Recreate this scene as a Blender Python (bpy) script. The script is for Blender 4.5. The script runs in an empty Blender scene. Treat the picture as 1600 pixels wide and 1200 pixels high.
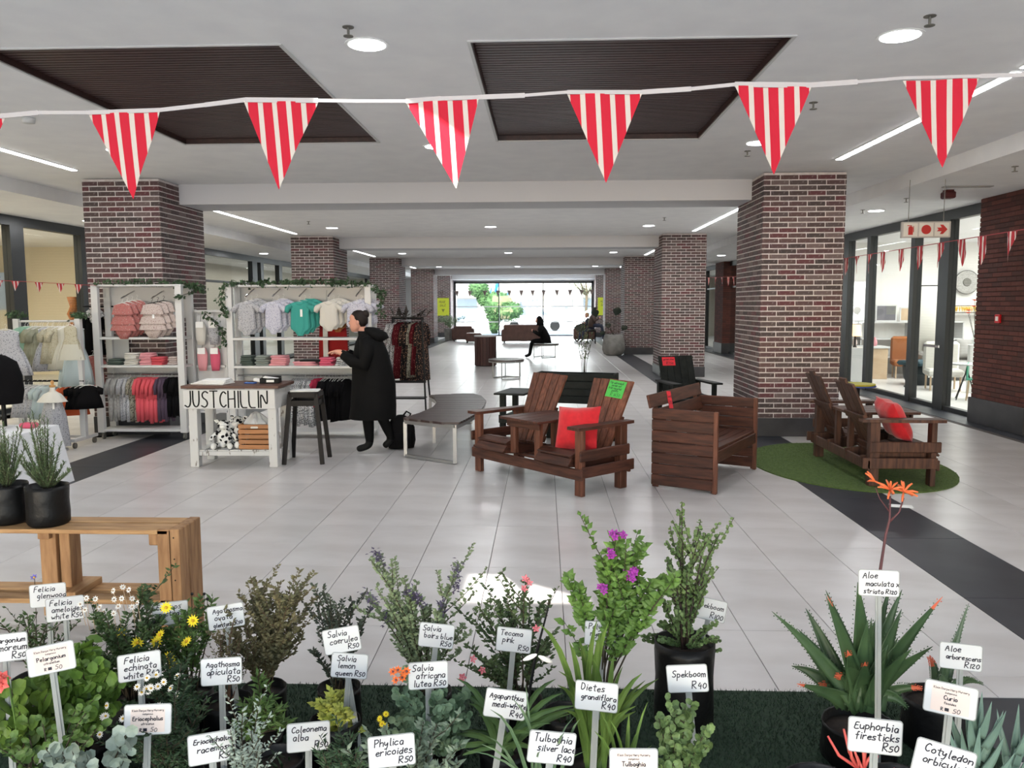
import bpy, math, random
from mathutils import Vector, Matrix
R = math.radians
rng = random.Random(7)
C = bpy.context.scene.collection
SC = bpy.context.scene

# ---------------------------------------------------------------- camera
YAW, PITCH, ROLL, FPX, CAMH = R(2.27), R(5.63), R(-.19), 1250.0, 1.7
FWD = Vector((-math.sin(YAW)*math.cos(PITCH), math.cos(YAW)*math.cos(PITCH), -math.sin(PITCH)))
_r0 = Vector((math.cos(YAW), math.sin(YAW), 0)); _u0 = _r0.cross(FWD)
RGT = _r0*math.cos(ROLL) + _u0*math.sin(ROLL); UPV = -_r0*math.sin(ROLL) + _u0*math.cos(ROLL)
CAM = Vector((0, 0, CAMH))
cd = bpy.data.cameras.new('camera'); cam = bpy.data.objects.new('camera', cd); C.objects.link(cam)
cam.matrix_world = Matrix(((RGT.x, UPV.x, -FWD.x, 0), (RGT.y, UPV.y, -FWD.y, 0), (RGT.z, UPV.z, -FWD.z, CAMH), (0, 0, 0, 1)))
cd.sensor_width = 36; cd.lens = 36*FPX/1600; cd.clip_start = .05; cd.clip_end = 300
SC.camera = cam
def ray(px, py): return FWD + RGT*((px-800)/FPX) - UPV*((py-600)/FPX)
def fl(px, py, z=0.0):            # world point of a pixel at height z
    d = ray(px, py); return CAM + d*((z-CAMH)/d.z)
def at(px, py, t):                # world point of a pixel at view depth t
    return CAM + ray(px, py)*t
def aty(px, py, y):
    d = ray(px, py); return CAM + d*(y/d.y)
def atx(px, py, x):
    d = ray(px, py); return CAM + d*(x/d.x)

# ---------------------------------------------------------------- world, sun, big lights, exposure
w = bpy.data.worlds.new('world'); SC.world = w; w.use_nodes = True
nt = w.node_tree; nt.nodes.clear()
sky = nt.nodes.new('ShaderNodeTexSky'); sky.sky_type = 'NISHITA'; sky.sun_disc = False
sky.sun_elevation = R(32); sky.sun_rotation = R(200); sky.air_density = 1.0; sky.dust_density = 1.5
bg = nt.nodes.new('ShaderNodeBackground'); bg.inputs[1].default_value = .9
wo = nt.nodes.new('ShaderNodeOutputWorld')
nt.links.new(sky.outputs[0], bg.inputs[0]); nt.links.new(bg.outputs[0], wo.inputs[0])
sd = bpy.data.lights.new('sun', 'SUN'); sd.energy = 11.0; sd.angle = R(.5); sd.color = (1, .96, .9)
so = bpy.data.objects.new('sun', sd); C.objects.link(so)
so.rotation_euler = (R(90-40), 0, R(-3))     # sun from behind the camera, along the mall
def area(name, loc, rot, sx, sy, power, col, shape='RECTANGLE', spread=180):
    l = bpy.data.lights.new(name, 'AREA'); l.shape = shape; l.size = sx; l.size_y = sy; l.energy = power; l.color = col; l.spread = R(spread)
    o = bpy.data.objects.new(name, l); C.objects.link(o); o.location = loc; o.rotation_euler = [R(a) for a in rot]; return o
area('daylight_entrance', (-1.1, -1.9, 1.5), (90, 0, 0), 11, 2.6, 250, (.74, .86, 1))
area('daylight_far_glass', (-1.1, 44.9, 1.6), (-90, 0, 0), 7.4, 2.6, 700, (.95, .98, 1))
SC.view_settings.view_transform = 'Standard'; SC.view_settings.look = 'None'
SC.view_settings.exposure = 0.24; SC.view_settings.gamma = 1.0; SC.view_settings.use_curve_mapping = False
SC.cycles.max_bounces = 7; SC.cycles.diffuse_bounces = 4; SC.cycles.glossy_bounces = 3; SC.cycles.transparent_max_bounces = 10
SC.cycles.sample_clamp_indirect = 6; SC.cycles.caustics_reflective = False; SC.cycles.caustics_refractive = False

# ---------------------------------------------------------------- materials
def lin(c): return tuple(((v/255)/12.92 if v/255 <= .04045 else ((v/255+.055)/1.055)**2.4) for v in c)
_mats = {}
def mat(name, col, rough=.6, col2=None, scale=8, stretch=(1, 1, 1), metal=0, bump=0, rnd=0, emit=0, spec=.5, alpha=None, detail=4, lo=.35, hi=.65, coords='Object', trans=0, sheen=0):
    if name in _mats: return _mats[name]
    m = bpy.data.materials.new(name); m.use_nodes = True; _mats[name] = m
    n, L = m.node_tree.nodes, m.node_tree.links; b = n['Principled BSDF']
    c = lin(col)
    b.inputs['Base Color'].default_value = (*c, 1); b.inputs['Roughness'].default_value = rough
    b.inputs['Metallic'].default_value = metal; b.inputs['Specular IOR Level'].default_value = spec
    if sheen: b.inputs['Sheen Weight'].default_value = sheen
    if trans: b.inputs['Transmission Weight'].default_value = trans
    out = None
    if col2 or bump:
        tc = n.new('ShaderNodeTexCoord'); mp = n.new('ShaderNodeMapping'); mp.inputs['Scale'].default_value = stretch
        L.new(tc.outputs[coords], mp.inputs[0])
        nz = n.new('ShaderNodeTexNoise'); nz.inputs['Scale'].default_value = scale; nz.inputs['Detail'].default_value = detail
        L.new(mp.outputs[0], nz.inputs[0])
    if col2:
        rp = n.new('ShaderNodeValToRGB'); rp.color_ramp.elements[0].position = lo; rp.color_ramp.elements[1].position = hi
        rp.color_ramp.elements[0].color = (*c, 1); rp.color_ramp.elements[1].color = (*lin(col2), 1)
        L.new(nz.outputs[0], rp.inputs[0]); out = rp.outputs[0]
    if rnd:
        oi = n.new('ShaderNodeObjectInfo'); ge = n.new('ShaderNodeNewGeometry'); ad = n.new('ShaderNodeMath'); ad.operation = 'ADD'
        L.new(oi.outputs['Random'], ad.inputs[0]); L.new(ge.outputs['Random Per Island'], ad.inputs[1])
        wn = n.new('ShaderNodeTexWhiteNoise'); wn.noise_dimensions = '1D'; L.new(ad.outputs[0], wn.inputs[1])
        hs = n.new('ShaderNodeHueSaturation'); mr = n.new('ShaderNodeMapRange')
        mr.inputs[3].default_value = 1-rnd; mr.inputs[4].default_value = 1+rnd; L.new(wn.outputs[0], mr.inputs[0]); L.new(mr.outputs[0], hs.inputs['Value'])
        if out: L.new(out, hs.inputs['Color'])
        else: hs.inputs['Color'].default_value = (*c, 1)
        out = hs.outputs[0]
    if out: L.new(out, b.inputs['Base Color'])
    if bump:
        bp = n.new('ShaderNodeBump'); bp.inputs['Strength'].default_value = bump; bp.inputs['Distance'].default_value = .01
        L.new(nz.outputs[0], bp.inputs['Height']); L.new(bp.outputs[0], b.inputs['Normal'])
    if emit:
        b.inputs['Emission Color'].default_value = (*c, 1); b.inputs['Emission Strength'].default_value = emit
    return m
def spots(name, base, dots, scale=60, thr=.28, dots2=None, rough=.9):      # printed fabric: small scattered motifs
    if name in _mats: return _mats[name]
    m = mat(name, base, rough, spec=.2); n, L = m.node_tree.nodes, m.node_tree.links; b = n['Principled BSDF']
    tc = n.new('ShaderNodeTexCoord'); vo = n.new('ShaderNodeTexVoronoi'); vo.inputs['Scale'].default_value = scale
    nz = n.new('ShaderNodeTexNoise'); nz.inputs['Scale'].default_value = scale*.7
    mv = n.new('ShaderNodeMixRGB'); mv.blend_type = 'ADD'; mv.inputs[0].default_value = .03
    L.new(tc.outputs['Object'], mv.inputs[1]); L.new(tc.outputs['Object'], nz.inputs[0]); L.new(nz.outputs[1], mv.inputs[2]); L.new(mv.outputs[0], vo.inputs[0])
    rp = n.new('ShaderNodeValToRGB'); rp.color_ramp.interpolation = 'LINEAR'
    rp.color_ramp.elements[0].position = thr; rp.color_ramp.elements[0].color = (*lin(dots), 1)
    rp.color_ramp.elements[1].position = thr+.08; rp.color_ramp.elements[1].color = (*lin(base), 1)
    if dots2:
        e = rp.color_ramp.elements.new(thr*.5); e.color = (*lin(dots2), 1)
    L.new(vo.outputs[0], rp.inputs[0]); L.new(rp.outputs[0], b.inputs['Base Color'])
    return m
def brickmat(name, cols, rough=.85, fleck=.55):
    m = bpy.data.materials.new(name); m.use_nodes = True; n, L = m.node_tree.nodes, m.node_tree.links; b = n['Principled BSDF']
    oi = n.new('ShaderNodeObjectInfo'); ge = n.new('ShaderNodeNewGeometry'); ad = n.new('ShaderNodeMath'); ad.operation = 'ADD'
    L.new(oi.outputs['Random'], ad.inputs[0]); L.new(ge.outputs['Random Per Island'], ad.inputs[1])
    wn = n.new('ShaderNodeTexWhiteNoise'); wn.noise_dimensions = '1D'; L.new(ad.outputs[0], wn.inputs[1])
    rp = n.new('ShaderNodeValToRGB'); rp.color_ramp.interpolation = 'CONSTANT'
    for i, c in enumerate(cols):
        e = rp.color_ramp.elements[i] if i < 2 else rp.color_ramp.elements.new(i/len(cols)); e.position = i/len(cols); e.color = (*lin(c), 1)
    L.new(wn.outputs[0], rp.inputs[0])
    tc = n.new('ShaderNodeTexCoord'); nz = n.new('ShaderNodeTexNoise'); nz.inputs['Scale'].default_value = 30; nz.inputs['Detail'].default_value = 6
    L.new(tc.outputs['Object'], nz.inputs[0])
    r2 = n.new('ShaderNodeValToRGB'); r2.color_ramp.elements[0].position = .56; r2.color_ramp.elements[1].position = .72
    r2.color_ramp.elements[0].color = (0, 0, 0, 1); r2.color_ramp.elements[1].color = (fleck, fleck, fleck, 1)
    L.new(nz.outputs[0], r2.inputs[0])
    mx = n.new('ShaderNodeMixRGB'); mx.inputs[2].default_value = (*lin((150, 140, 138)), 1)
    L.new(r2.outputs[0], mx.inputs[0]); L.new(rp.outputs[0], mx.inputs[1]); L.new(mx.outputs[0], b.inputs['Base Color'])
    b.inputs['Roughness'].default_value = rough; b.inputs['Specular IOR Level'].default_value = .25
    bp = n.new('ShaderNodeBump'); bp.inputs['Strength'].default_value = .5; bp.inputs['Distance'].default_value = .004
    L.new(nz.outputs[0], bp.inputs['Height']); L.new(bp.outputs[0], b.inputs['Normal'])
    return m
def glassmat(name, tint=(240, 244, 244)):
    m = bpy.data.materials.new(name); m.use_nodes = True; n, L = m.node_tree.nodes, m.node_tree.links; n.clear()
    o = n.new('ShaderNodeOutputMaterial'); t = n.new('ShaderNodeBsdfTransparent'); t.inputs[0].default_value = (*lin(tint), 1)
    g = n.new('ShaderNodeBsdfGlossy'); g.inputs['Roughness'].default_value = .02
    f = n.new('ShaderNodeLayerWeight'); f.inputs[0].default_value = .5; mx = n.new('ShaderNodeMixShader')
    pw = n.new('ShaderNodeMath'); pw.operation = 'POWER'; pw.inputs[1].default_value = 4
    ml = n.new('ShaderNodeMath'); ml.operation = 'MULTIPLY_ADD'; ml.inputs[1].default_value = .16; ml.inputs[2].default_value = .03
    L.new(f.outputs['Facing'], pw.inputs[0]); L.new(pw.outputs[0], ml.inputs[0]); L.new(ml.outputs[0], mx.inputs[0])
    L.new(t.outputs[0], mx.inputs[1]); L.new(g.outputs[0], mx.inputs[2]); L.new(mx.outputs[0], o.inputs[0])
    return m

# ---------------------------------------------------------------- mesh builder
def basis(d, up=Vector((0, 0, 1))):
    d = Vector(d).normalized(); 
    if abs(d.dot(up)) > .98: up = Vector((0, 1, 0))
    s = d.cross(up).normalized(); u = s.cross(d).normalized(); return d, s, u
class MB:
    def __init__(s): s.v = []; s.f = []; s.uv = None
    def add(s, vs, fs, M=None):
        k = len(s.v)
        s.v += [tuple(M @ Vector(a)) if M is not None else tuple(a) for a in vs]
        s.f += [tuple(i+k for i in f) for f in fs]; return s
    BF = [(0, 3, 2, 1), (4, 5, 6, 7), (0, 1, 5, 4), (1, 2, 6, 5), (2, 3, 7, 6), (3, 0, 4, 7)]
    def box(s, x, y, z, sx, sy, sz, M=None):
        a, b, c = sx/2, sy/2, sz/2
        return s.add([(x-a, y-b, z-c), (x+a, y-b, z-c), (x+a, y+b, z-c), (x-a, y+b, z-c), (x-a, y-b, z+c), (x+a, y-b, z+c), (x+a, y+b, z+c), (x-a, y+b, z+c)], MB.BF, M)
    def bb(s, x0, x1, y0, y1, z0, z1, M=None): return s.box((x0+x1)/2, (y0+y1)/2, (z0+z1)/2, abs(x1-x0), abs(y1-y0), abs(z1-z0), M)
    def slab(s, x0, x1, y0, y1, z0, z1, c=.006, M=None):       # box with chamfered edges
        xs = ((x0, x1)); V = []
        for (a0, a1, b0, b1, z) in ((x0+c, x1-c, y0+c, y1-c, z0), (x0, x1, y0, y1, z0+c), (x0, x1, y0, y1, z1-c), (x0+c, x1-c, y0+c, y1-c, z1)):
            k = c*.7 if z in (z0+c, z1-c) else 0
            V += [(a0+k, b0, z), (a1-k, b0, z), (a1, b0+k, z), (a1, b1-k, z), (a1-k, b1, z), (a0+k, b1, z), (a0, b1-k, z), (a0, b0+k, z)]
        F = [tuple(range(7, -1, -1)), tuple(range(24, 32))]
        for r in range(3):
            for i in range(8): j = (i+1) % 8; F.append((r*8+i, r*8+j, r*8+8+j, r*8+8+i))
        return s.add(V, F, M)
    def bar(s, p, q, wd, hg, up=(0, 0, 1)):
        p, q = Vector(p), Vector(q); d, sd, u = basis(q-p, Vector(up)); V = []
        for c in (p, q):
            V += [c-sd*wd/2-u*hg/2, c+sd*wd/2-u*hg/2, c+sd*wd/2+u*hg/2, c-sd*wd/2+u*hg/2]
        return s.add(V, MB.BF)
    def tube(s, pts, r, n=6, caps=True):
        pts = [Vector(p) for p in pts]; m = len(pts); rs = r if isinstance(r, (list, tuple)) else [r]*m
        k = len(s.v); ref = None
        for i, p in enumerate(pts):
            d = (pts[min(i+1, m-1)]-pts[max(i-1, 0)])
            if d.length < 1e-9: d = Vector((0, 0, 1))
            d.normalize()
            if ref is None or abs(d.dot(ref)) > .97: ref = Vector((0, 0, 1)) if abs(d.z) < .9 else Vector((1, 0, 0))
            a = d.cross(ref).normalized(); b = a.cross(d)
            for j in range(n):
                t = 2*math.pi*j/n; s.v.append(tuple(p+(a*math.cos(t)+b*math.sin(t))*rs[i]))
            ref = b
        for i in range(m-1):
            for j in range(n):
                a, b = k+i*n+j, k+i*n+(j+1) % n; s.f.append((a, b, b+n, a+n))
        if caps: s.f.append(tuple(k+j for j in range(n-1, -1, -1))); s.f.append(tuple(k+(m-1)*n+j for j in range(n)))
        return s
    def cyl(s, p, q, r, n=10, r2=None): return s.tube([p, q], [r, r if r2 is None else r2], n)
    def loft(s, rings, n=16, caps=True, fold=None, M=None):
        # rings: (cx,cy,cz,rx,ry[,power]) horizontal ellipses; fold(i,t)->radius factor
        k = len(s.v); V = []
        for i, r in enumerate(rings):
            e = r[5] if len(r) > 5 else 1
            for j in range(n):
                t = 2*math.pi*j/n; f = fold(i, t) if fold else 1
                cx, sx = math.cos(t), math.sin(t)
                cx = math.copysign(abs(cx)**e, cx); sx = math.copysign(abs(sx)**e, sx)
                V.append((r[0]+r[3]*f*cx, r[1]+r[4]*f*sx, r[2]))
        F = []
        for i in range(len(rings)-1):
            for j in range(n):
                a, b = i*n+j, i*n+(j+1) % n; F.append((a, b, b+n, a+n))
        if caps: F.append(tuple(range(n-1, -1, -1))); F.append(tuple((len(rings)-1)*n+j for j in range(n)))
        if rings[0][2] > rings[-1][2]: F = [tuple(reversed(f)) for f in F]
        return s.add(V, F, M)
    def lathe(s, prof, n=16, c=(0, 0, 0), caps=True): return s.loft([(c[0], c[1], c[2]+z, r, r) for r, z in prof], n, caps)
    def ball(s, c, r, n=10, m=6, M=None):
        if not isinstance(r, (tuple, list)): r = (r, r, r)
        rg = []
        for i in range(m+1):
            t = math.pi*i/m; q = max(math.sin(t), .02); rg.append((c[0], c[1], c[2]-r[2]*math.cos(t), r[0]*q, r[1]*q))
        return s.loft(rg, n, True, None, M)
    def prism(s, poly, z0, z1, M=None):
        n = len(poly); a = sum(poly[i][0]*poly[(i+1) % n][1]-poly[(i+1) % n][0]*poly[i][1] for i in range(n))
        if a < 0: poly = poly[::-1]
        V = [(x, y, z0) for x, y in poly]+[(x, y, z1) for x, y in poly]
        F = [tuple(range(n-1, -1, -1)), tuple(range(n, 2*n))]+[(i, (i+1) % n, n+(i+1) % n, n+i) for i in range(n)]
        return s.add(V, F, M)
    def leaf(s, p, d, nrm, L, W, bend=.15, tip=.55):
        d = Vector(d).normalized(); sd = d.cross(Vector(nrm))
        if sd.length < 1e-3: sd = d.cross(Vector((.3, .9, .2)))
        sd.normalize(); u = sd.cross(d); p = Vector(p)
        m = p+d*L*tip*.8+u*L*bend; t = p+d*L
        return s.add([p, m+sd*W/2-u*W*.15, t, m-sd*W/2-u*W*.15, m], [(0, 1, 4), (4, 1, 2), (0, 4, 3), (4, 2, 3)])
    def blade(s, pts, wd, nrm=None, fold=.25):   # strap leaf with a keel along points, widths per point
        k = len(s.v); m = len(pts); pts = [Vector(p) for p in pts]
        for i, p in enumerate(pts):
            d = (pts[min(i+1, m-1)]-pts[max(i-1, 0)]).normalized(); sd = d.cross(Vector(nrm or (0, 0, 1)))
            if sd.length < .05: sd = Vector((1, 0, 0))
            sd.normalize(); u = sd.cross(d); w_ = wd[i] if isinstance(wd, (list, tuple)) else wd
            s.v += [tuple(p-sd*w_/2+u*w_*fold), tuple(p-u*w_*.06), tuple(p+sd*w_/2+u*w_*fold), tuple(p-u*w_*.16)]
        for i in range(m-1):
            for j in range(4):
                a, b = k+i*4+j, k+i*4+(j+1) % 4; s.f.append((a, b, b+4, a+4))
        return s
    def build(s, name, m, parent=None, smooth=False, loc=None, kind=None, label=None):
        me = bpy.data.meshes.new(name); me.from_pydata(s.v, [], s.f); me.update()
        if smooth: me.shade_smooth()
        for mm in (m if isinstance(m, (list, tuple)) else [m]): me.materials.append(mm)
        o = bpy.data.objects.new(name, me); C.objects.link(o)
        if parent is not None: o.parent = parent
        if loc is not None: o.location = loc
        if kind: o['kind'] = kind
        if label: o['label'] = label
        return o
def thing(name, label, cat, loc=(0, 0, 0), rz=0, group=None):
    o = bpy.data.objects.new(name, None); C.objects.link(o); o.location = loc; o.rotation_euler = (0, 0, rz)
    o.empty_display_size = .1; o['label'] = label; o['category'] = cat
    if group: o['group'] = group
    return o
def tag(o, label, cat, group=None):
    o['label'] = label; o['category'] = cat
    if group: o['group'] = group
    return o
def dup(o, loc=None, rot=None, label=None, group=None, parent=None):
    r = o.copy(); C.objects.link(r); r.parent = parent
    if loc is not None: r.location = loc
    if rot is not None: r.rotation_euler = rot if isinstance(rot, (tuple, list)) else (0, 0, rot)
    if label: r['label'] = label
    if group: r['group'] = group
    for ch in o.children: dup(ch, parent=r)
    return r
def struct(name, mb, m, parent=None, smooth=False, label=None, **k):
    o = mb.build(name, m, parent, smooth, **k)
    if parent is None: o['kind'] = 'structure'
    if label: o['label'] = label
    return o
def inst(name, mesh, parent, loc, rot=(0, 0, 0), scale=None):
    o = bpy.data.objects.new(name, mesh); C.objects.link(o); o.parent = parent; o.location = loc; o.rotation_euler = rot
    if scale: o.scale = scale
    return o
def rrect(w_, h, r, n=4, cx=0, cy=0):
    P = []
    for (sx, sy, a0) in ((1, 1, 0), (-1, 1, 90), (-1, -1, 180), (1, -1, 270)):
        for i in range(n+1):
            a = R(a0+90*i/n); P.append((cx+sx*(w_/2-r)+r*math.cos(a), cy+sy*(h/2-r)+r*math.sin(a)))
    return P

# common materials
M_ceil = mat('ceiling_paint', (240, 240, 240), .9, (234, 234, 235), 3)
M_ceil_shade = mat('shaded_ceiling_paint', (206, 206, 209), .9)  # same paint as the ceiling, with the beams' shade put into a darker colour
M_tile = mat('pale_porcelain', (205, 202, 201), .3, (190, 186, 184), 1.6, (1, 2.2, 1), rnd=.035, detail=7, coords='Object', spec=.5)
M_dtile = mat('slate_tile', (44, 46, 52), .42, (56, 58, 64), 3, rnd=.06, spec=.35)
M_grout = mat('grout', (92, 86, 84), .9)
M_mortar = mat('mortar', (214, 207, 205), .95, (196, 188, 185), 14)
M_brick = brickmat('whitewashed_brick', [(96, 76, 76), (85, 72, 71), (102, 66, 69), (79, 70, 69), (113, 98, 96), (93, 72, 73), (91, 80, 79), (98, 78, 76)])
M_rbrick = brickmat('red_brick', [(92, 56, 50), (84, 52, 48), (98, 60, 54), (80, 54, 50)], fleck=.06)
M_rmort = mat('red_mortar', (60, 40, 38), .95)
M_plinth = mat('dark_plinth', (46, 46, 50), .45, (56, 56, 60), 5)
M_frame = mat('black_aluminium', (38, 40, 41), .4, metal=.3)
M_glass = glassmat('clear_glass')
M_slat = mat('dark_stained_slat', (66, 40, 36), .45, (46, 27, 25), 20, (1, 12, 1), rnd=.12)
M_lamp = mat('lamp_glow', (250, 252, 255), .5, emit=13)
M_white = mat('white_paint', (205, 205, 204), .5)
M_chrome = mat('chrome', (200, 200, 200), .18, metal=1)
M_black = mat('matt_black', (12, 12, 13), .6, spec=.25)
M_blackm = mat('black_metal', (18, 17, 18), .5, spec=.3)
M_paper = mat('paper', (238, 238, 236), .7)
M_skin = mat('skin', (205, 150, 130), .5, spec=.4)

# ================================================================ THE HALL
CZ = 3.35; SZ = 3.17; XR, XL = 6.45, -8.65; YE = 44.2
PX = ((2.76, 3.78), (-5.98, -4.97)); PY = [10.35, 18.95, 27.55, 36.15, 42.84]; PD = 1.33
# floor with recessed grout; nearest tiles one by one
g = MB().bb(XL-6, XR+5, -4, YE, -.05, -.006); floor = struct('floor', g, M_grout)
TW, TL = .466, .974
tm = MB().slab(-TW/2+.0018, TW/2-.0018, -TL/2+.0012, TL/2-.0012, -.01, 0, .0012); 
tme = bpy.data.meshes.new('tile'); tme.from_pydata(tm.v, [], tm.f); tme.materials.append(M_tile)
near, rest = [], MB()
def inband(x): return (2.44 < x < 3.06) or (-5.18 < x < -4.55)
cols = []
x = 2.44-TW/2
while x > -4.55: cols.append(x); x -= TW
x = 3.06+TW/2
while x < 5.95: cols.append(x); x += TW
x = -5.18-TW/2
while x > XL: cols.append(x); x -= TW
for ci, cx in enumerate(cols):
    off = .487*(round((cx-2.44)/TW) % 2)
    y = 3.39+TL/2-.275+off-TL
    while y < YE:
        y0, y1 = max(y-TL/2, 3.40), min(y+TL/2, YE)
        if y1-y0 > .05:
            c = Vector((cx, y, 0))-CAM; t = c.dot(FWD); px = 800+FPX*c.dot(RGT)/max(t, .1)
            if y0 > 3.40 and y1 < YE and -40 < px < 1640: near.append((t, cx, y))
            else: rest.slab(cx-TW/2+.0018, cx+TW/2-.0018, y0+.0012, y1-.0012, -.01, 0, .0012)
        y += TL
near.sort()
for k, (t, cx, y) in enumerate(near):
    if k < 300: inst('tile', tme, floor, (cx, y, 0))
    else: rest.slab(cx-TW/2+.0018, cx+TW/2-.0018, y-TL/2+.0012, y+TL/2-.0012, -.01, 0, .0012)
for cx in range(int((XR-XL)/TW)+1):
    for j in range(6):
        xa = XL+cx*TW; rest.slab(xa+.002, min(xa+TW, XR)-.002, 2.9-(j+1)*TL+.0012, 2.9-j*TL-.0012, -.01, 0, .0012)
rest.build('tiles', M_tile, floor, kind='stuff')
# dark strips: two along the pillars, one across, one in front of the right shops
dt = MB()
for (x0, x1) in ((2.44, 3.06), (-5.18, -4.55)):
    y = 3.40
    while y < YE:
        if y < 22: MB().slab(x0+.002, x1-.002, y+.002, min(y+1.2, YE)-.002, -.01, 0, .0015).build('dark_tile', M_dtile, floor)
        else: dt.slab(x0+.002, x1-.002, y+.002, min(y+1.2, YE)-.002, -.01, 0, .0015)
        y += 1.2
y = 3.4
while y < YE:
    dt.slab(5.96, XR+.1, y+.002, y+.598, -.01, 0, .0015); dt.slab(XL-.1, -8.16, y+.002, y+.598, -.01, 0, .0015); y += .6
xx = XL
while xx < XR:
    dt.slab(xx+.002, xx+.6, 2.905, 3.395, -.01, 0, .0015); xx += .602
dt.build('dark_tiles', M_dtile, floor, kind='stuff')

# ceiling with two recessed slatted coffers
ceil = MB(); BX0, BX1 = -6.85, 4.6
cof = ((-3.66, -1.68, 5.2, 8.25), (-.46, 1.54, 5.2, 8.25))
ceil.bb(BX0, BX1, -4, .16, CZ, CZ+.25).bb(BX0, BX1, .93, 5.2, CZ, CZ+.25).bb(BX0, -.70, .16, .93, CZ, CZ+.25).bb(.06, BX1, .16, .93, CZ, CZ+.25).prism([(-.50, .935), (.07, .935), (.07, .50)], CZ, CZ+.01); ceil.bb(BX0, BX1, 8.25, YE+.6, CZ, CZ+.25)  # unseen opening over the camera, cut to shape the sun patch on the floor
for a, b in ((BX0, -3.66), (-1.68, -.46), (1.54, BX1)): ceil.bb(a, b, 5.2, 8.25, CZ, CZ+.25)
ceiling = struct('ceiling', ceil, M_ceil)
for a, b in ((BX1, XR+.1), (XL-.1, BX0)): MB().bb(a, b, -4, YE+.6, SZ, CZ+.25).build('side_bulkhead', M_ceil, ceiling)
for (a, b, c_, d_) in cof:
    MB().bb(a, b, c_, d_, CZ+.085, CZ+.1).build('coffer_back', M_slat, ceiling)
    sl = MB(); y = c_+.01
    while y < d_-.03: sl.bb(a+.01, b-.01, y, y+.042, CZ+.045, CZ+.07); y += .056
    sl.build('coffer_slats', M_slat, ceiling, kind='stuff')
    tr = MB()
    ed = MB()
    for (p, q, r_, s_) in ((a, a+.006, c_, d_), (b-.006, b, c_, d_), (a, b, c_, c_+.006), (a, b, d_-.006, d_)): ed.bb(p, q, r_, s_, CZ+.003, CZ+.09)
    ed.build('coffer_side', M_slat, ceiling)
    for (p, q, r_, s_) in ((a-.022, a, c_-.022, d_+.022), (b, b+.022, c_-.022, d_+.022), (a, b, c_-.022, c_), (a, b, d_, d_+.022)): tr.bb(p, q, r_, s_, CZ-.008, CZ+.01)
    tr.build('coffer_edge', M_white, ceiling)
for i, y in enumerate(PY): struct('beam', MB().bb(PX[1][1]-.0, PX[0][0]+.0, y+.57, y+PD, 3.08, CZ), M_ceil_shade, label='white transverse ceiling beam over the mall')
# brick pillars
def pillar(x0, x1, y0, inner, sep, mb_, mm, nm='brick_pillar'):
    """inner: -1 when the face towards the aisle is the low-x side, +1 when the high-x side"""
    h = CZ-.01; root = MB().bb(x0+.003, x1-.003, y0+.003, y0+PD-.003, .24, h).build(nm, mm)
    root['kind'] = 'structure'
    MB().slab(x0-.012, x1+.012, y0-.012, y0+PD+.012, 0, .24, .006).build('plinth', M_plinth, root)
    B, H = .229, .0655; lst = []; nr = int((h-.24)/H)+1
    ms = {}
    def face(L, org, dx, nx, pri):
        for r in range(nr):
            z0 = .24+r*H+.004; z1 = min(z0+H-.014, h); 
            if z1-z0 < .02: continue
            s = -(B/2)*(r % 2)-.02
            while s < L:
                a, b = max(s, 0), min(s+B-.013, L)
                if b-a > .03: lst.append((pri, org, dx, nx, a, b, z0, z1))
                s += B
    W = x1-x0
    face(W, (x0, y0), (1, 0), (0, -1), 0)
    if inner < 0:
        face(PD, (x0, y0), (0, 1), (-1, 0), 1); face(PD, (x1, y0), (0, 1), (1, 0), 2)
    else:
        face(PD, (x1, y0), (0, 1), (1, 0), 1); face(PD, (x0, y0), (0, 1), (-1, 0), 2)
    lst.sort(key=lambda q: (q[0], q[4] if q[0] else 0)); rest = MB()
    for k, (pri, org, dx, nx, a, b, z0, z1) in enumerate(lst):
        m_ = (a+b)/2; L = round(b-a, 3); px_, py_ = org[0]+dx[0]*m_, org[1]+dx[1]*m_
        rot = 0 if dx[0] else math.pi/2
        hz = round(z1-z0, 3)
        if k < sep:
            key = (L, hz)
            if key not in ms:
                q = MB().slab(-L/2, L/2, -.002, .012, -hz/2, hz/2, .002); me = bpy.data.meshes.new('brick'); me.from_pydata(q.v, [], q.f); me.materials.append(mb_); ms[key] = me
            rz = rot if not dx[0] and nx[0] > 0 else (-math.pi/2 if not dx[0] else 0)
            inst('brick', ms[key], root, (px_+rng.uniform(-.001, .001), py_, (z0+z1)/2), (0, 0, rz))
        else:
            if dx[0]: rest.box(px_, py_+.006, (z0+z1)/2, L, .016, hz)
            else: rest.box(px_-nx[0]*.006, py_, (z0+z1)/2, .016, L, hz)
    if rest.v: rest.build('bricks', mb_, root, kind='stuff')
    return root
pos = ['nearest', 'second', 'third', 'fourth', 'fifth']
for i, y in enumerate(PY):
    n = 300 if i < 2 else 0
    p = pillar(*PX[0], y, -1, n, M_brick, M_mortar); p['label'] = 'whitewashed brick pillar on the right of the aisle, %s from the front' % pos[i]
    p = pillar(*PX[1], y, 1, n, M_brick, M_mortar); p['label'] = 'whitewashed brick pillar on the left of the aisle, %s from the front' % pos[i]
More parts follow.
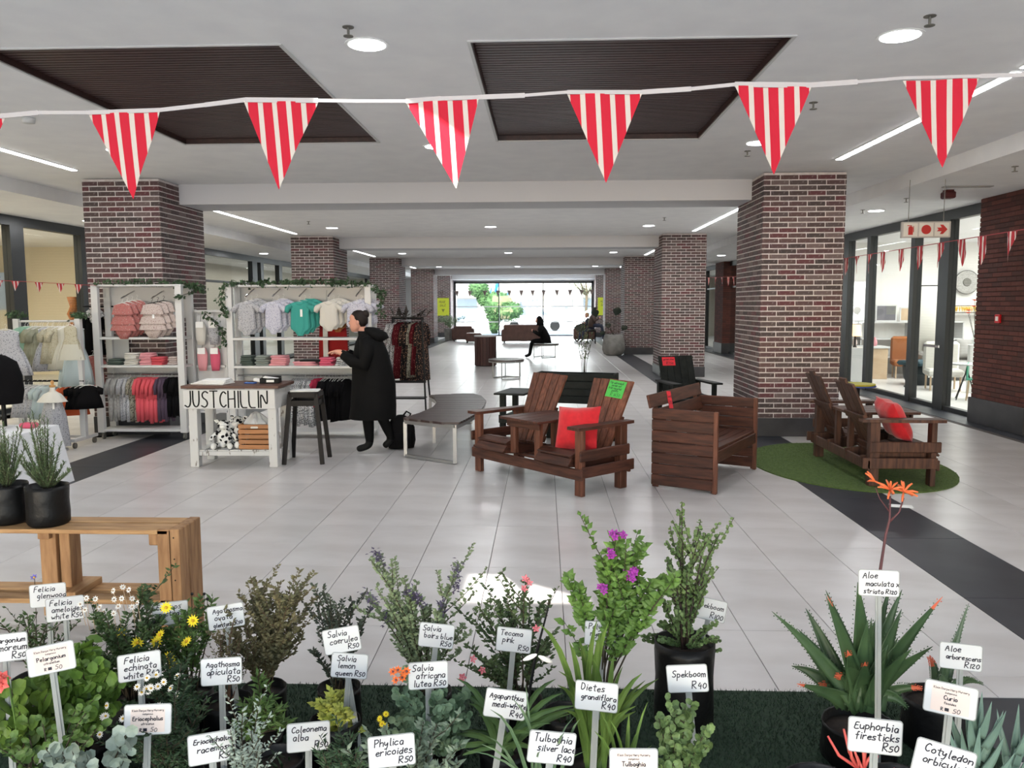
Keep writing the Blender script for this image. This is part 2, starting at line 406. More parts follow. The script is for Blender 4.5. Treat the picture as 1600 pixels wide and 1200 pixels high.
# shopfront piers of red brick
def pier(x0, x1, y0, y1, side, sep):
    root = MB().bb(x0+.006, x1-.006, y0+.006, y1-.006, .3, SZ).build('brick_pier', M_rmort); root['kind'] = 'structure'
    MB().slab(x0-.03, x1+.0, y0-.03, y1+.03, 0, .36, .006).build('plinth', M_plinth, root)
    H = .0655; k = 0; rest = MB(); r = 0; z = .36
    while z < SZ-.02:
        z1 = min(z+H-.012, SZ)
        for (L, ax) in ((y1-y0, 1), (x1-x0, 0)):
            s = -.229/2*(r % 2)
            while s < L:
                a, b = max(s, 0), min(s+.227, L)
                if b-a > .03:
                    if ax: bx = (x0-.004, x0+.01, y0+a, y0+b, z, z1)
                    else: bx = (x0+a, x0+b, y0-.004, y0+.01, z, z1)
                    if k < sep: MB().slab(*bx, .003).build('brick', M_rbrick, root); k += 1
                    else: rest.bb(*bx)
                s += .229
        z += H; r += 1
    if rest.v: rest.build('bricks', M_rbrick, root, kind='stuff')
    return root
p = pier(6.18, 6.75, 10.45, 11.75, -1, 300); p['label'] = 'dark red brick pier between the shopfronts at the right edge'
for i, yy in enumerate((19.3, 28.0, 36.4)):
    p = pier(6.18, 6.75, yy, yy+1.3, -1, 0); p['label'] = 'red brick pier further down the right shopfronts, %s' % ['first', 'second', 'third'][i]

# ================================================================ SHOPFRONTS
def shopfront(name, xw, posts, y0, y1, ztop, trans, sgn):
    root = MB().bb(xw-.06, xw+.06, y0, y1, ztop-.16, ztop).build(name, M_frame); root['kind'] = 'structure'
    MB().bb(xw-.05, xw+.05, y0, y1, 0, .07).build('window_sill', M_frame, root)
    for (a, b) in posts: MB().bb(xw-.07, xw+.07, a, b, 0, ztop-.16).build('mullion', M_frame, root)
    edges = sorted([y0]+[v for ab in posts for v in ab]+[y1])
    for a, b in zip(edges[::2], edges[1::2]):
        if b-a > .15:
            MB().bb(xw-.004, xw+.004, a, b, .07, ztop-.16).build('pane', M_glass, root)
            if trans: MB().bb(xw-.03, xw+.03, a, b, trans-.03, trans+.03).build('transom', M_frame, root)
    return root
# right side, first shop: sliding doors stand open beside the pier
shopfront('window_1', XR, [(11.75, 12.05), (13.0, 13.32), (14.18, 14.33), (16.08, 16.24), (17.2, 17.5), (19.0, 19.3)], 11.75, 19.3, SZ, 0, -1)
shopfront('window_2', XR, [(20.6, 20.8), (22.6, 22.7), (24.6, 24.7), (26.4, 26.6)], 20.6, 28.0, SZ, 2.3, -1)
shopfront('window_3', XR, [(29.3, 29.5), (32, 32.1), (34.6, 34.8)], 29.3, 36.4, SZ, 2.3, -1)
shopfront('window_4', XR, [(37.7, 37.9), (40.5, 40.6)], 37.7, YE, SZ, 2.3, -1)
shopfront('window_5', XL, [(6.3, 6.45), (9.6, 9.7), (12.72, 13.06), (14.7, 14.96), (17.5, 17.62)], 1.0, 19.6, SZ, 0, 1)
shopfront('window_6', XL, [(23.5, 23.9), (24.2, 24.45), (25.9, 26.2), (30, 30.2), (34.5, 34.8), (39, 39.2)], 19.6, YE, SZ, 2.35, 1)
MB().bb(6.28, 6.3, 13.0, 13.5, 1.0, 1.04).build('handle', M_chrome, None); bpy.data.objects['handle'].parent = bpy.data.objects['window_1']
# shop rooms
M_warm = mat('warm_wall', (238, 226, 200), .8); M_cream = mat('cream_wall', (224, 216, 204), .85)
M_swhite = mat('shop_white_wall', (236, 234, 230), .85); M_sfloor = mat('shop_floor', (215, 212, 208), .35)
M_wood_l = mat('warm_plywood', (206, 164, 112), .6, (188, 146, 96), 6, (1, 1, 6))
def room(x0, x1, y0, y1, backx, mw, nm):
    a = MB().bb(backx-.05, backx+.05, y0, y1, 0, SZ); struct('wall_'+nm, a, mw)
    e = MB().bb(x0, x1, y0-.05, y0+.03, 0, SZ); e.bb(x0, x1, y1-.03, y1+.05, 0, SZ); struct('wall_%s_ends' % nm, e, mw)
    struct('ceiling_'+nm, MB().bb(x0, x1, y0, y1, SZ, SZ+.1), M_ceil)
    struct('floor_'+nm, MB().bb(x0, x1, y0, y1, -.02, 0.001), M_sfloor)
room(XR+.07, XR+6.6, 9.5, 19.9, XR+6.5, M_swhite, 'showroom')
room(XR+.07, XR+3, 20.0, YE, XR+2.9, M_cream, 'right_shops')
room(XL-4.6, XL-.07, 1.0, 19.6, XL-4.5, M_warm, 'cream_shop')
room(XL-3, XL-.07, 19.7, YE, XL-2.9, M_cream, 'left_shops')
def rect_light(name, loc, sx, sy, p, col=(1, .95, .86), rot=(0, 0, 0), sp=180): area(name, loc, rot, sx, sy, p, col, spread=sp)
rect_light('shop_light', (XR+3.2, 15.0, SZ-.12), 4.5, 7, 520, (1, .97, .93))
rect_light('shop_light', (XL-2.2, 10.5, SZ-.12), 2.8, 12, 420, (1, .88, .70))
rect_light('shop_light', (XR+1.5, 31, SZ-.12), 1.6, 18, 150, (1, .97, .93))
rect_light('shop_light', (XL-1.5, 31, SZ-.12), 1.6, 18, 150, (1, .95, .86))
# shell behind and beside the camera: entrance side with glazed doors, so daylight comes in
struct('wall_behind', MB().bb(XL-.1, -7.2, -2.2, -2.1, 0, CZ).bb(5.2, XR+.1, -2.2, -2.1, 0, CZ).bb(-7.2, 5.2, -2.2, -2.1, 2.85, CZ), M_ceil)
struct('wall_right', MB().bb(XR, XR+.1, -4, 10.45, 0, SZ), M_cream)
struct('wall_left', MB().bb(XL-.1, XL, -4, 1.0, 0, SZ), M_cream)
# far glazed end wall
gl0, gl1, gz = -4.93, 2.72, 3.0
struct('wall_far', MB().bb(XL-.1, gl0, YE, YE+.3, 0, CZ).bb(gl1, XR+.1, YE, YE+.3, 0, CZ).bb(gl0, gl1, YE, YE+.3, gz, CZ), M_ceil_shade)
fr = MB()
for a, b, c_, d_ in ((gl0, gl1, gz-.12, gz), (gl0, gl1, 0, .06), (gl0, gl0+.11, 0, gz), (gl1-.11, gl1, 0, gz)): fr.bb(a, b, YE-.05, YE+.07, c_, d_)
fw_ = struct('window_7', fr, M_frame)
for x in (-2.46, -.02): MB().bb(x-.03, x+.03, YE-.04, YE+.05, .06, gz-.12).build('mullion', M_frame, fw_)
for a, b in ((gl0+.11, -2.49), (-2.43, -.05), (.01, gl1-.11)): MB().bb(a, b, YE-.003, YE+.003, .06, gz-.12).build('pane', M_glass, fw_)
for z in (1.62, .78): MB().bb(gl0+.11, gl1-.11, YE-.008, YE-.004, z-.025, z+.025).build('glass_stripe', M_white, fw_)

# ================================================================ LIGHTS IN THE CEILING
M_trimw = mat('lamp_trim', (235, 235, 233), .5)
dl = thing('downlight', 'x', 'light')
MB().lathe([(.14, -.006), (.14, -.001), (.118, 0)], 24).build('trim_ring', M_trimw, dl); MB().lathe([(.115, -.009), (.115, -.004)], 24).build('diffuser', M_lamp, dl)
first = True; names = {-1.12: 'centre line', 2.2: 'right of the aisle', -4.5: 'left of the aisle'}
rowsY = [(5.22, 'in the near ceiling'), (8.5, 'beside the slatted coffers'), (13.6, 'behind the first beam'), (17.1, 'before the second beam'), (22.2, 'behind the second beam'), (25.6, 'before the third beam'), (30.8, 'behind the third beam'), (34.6, 'before the fourth beam'), (39.5, 'behind the fourth beam'), (1.6, 'x')]
for y, d_ in rowsY:
    for x in (-1.12, 2.2, -4.5):
        if y < 2: continue
        if y in (22.2, 30.8): continue
        lab = 'round white downlight %s, %s' % (d_, names[x])
        if first: dl.location = (x, y, CZ); dl['label'] = lab; o = dl; first = False
        else: o = dup(dl, (x, y, CZ), label=lab)
        o['group'] = 'round downlights in the mall ceiling'
        area('downlight_lamp', (x, y, CZ-.02), (0, 0, 0), .2, .2, 18, (.97, .98, 1), 'DISK')
for k, (px, py, z, lab) in enumerate(((1369, 329, SZ, 'round downlight in the low right side ceiling before the shop doors'), (141, 345, SZ, 'round downlight in the left side ceiling beside the first pillar'), (412, 396, SZ, 'round downlight in the left side ceiling above the second shelf unit'), (1127, 399, SZ, 'small round downlight in the right side ceiling between pillars'))):
    p = fl(px, py, z); o = dup(dl, p, label=lab); area('downlight_lamp', (p.x, p.y, z-.02), (0, 0, 0), .2, .2, 18, (.97, .98, 1), 'DISK')
def strip(x, y0, y1, lab):
    r = thing('linear_light', lab, 'light', (x, (y0+y1)/2, CZ), group='linear ceiling lights'); L = (y1-y0)/2
    MB().bb(-.045, .045, -L, L, -.008, 0).build('housing', M_trimw, r); MB().bb(-.035, .035, -L+.02, L-.02, -.014, -.006).build('diffuser', M_lamp, r)
for x, sd_ in ((3.37, 'right'), (-5.68, 'left')):
    strip(x, 3.0, 5.95 if x > 0 else 5.2, 'nearest thin linear light in the ceiling on the %s' % sd_)
    strip(x, 6.02 if x > 0 else 5.9, 9.5 if x > 0 else 9.7, 'thin linear light before the %s nearest pillar' % sd_)
    for i in range(4): strip(x, PY[i]+PD+1.5, PY[i]+PD+(6.7 if i < 3 else 4.9), 'linear ceiling light on the %s between pillar %s and the next' % (sd_, ['one', 'two', 'three', 'four'][i]))
M_steel = mat('sprinkler_steel', (120, 118, 112), .5, metal=.5)
sp = thing('sprinkler', 'x', 'sprinkler'); 
MB().lathe([(.035, -.004), (.035, 0)], 12).build('escutcheon', M_steel, sp); MB().cyl((0, 0, -.05), (0, 0, 0), .008, 8).build('pipe', M_steel, sp); MB().lathe([(.03, -.056), (.03, -.052)], 12).build('deflector', M_steel, sp)
sps = [(544, 42, CZ, 'above the near centre downlight'), (1453, 25, CZ, 'above the near right downlight'), (1271, 160, CZ, 'beside the right bunting flag'), (1168, 236, CZ, 'left of the right pillar light'), (482, 346, CZ, 'near the left linear light'), (1038, 340, CZ, 'left of the second right pillar'), (1348, 328, SZ, 'beside the side ceiling downlight'), (1416, 310, SZ, 'in the right side ceiling centre'), (1586, 260, SZ, 'at the right edge side ceiling'), (414, 322, CZ, 'behind the first beam left')]
for i, (px, py, z, l) in enumerate(sps):
    p = fl(px, py, z); lab = 'small steel ceiling sprinkler '+l
    if i == 0: sp.location = p; sp['label'] = lab; sp['group'] = 'ceiling sprinklers'
    else: dup(sp, p, label=lab)
p = fl(44, 184, CZ); o = thing('smoke_detector', 'white round smoke detector behind the left end of the bunting', 'detector', p); MB().lathe([(.05, -.045), (.055, -.02), (.055, 0)], 16).build('cover', M_white, o, True)
M_siren = mat('siren_red', (70, 14, 16), .5)
p = fl(1482, 297, SZ); o = thing('alarm_siren', 'dark red square alarm siren on the right side ceiling', 'alarm', p)
MB().slab(-.07, .07, -.07, .07, -.11, -.02, .015).build('horn', M_siren, o); MB().bb(-.05, .05, -.05, .05, -.02, 0).build('base', M_siren, o)
o = tag(MB().slab(-.3, .3, -.05, .05, -.012, 0, .003).build('air_grille', mat('grille_grey', (150, 148, 146), .6), loc=fl(1512, 291, SZ)), 'grey slot air grille in the right side ceiling', 'vent')

# hanging fire equipment sign
M_signg = mat('sign_grey', (176, 172, 168), .5); M_signb = mat('sign_pale', (208, 204, 196), .5); M_red = mat('sign_red', (176, 34, 30), .5)
a = aty(1446, 359, 9.9); sg = thing('fire_sign', 'hanging fire equipment sign with extinguisher, disc and arrow', 'sign', a, R(-4))
sw, sh = .56, .19
MB().slab(-sw/2, sw/2, -.02, .02, -sh/2, sh/2, .004).build('box_frame', M_signg, sg)
for i in range(3):
    cx = (i-1)*.178; MB().bb(cx-.08, cx+.08, -.024, -.02, -.078, .078).build('sign_panel', M_signb, sg)
Mz = Matrix.Rotation(R(90), 4, 'X')
ext = MB().bb(-.178-.026, -.178+.026, -.028, -.024, -.06, .025).prism([(-.178-.026, .025), (-.178+.026, .025), (-.178+.012, .042), (-.178-.012, .042)], .024, .028, Mz)
ext.bb(-.178-.04, -.178+.012, -.028, -.024, .045, .053); ext.bb(-.178+.03, -.178+.036, -.028, -.024, -.03, .045); ext.build('extinguisher_symbol', M_red, sg)
MB().prism([(.055*math.cos(t*R(15)), .055*math.sin(t*R(15))) for t in range(24)], .024, .028, Mz).build('disc_symbol', M_red, sg)
MB().prism([(.12, -.022), (.175, -.022), (.155, -.055), (.19, -.055), (.24, 0), (.19, .055), (.155, .055), (.175, .022), (.12, .022), (.14, 0)], .024, .028, Mz).build('arrow_symbol', M_red, sg)
for x in (-.2, .2): MB().cyl((x, 0, sh/2), (x, 0, SZ-a.z), .004, 6).build('hanging_rod', M_steel, sg)
p = atx(1561, 498, 6.17); o = thing('fire_call_point', 'small red call point with glass on the red brick pier', 'alarm', p); MB().slab(-.03, 0, -.06, .06, -.06, .06, .008).build('housing', mat('call_red', (190, 22, 30), .35), o); MB().bb(-.034, -.03, -.03, .03, -.03, .03).build('glass_plate', M_paper, o)

# ================================================================ OUTSIDE
M_pave = mat('paving', (205, 203, 198), .8, (190, 188, 184), 2)
struct('ground_outside', MB().bb(-30, 30, YE+.3, 95, -.12, -.03), M_pave)
struct('ground_entrance', MB().bb(-20, 18, -14, -2, -.12, -.03), M_pave)
struct('added_sun_blocker', MB().bb(-14, 12, -16, -2.2, 2.9, 3.0), M_ceil_shade)  # unseen slab, added to keep the sun off the entrance ground
M_fac = mat('facade_white', (238, 236, 230), .8); M_facg = mat('facade_grey', (150, 150, 152), .8); M_gl2 = mat('far_window_glass', (120, 135, 150), .2)
o = thing('shop_building', 'pale shop building across the street beyond the glass doors', 'building', (-1, 66, 0))
MB().bb(-22, 22, 0, 6, 0, 9).build('wall', M_fac, o)
for i in range(9):
    x = -10.5+i*2.6; f = MB().bb(x-.9, x+.9, -.06, 0, .3, 2.3).build('shop_window', M_facg, o); MB().bb(x-.8, x+.8, -.09, -.06, .4, 2.2).build('pane', M_gl2, f)
MB().bb(-22, 22, -1.6, 0, 2.7, 2.95).build('awning', M_white, o)
M_tree = mat('topiary_green', (92, 128, 74), .8, (62, 98, 52), 6)
def blob_tree(px, py_, y, parts, lab, nm='topiary'):
    p = Vector((px, y, 0)); r = thing(nm, lab, 'plant', p)
    a = MB()
    for (x, z, rx, rz) in parts: a.ball((x, 0, z), (rx, rx*.8, rz), 16, 10)
    rg = random.Random(3); b_ = MB()
    for (x, z, rx, rz) in parts:
        for _ in range(500):
            t, u = rg.uniform(0, 6.28), rg.uniform(-1, 1); q = math.sqrt(1-u*u); n_ = Vector((q*math.cos(t), q*math.sin(t)*.8, u))
            b_.leaf((x+n_.x*rx, n_.y*rx, z+n_.z*rz), n_+Vector((rg.uniform(-.6, .6), rg.uniform(-.6, .6), rg.uniform(-.6, .6))), n_, .14, .08)
    a.build('core', M_tree, r, True); b_.build('foliage', M_tree, r, kind='stuff')
    MB().cyl((parts[-1][0], 0, 0), (parts[-1][0], 0, parts[-1][1]), .09, 8, .07).build('trunk', mat('bark', (96, 84, 66), .9), r)
c = aty(775, 490, 49)
blob_tree(c.x, 0, 49, [(-1.05, 2.75, .55, .5), (-.75, 2.2, .35, .5), (.1, 1.75, .85, .75), (.7, 1.35, .9, .55), (-.05, 1.2, .5, .5), (-.1, .6, .25, .6)], 'rounded green topiary figure standing outside the far glass')
M_blue = mat('sculpture_blue', (20, 110, 200), .4)
r = thing('blue_sculpture', 'bright blue upright ribbon shapes beside the green topiary outside', 'sculpture', (aty(772, 465, 50.5).x, 50.5, 0))
MB().cyl((0, 0, 0), (0, 0, 2.2), .05).build('pole', M_white, r)
for x, z, h in ((-.3, 2.2, .6), (.1, 2.5, .9), (.75, 2.0, .5)): MB().bar((x, 0, z), (x+.15, 0, z+h), .2, .08).build('ribbon', M_blue, r); 
MB().bar((-.35, 0, 2.2), (.85, 0, 2.1), .08, .08).build('crossbar', M_blue, r)
def van(x, y, lab, sc=1):
    r = thing('parked_car', lab, 'car', (x, y, 0)); mw = mat('car_white', (232, 234, 236), .25)
    MB().prism([(-2.1, .35), (2.1, .35), (2.15, .8), (1.9, .95), (1.1, 1.02), (.6, 1.45), (-1.1, 1.48), (-1.8, 1.05), (-2.15, .9)], -.8, .8, Matrix.Rotation(R(90), 4, 'X')).build('body', mw, r)
    MB().prism([(.98, 1.04), (.55, 1.40), (-1.05, 1.42), (-1.6, 1.06)], .8, .83, Matrix.Rotation(R(90), 4, 'X')).build('side_glass', M_gl2, r)
    for wx in (-1.35, 1.35): MB().cyl((wx, -.85, .33), (wx, -.65, .33), .33, 16).build('wheel', M_black, r)
van(-.6, 54, 'white car parked outside beyond the middle glass pane'); van(4.4, 55.5, 'white car parked outside at the right glass pane')
def leafy_tree(x, y, h, lab, seed, n=1600, rr=1.6, zc=None):
    r = thing('street_tree', lab, 'tree', (x, y, 0)); rg = random.Random(seed); st = MB(); lf = MB()
    st.tube([(0, 0, 0), (.1, 0, h*.45), (0, 0, h*.7)], [.12, .09, .05], 8)
    for i in range(12):
        a = rg.uniform(0, 6.28); e = Vector((math.cos(a)*rr*rg.uniform(.5, 1), math.sin(a)*rr*.7, h*rg.uniform(.6, 1)))
        st.tube([(.08, 0, h*.45), tuple(e*.6+Vector((0, 0, h*.15))), tuple(e)], [.05, .03, .012], 5)
        for k in range(n//12):
            q = e*rg.uniform(.55, 1.05)+Vector((rg.gauss(0, .3), rg.gauss(0, .3), rg.gauss(0, .3)+h*.06)); lf.leaf(q, (rg.uniform(-1, 1), rg.uniform(-1, 1), rg.uniform(-1, .3)), (0, 0, 1), .13, .07)
    st.build('trunk', mat('bark', (96, 84, 66), .9), r, True); lf.build('foliage', mat('tree_leaf', (140, 150, 120), .8, rnd=.2), r, kind='stuff')
leafy_tree(3.0, 58, 5.2, 'thin pale street tree outside the right glass pane', 5)

# ================================================================ WOOD FURNITURE
M_wood = mat('red_brown_wood', (118, 74, 56), .5, (82, 49, 37), 4, (9, 9, 1), rnd=.3, bump=.15, spec=.35)
M_woodx = mat('red_brown_wood_long', (88, 53, 40), .5, (58, 34, 26), 4, (1, 9, 9), rnd=.16, bump=.15, spec=.35)
M_woody = mat('red_brown_wood_deep', (86, 51, 39), .5, (56, 33, 26), 4, (9, 1, 9), rnd=.16, bump=.15, spec=.35)
M_dwood = mat('dark_stain_wood', (88, 58, 44), .5, (54, 33, 26), 4, (9, 9, 1), rnd=.14, bump=.15, spec=.35)
M_redfab = mat('red_cushion_fabric', (206, 24, 38), .85, (190, 18, 32), 20, sheen=.3)
M_bwood = mat('black_green_wood', (30, 35, 32), .6, (20, 24, 22), 12, rnd=.1, spec=.3)
def pillow(w_, h, t, n=12):
    a = MB(); V = []; F = []
    for sgn in (1, -1):
        for i in range(n+1):
            for j in range(n+1):
                u, v = -1+2*i/n, -1+2*j/n; e = 1-.07*(1-u*u)-.0; f = 1-.07*(1-v*v)
                th = t/2*((1-u**4)*(1-v**4))**.55; wr = .006*math.sin(7*u+3*v)*(1-u*u)
                V.append((u*w_/2*f, sgn*(th+wr*sgn), v*h/2*e))
    m = n+1
    for s_ in (0, 1):
        for i in range(n):
            for j in range(n):
                q = [s_*m*m+i*m+j, s_*m*m+(i+1)*m+j, s_*m*m+(i+1)*m+j+1, s_*m*m+i*m+j+1]; F.append(tuple(q if s_ else q[::-1]))
    return a.add(V, F)
def adirondack(nm, label, rz, loc, nsl, rounded, ms, seat_drop=0):
    r = thing(nm, label, 'seat', loc, rz); mz, mx, my = ms; W = 1.55; D = .56
    def p(n_, mb, m_): return mb.build(n_, m_, r)
    for x in (.045, 1.505):
        p('front_leg', MB().slab(x-.045, x+.045, -.025, .025, 0, .60, .006), mz)
        p('rear_leg', MB().slab(x-.04, x+.04, D-.07, D+.02, 0, .60, .006), mz)
        p('armrest', MB().prism([(x-.075, -.09), (x+.075, -.09), (x+.08, -.05), (x+.08, .1), (x+.05, D+.1), (x-.05, D+.1), (x-.08, .1), (x-.08, -.05)], .60, .628), my)
        p('side_rail', MB().slab(x-.065 if x < 1 else x+.045, x-.045 if x < 1 else x+.065, -.03, D+.09, .17, .27, .004), my)
        p('side_rail', MB().slab(x-.065 if x < 1 else x+.045, x-.045 if x < 1 else x+.065, -.06, D+.03, .32, .42, .008), my)
    for x in (.60, .95):
        p('table_post', MB().slab(x-.035, x+.035, -.02, .03, .27, .60, .005), mz); p('table_post', MB().slab(x-.03, x+.03, D-.05, D, .15, .60, .005), mz)
    for i in range(4): p('table_board', MB().slab(.5+i*.1385, .5+i*.1385+.135, -.10, D+.03, .602, .628, .004), my)
    p('table_apron', MB().slab(.54, 1.01, -.045, -.022, .535, .60, .003), mx)
    p('stretcher', MB().slab(-.02, W+.02, -.05, -.026, .15, .25, .006), mx); p('stretcher', MB().slab(-.02, W+.02, D+.02, D+.045, .15, .25, .006), mx)
    for i in range(3): p('rack_slat', MB().slab(.62, .93, .05+i*.12, .05+i*.12+.07, .235, .255, .003), mx)
    for cx in (.325, 1.225):
        pr = [(-.07, .30, 50), (-.02, .365, 18), (.07, .372, -6), (.16, .355, -9), (.25, .335, -10), (.34, .315, -10), (.43, .295, -10)]
        for (y, z, a) in pr: 
            M = Matrix.Translation((cx, y, z)) @ Matrix.Rotation(R(a), 4, 'X'); p('seat_slat', MB().slab(-.225, .225, -.042, .042, -.011, .011, .004, M), mx)
        for sx in (-.2, .2): p('seat_rail', MB().bar((cx+sx, -.06, .31), (cx+sx, D+.05, .22), .03, .10), my)
        # fan back, leaning
        L = .78
        for i in range(nsl):
            u = (i-(nsl-1)/2)/(nsl/2); wb, wt = .40/nsl, (.52 if not rounded else .46)/nsl
            xb, xt = cx+(i-(nsl-1)/2)*wb, cx+(i-(nsl-1)/2)*wt
            lt = L-(.10*u*u if rounded else .008*abs(u))
            M = Matrix.Translation((0, .42, .27)) @ Matrix.Rotation(R(-24), 4, 'X') @ Matrix.Rotation(R(90), 4, 'X')
            tw = .03 if rounded else 0
            poly = [(xb-wb/2+.0045, 0), (xb+wb/2-.0045, 0), (xt+wt/2-.0045, lt-(tw if u > .3 else 0)), (xt+wt/2-.012, lt), (xt-wt/2+.012, lt), (xt-wt/2+.0045, lt-(tw if u < -.3 else 0))]
            p('back_slat', MB().prism(poly, -.011, .011, M), mz)
        M = Matrix.Translation((0, .42, .27)) @ Matrix.Rotation(R(-24), 4, 'X')
        p('back_batten', MB().slab(cx-.24, cx+.24, .014, .036, .36, .43, .003, M), mx); p('back_batten', MB().slab(cx-.2, cx+.2, .014, .036, .05, .12, .003, M), mx)
    return r
a1 = adirondack('double_garden_chair', 'reddish-brown slatted double garden chair with middle table and green price card', R(-47.6), (-.69, 8.14, 0), 5, False, (M_wood, M_woodx, M_woody))
a2 = adirondack('double_garden_chair', 'dark brown double garden chair seen from behind on the round grass rug', R(90), (3.60, 7.43, 0.012), 3, True, (M_dwood, M_dwood, M_dwood))
def on(par, x, y, z): 
    c, s_ = math.cos(par.rotation_euler.z), math.sin(par.rotation_euler.z); return Vector((par.location.x+c*x-s_*y, par.location.y+s_*x+c*y, z))
q = pillow(.44, .42, .2).build('cushion', M_redfab, None, True); q.location = on(a1, 1.27, .2, .565); q.rotation_euler = (R(-20), R(-4), R(-47.6+18)); tag(q, 'bright red cushion on the front right seat of the double chair', 'cushion')
q = pillow(.42, .42, .18).build('cushion', M_redfab, None, True); q.location = on(a2, .33, .24, .60); q.rotation_euler = (R(-28), R(-4), R(90)); tag(q, 'red cushion seen from the side on the right hand chair', 'cushion')
# cards
M_green = mat('green_card', (78, 190, 84), .7); M_pink = mat('fluorescent_card', (232, 50, 66), .7); M_ink = mat('ink', (20, 22, 30), .6)
# stroke lettering -------------------------------------------------

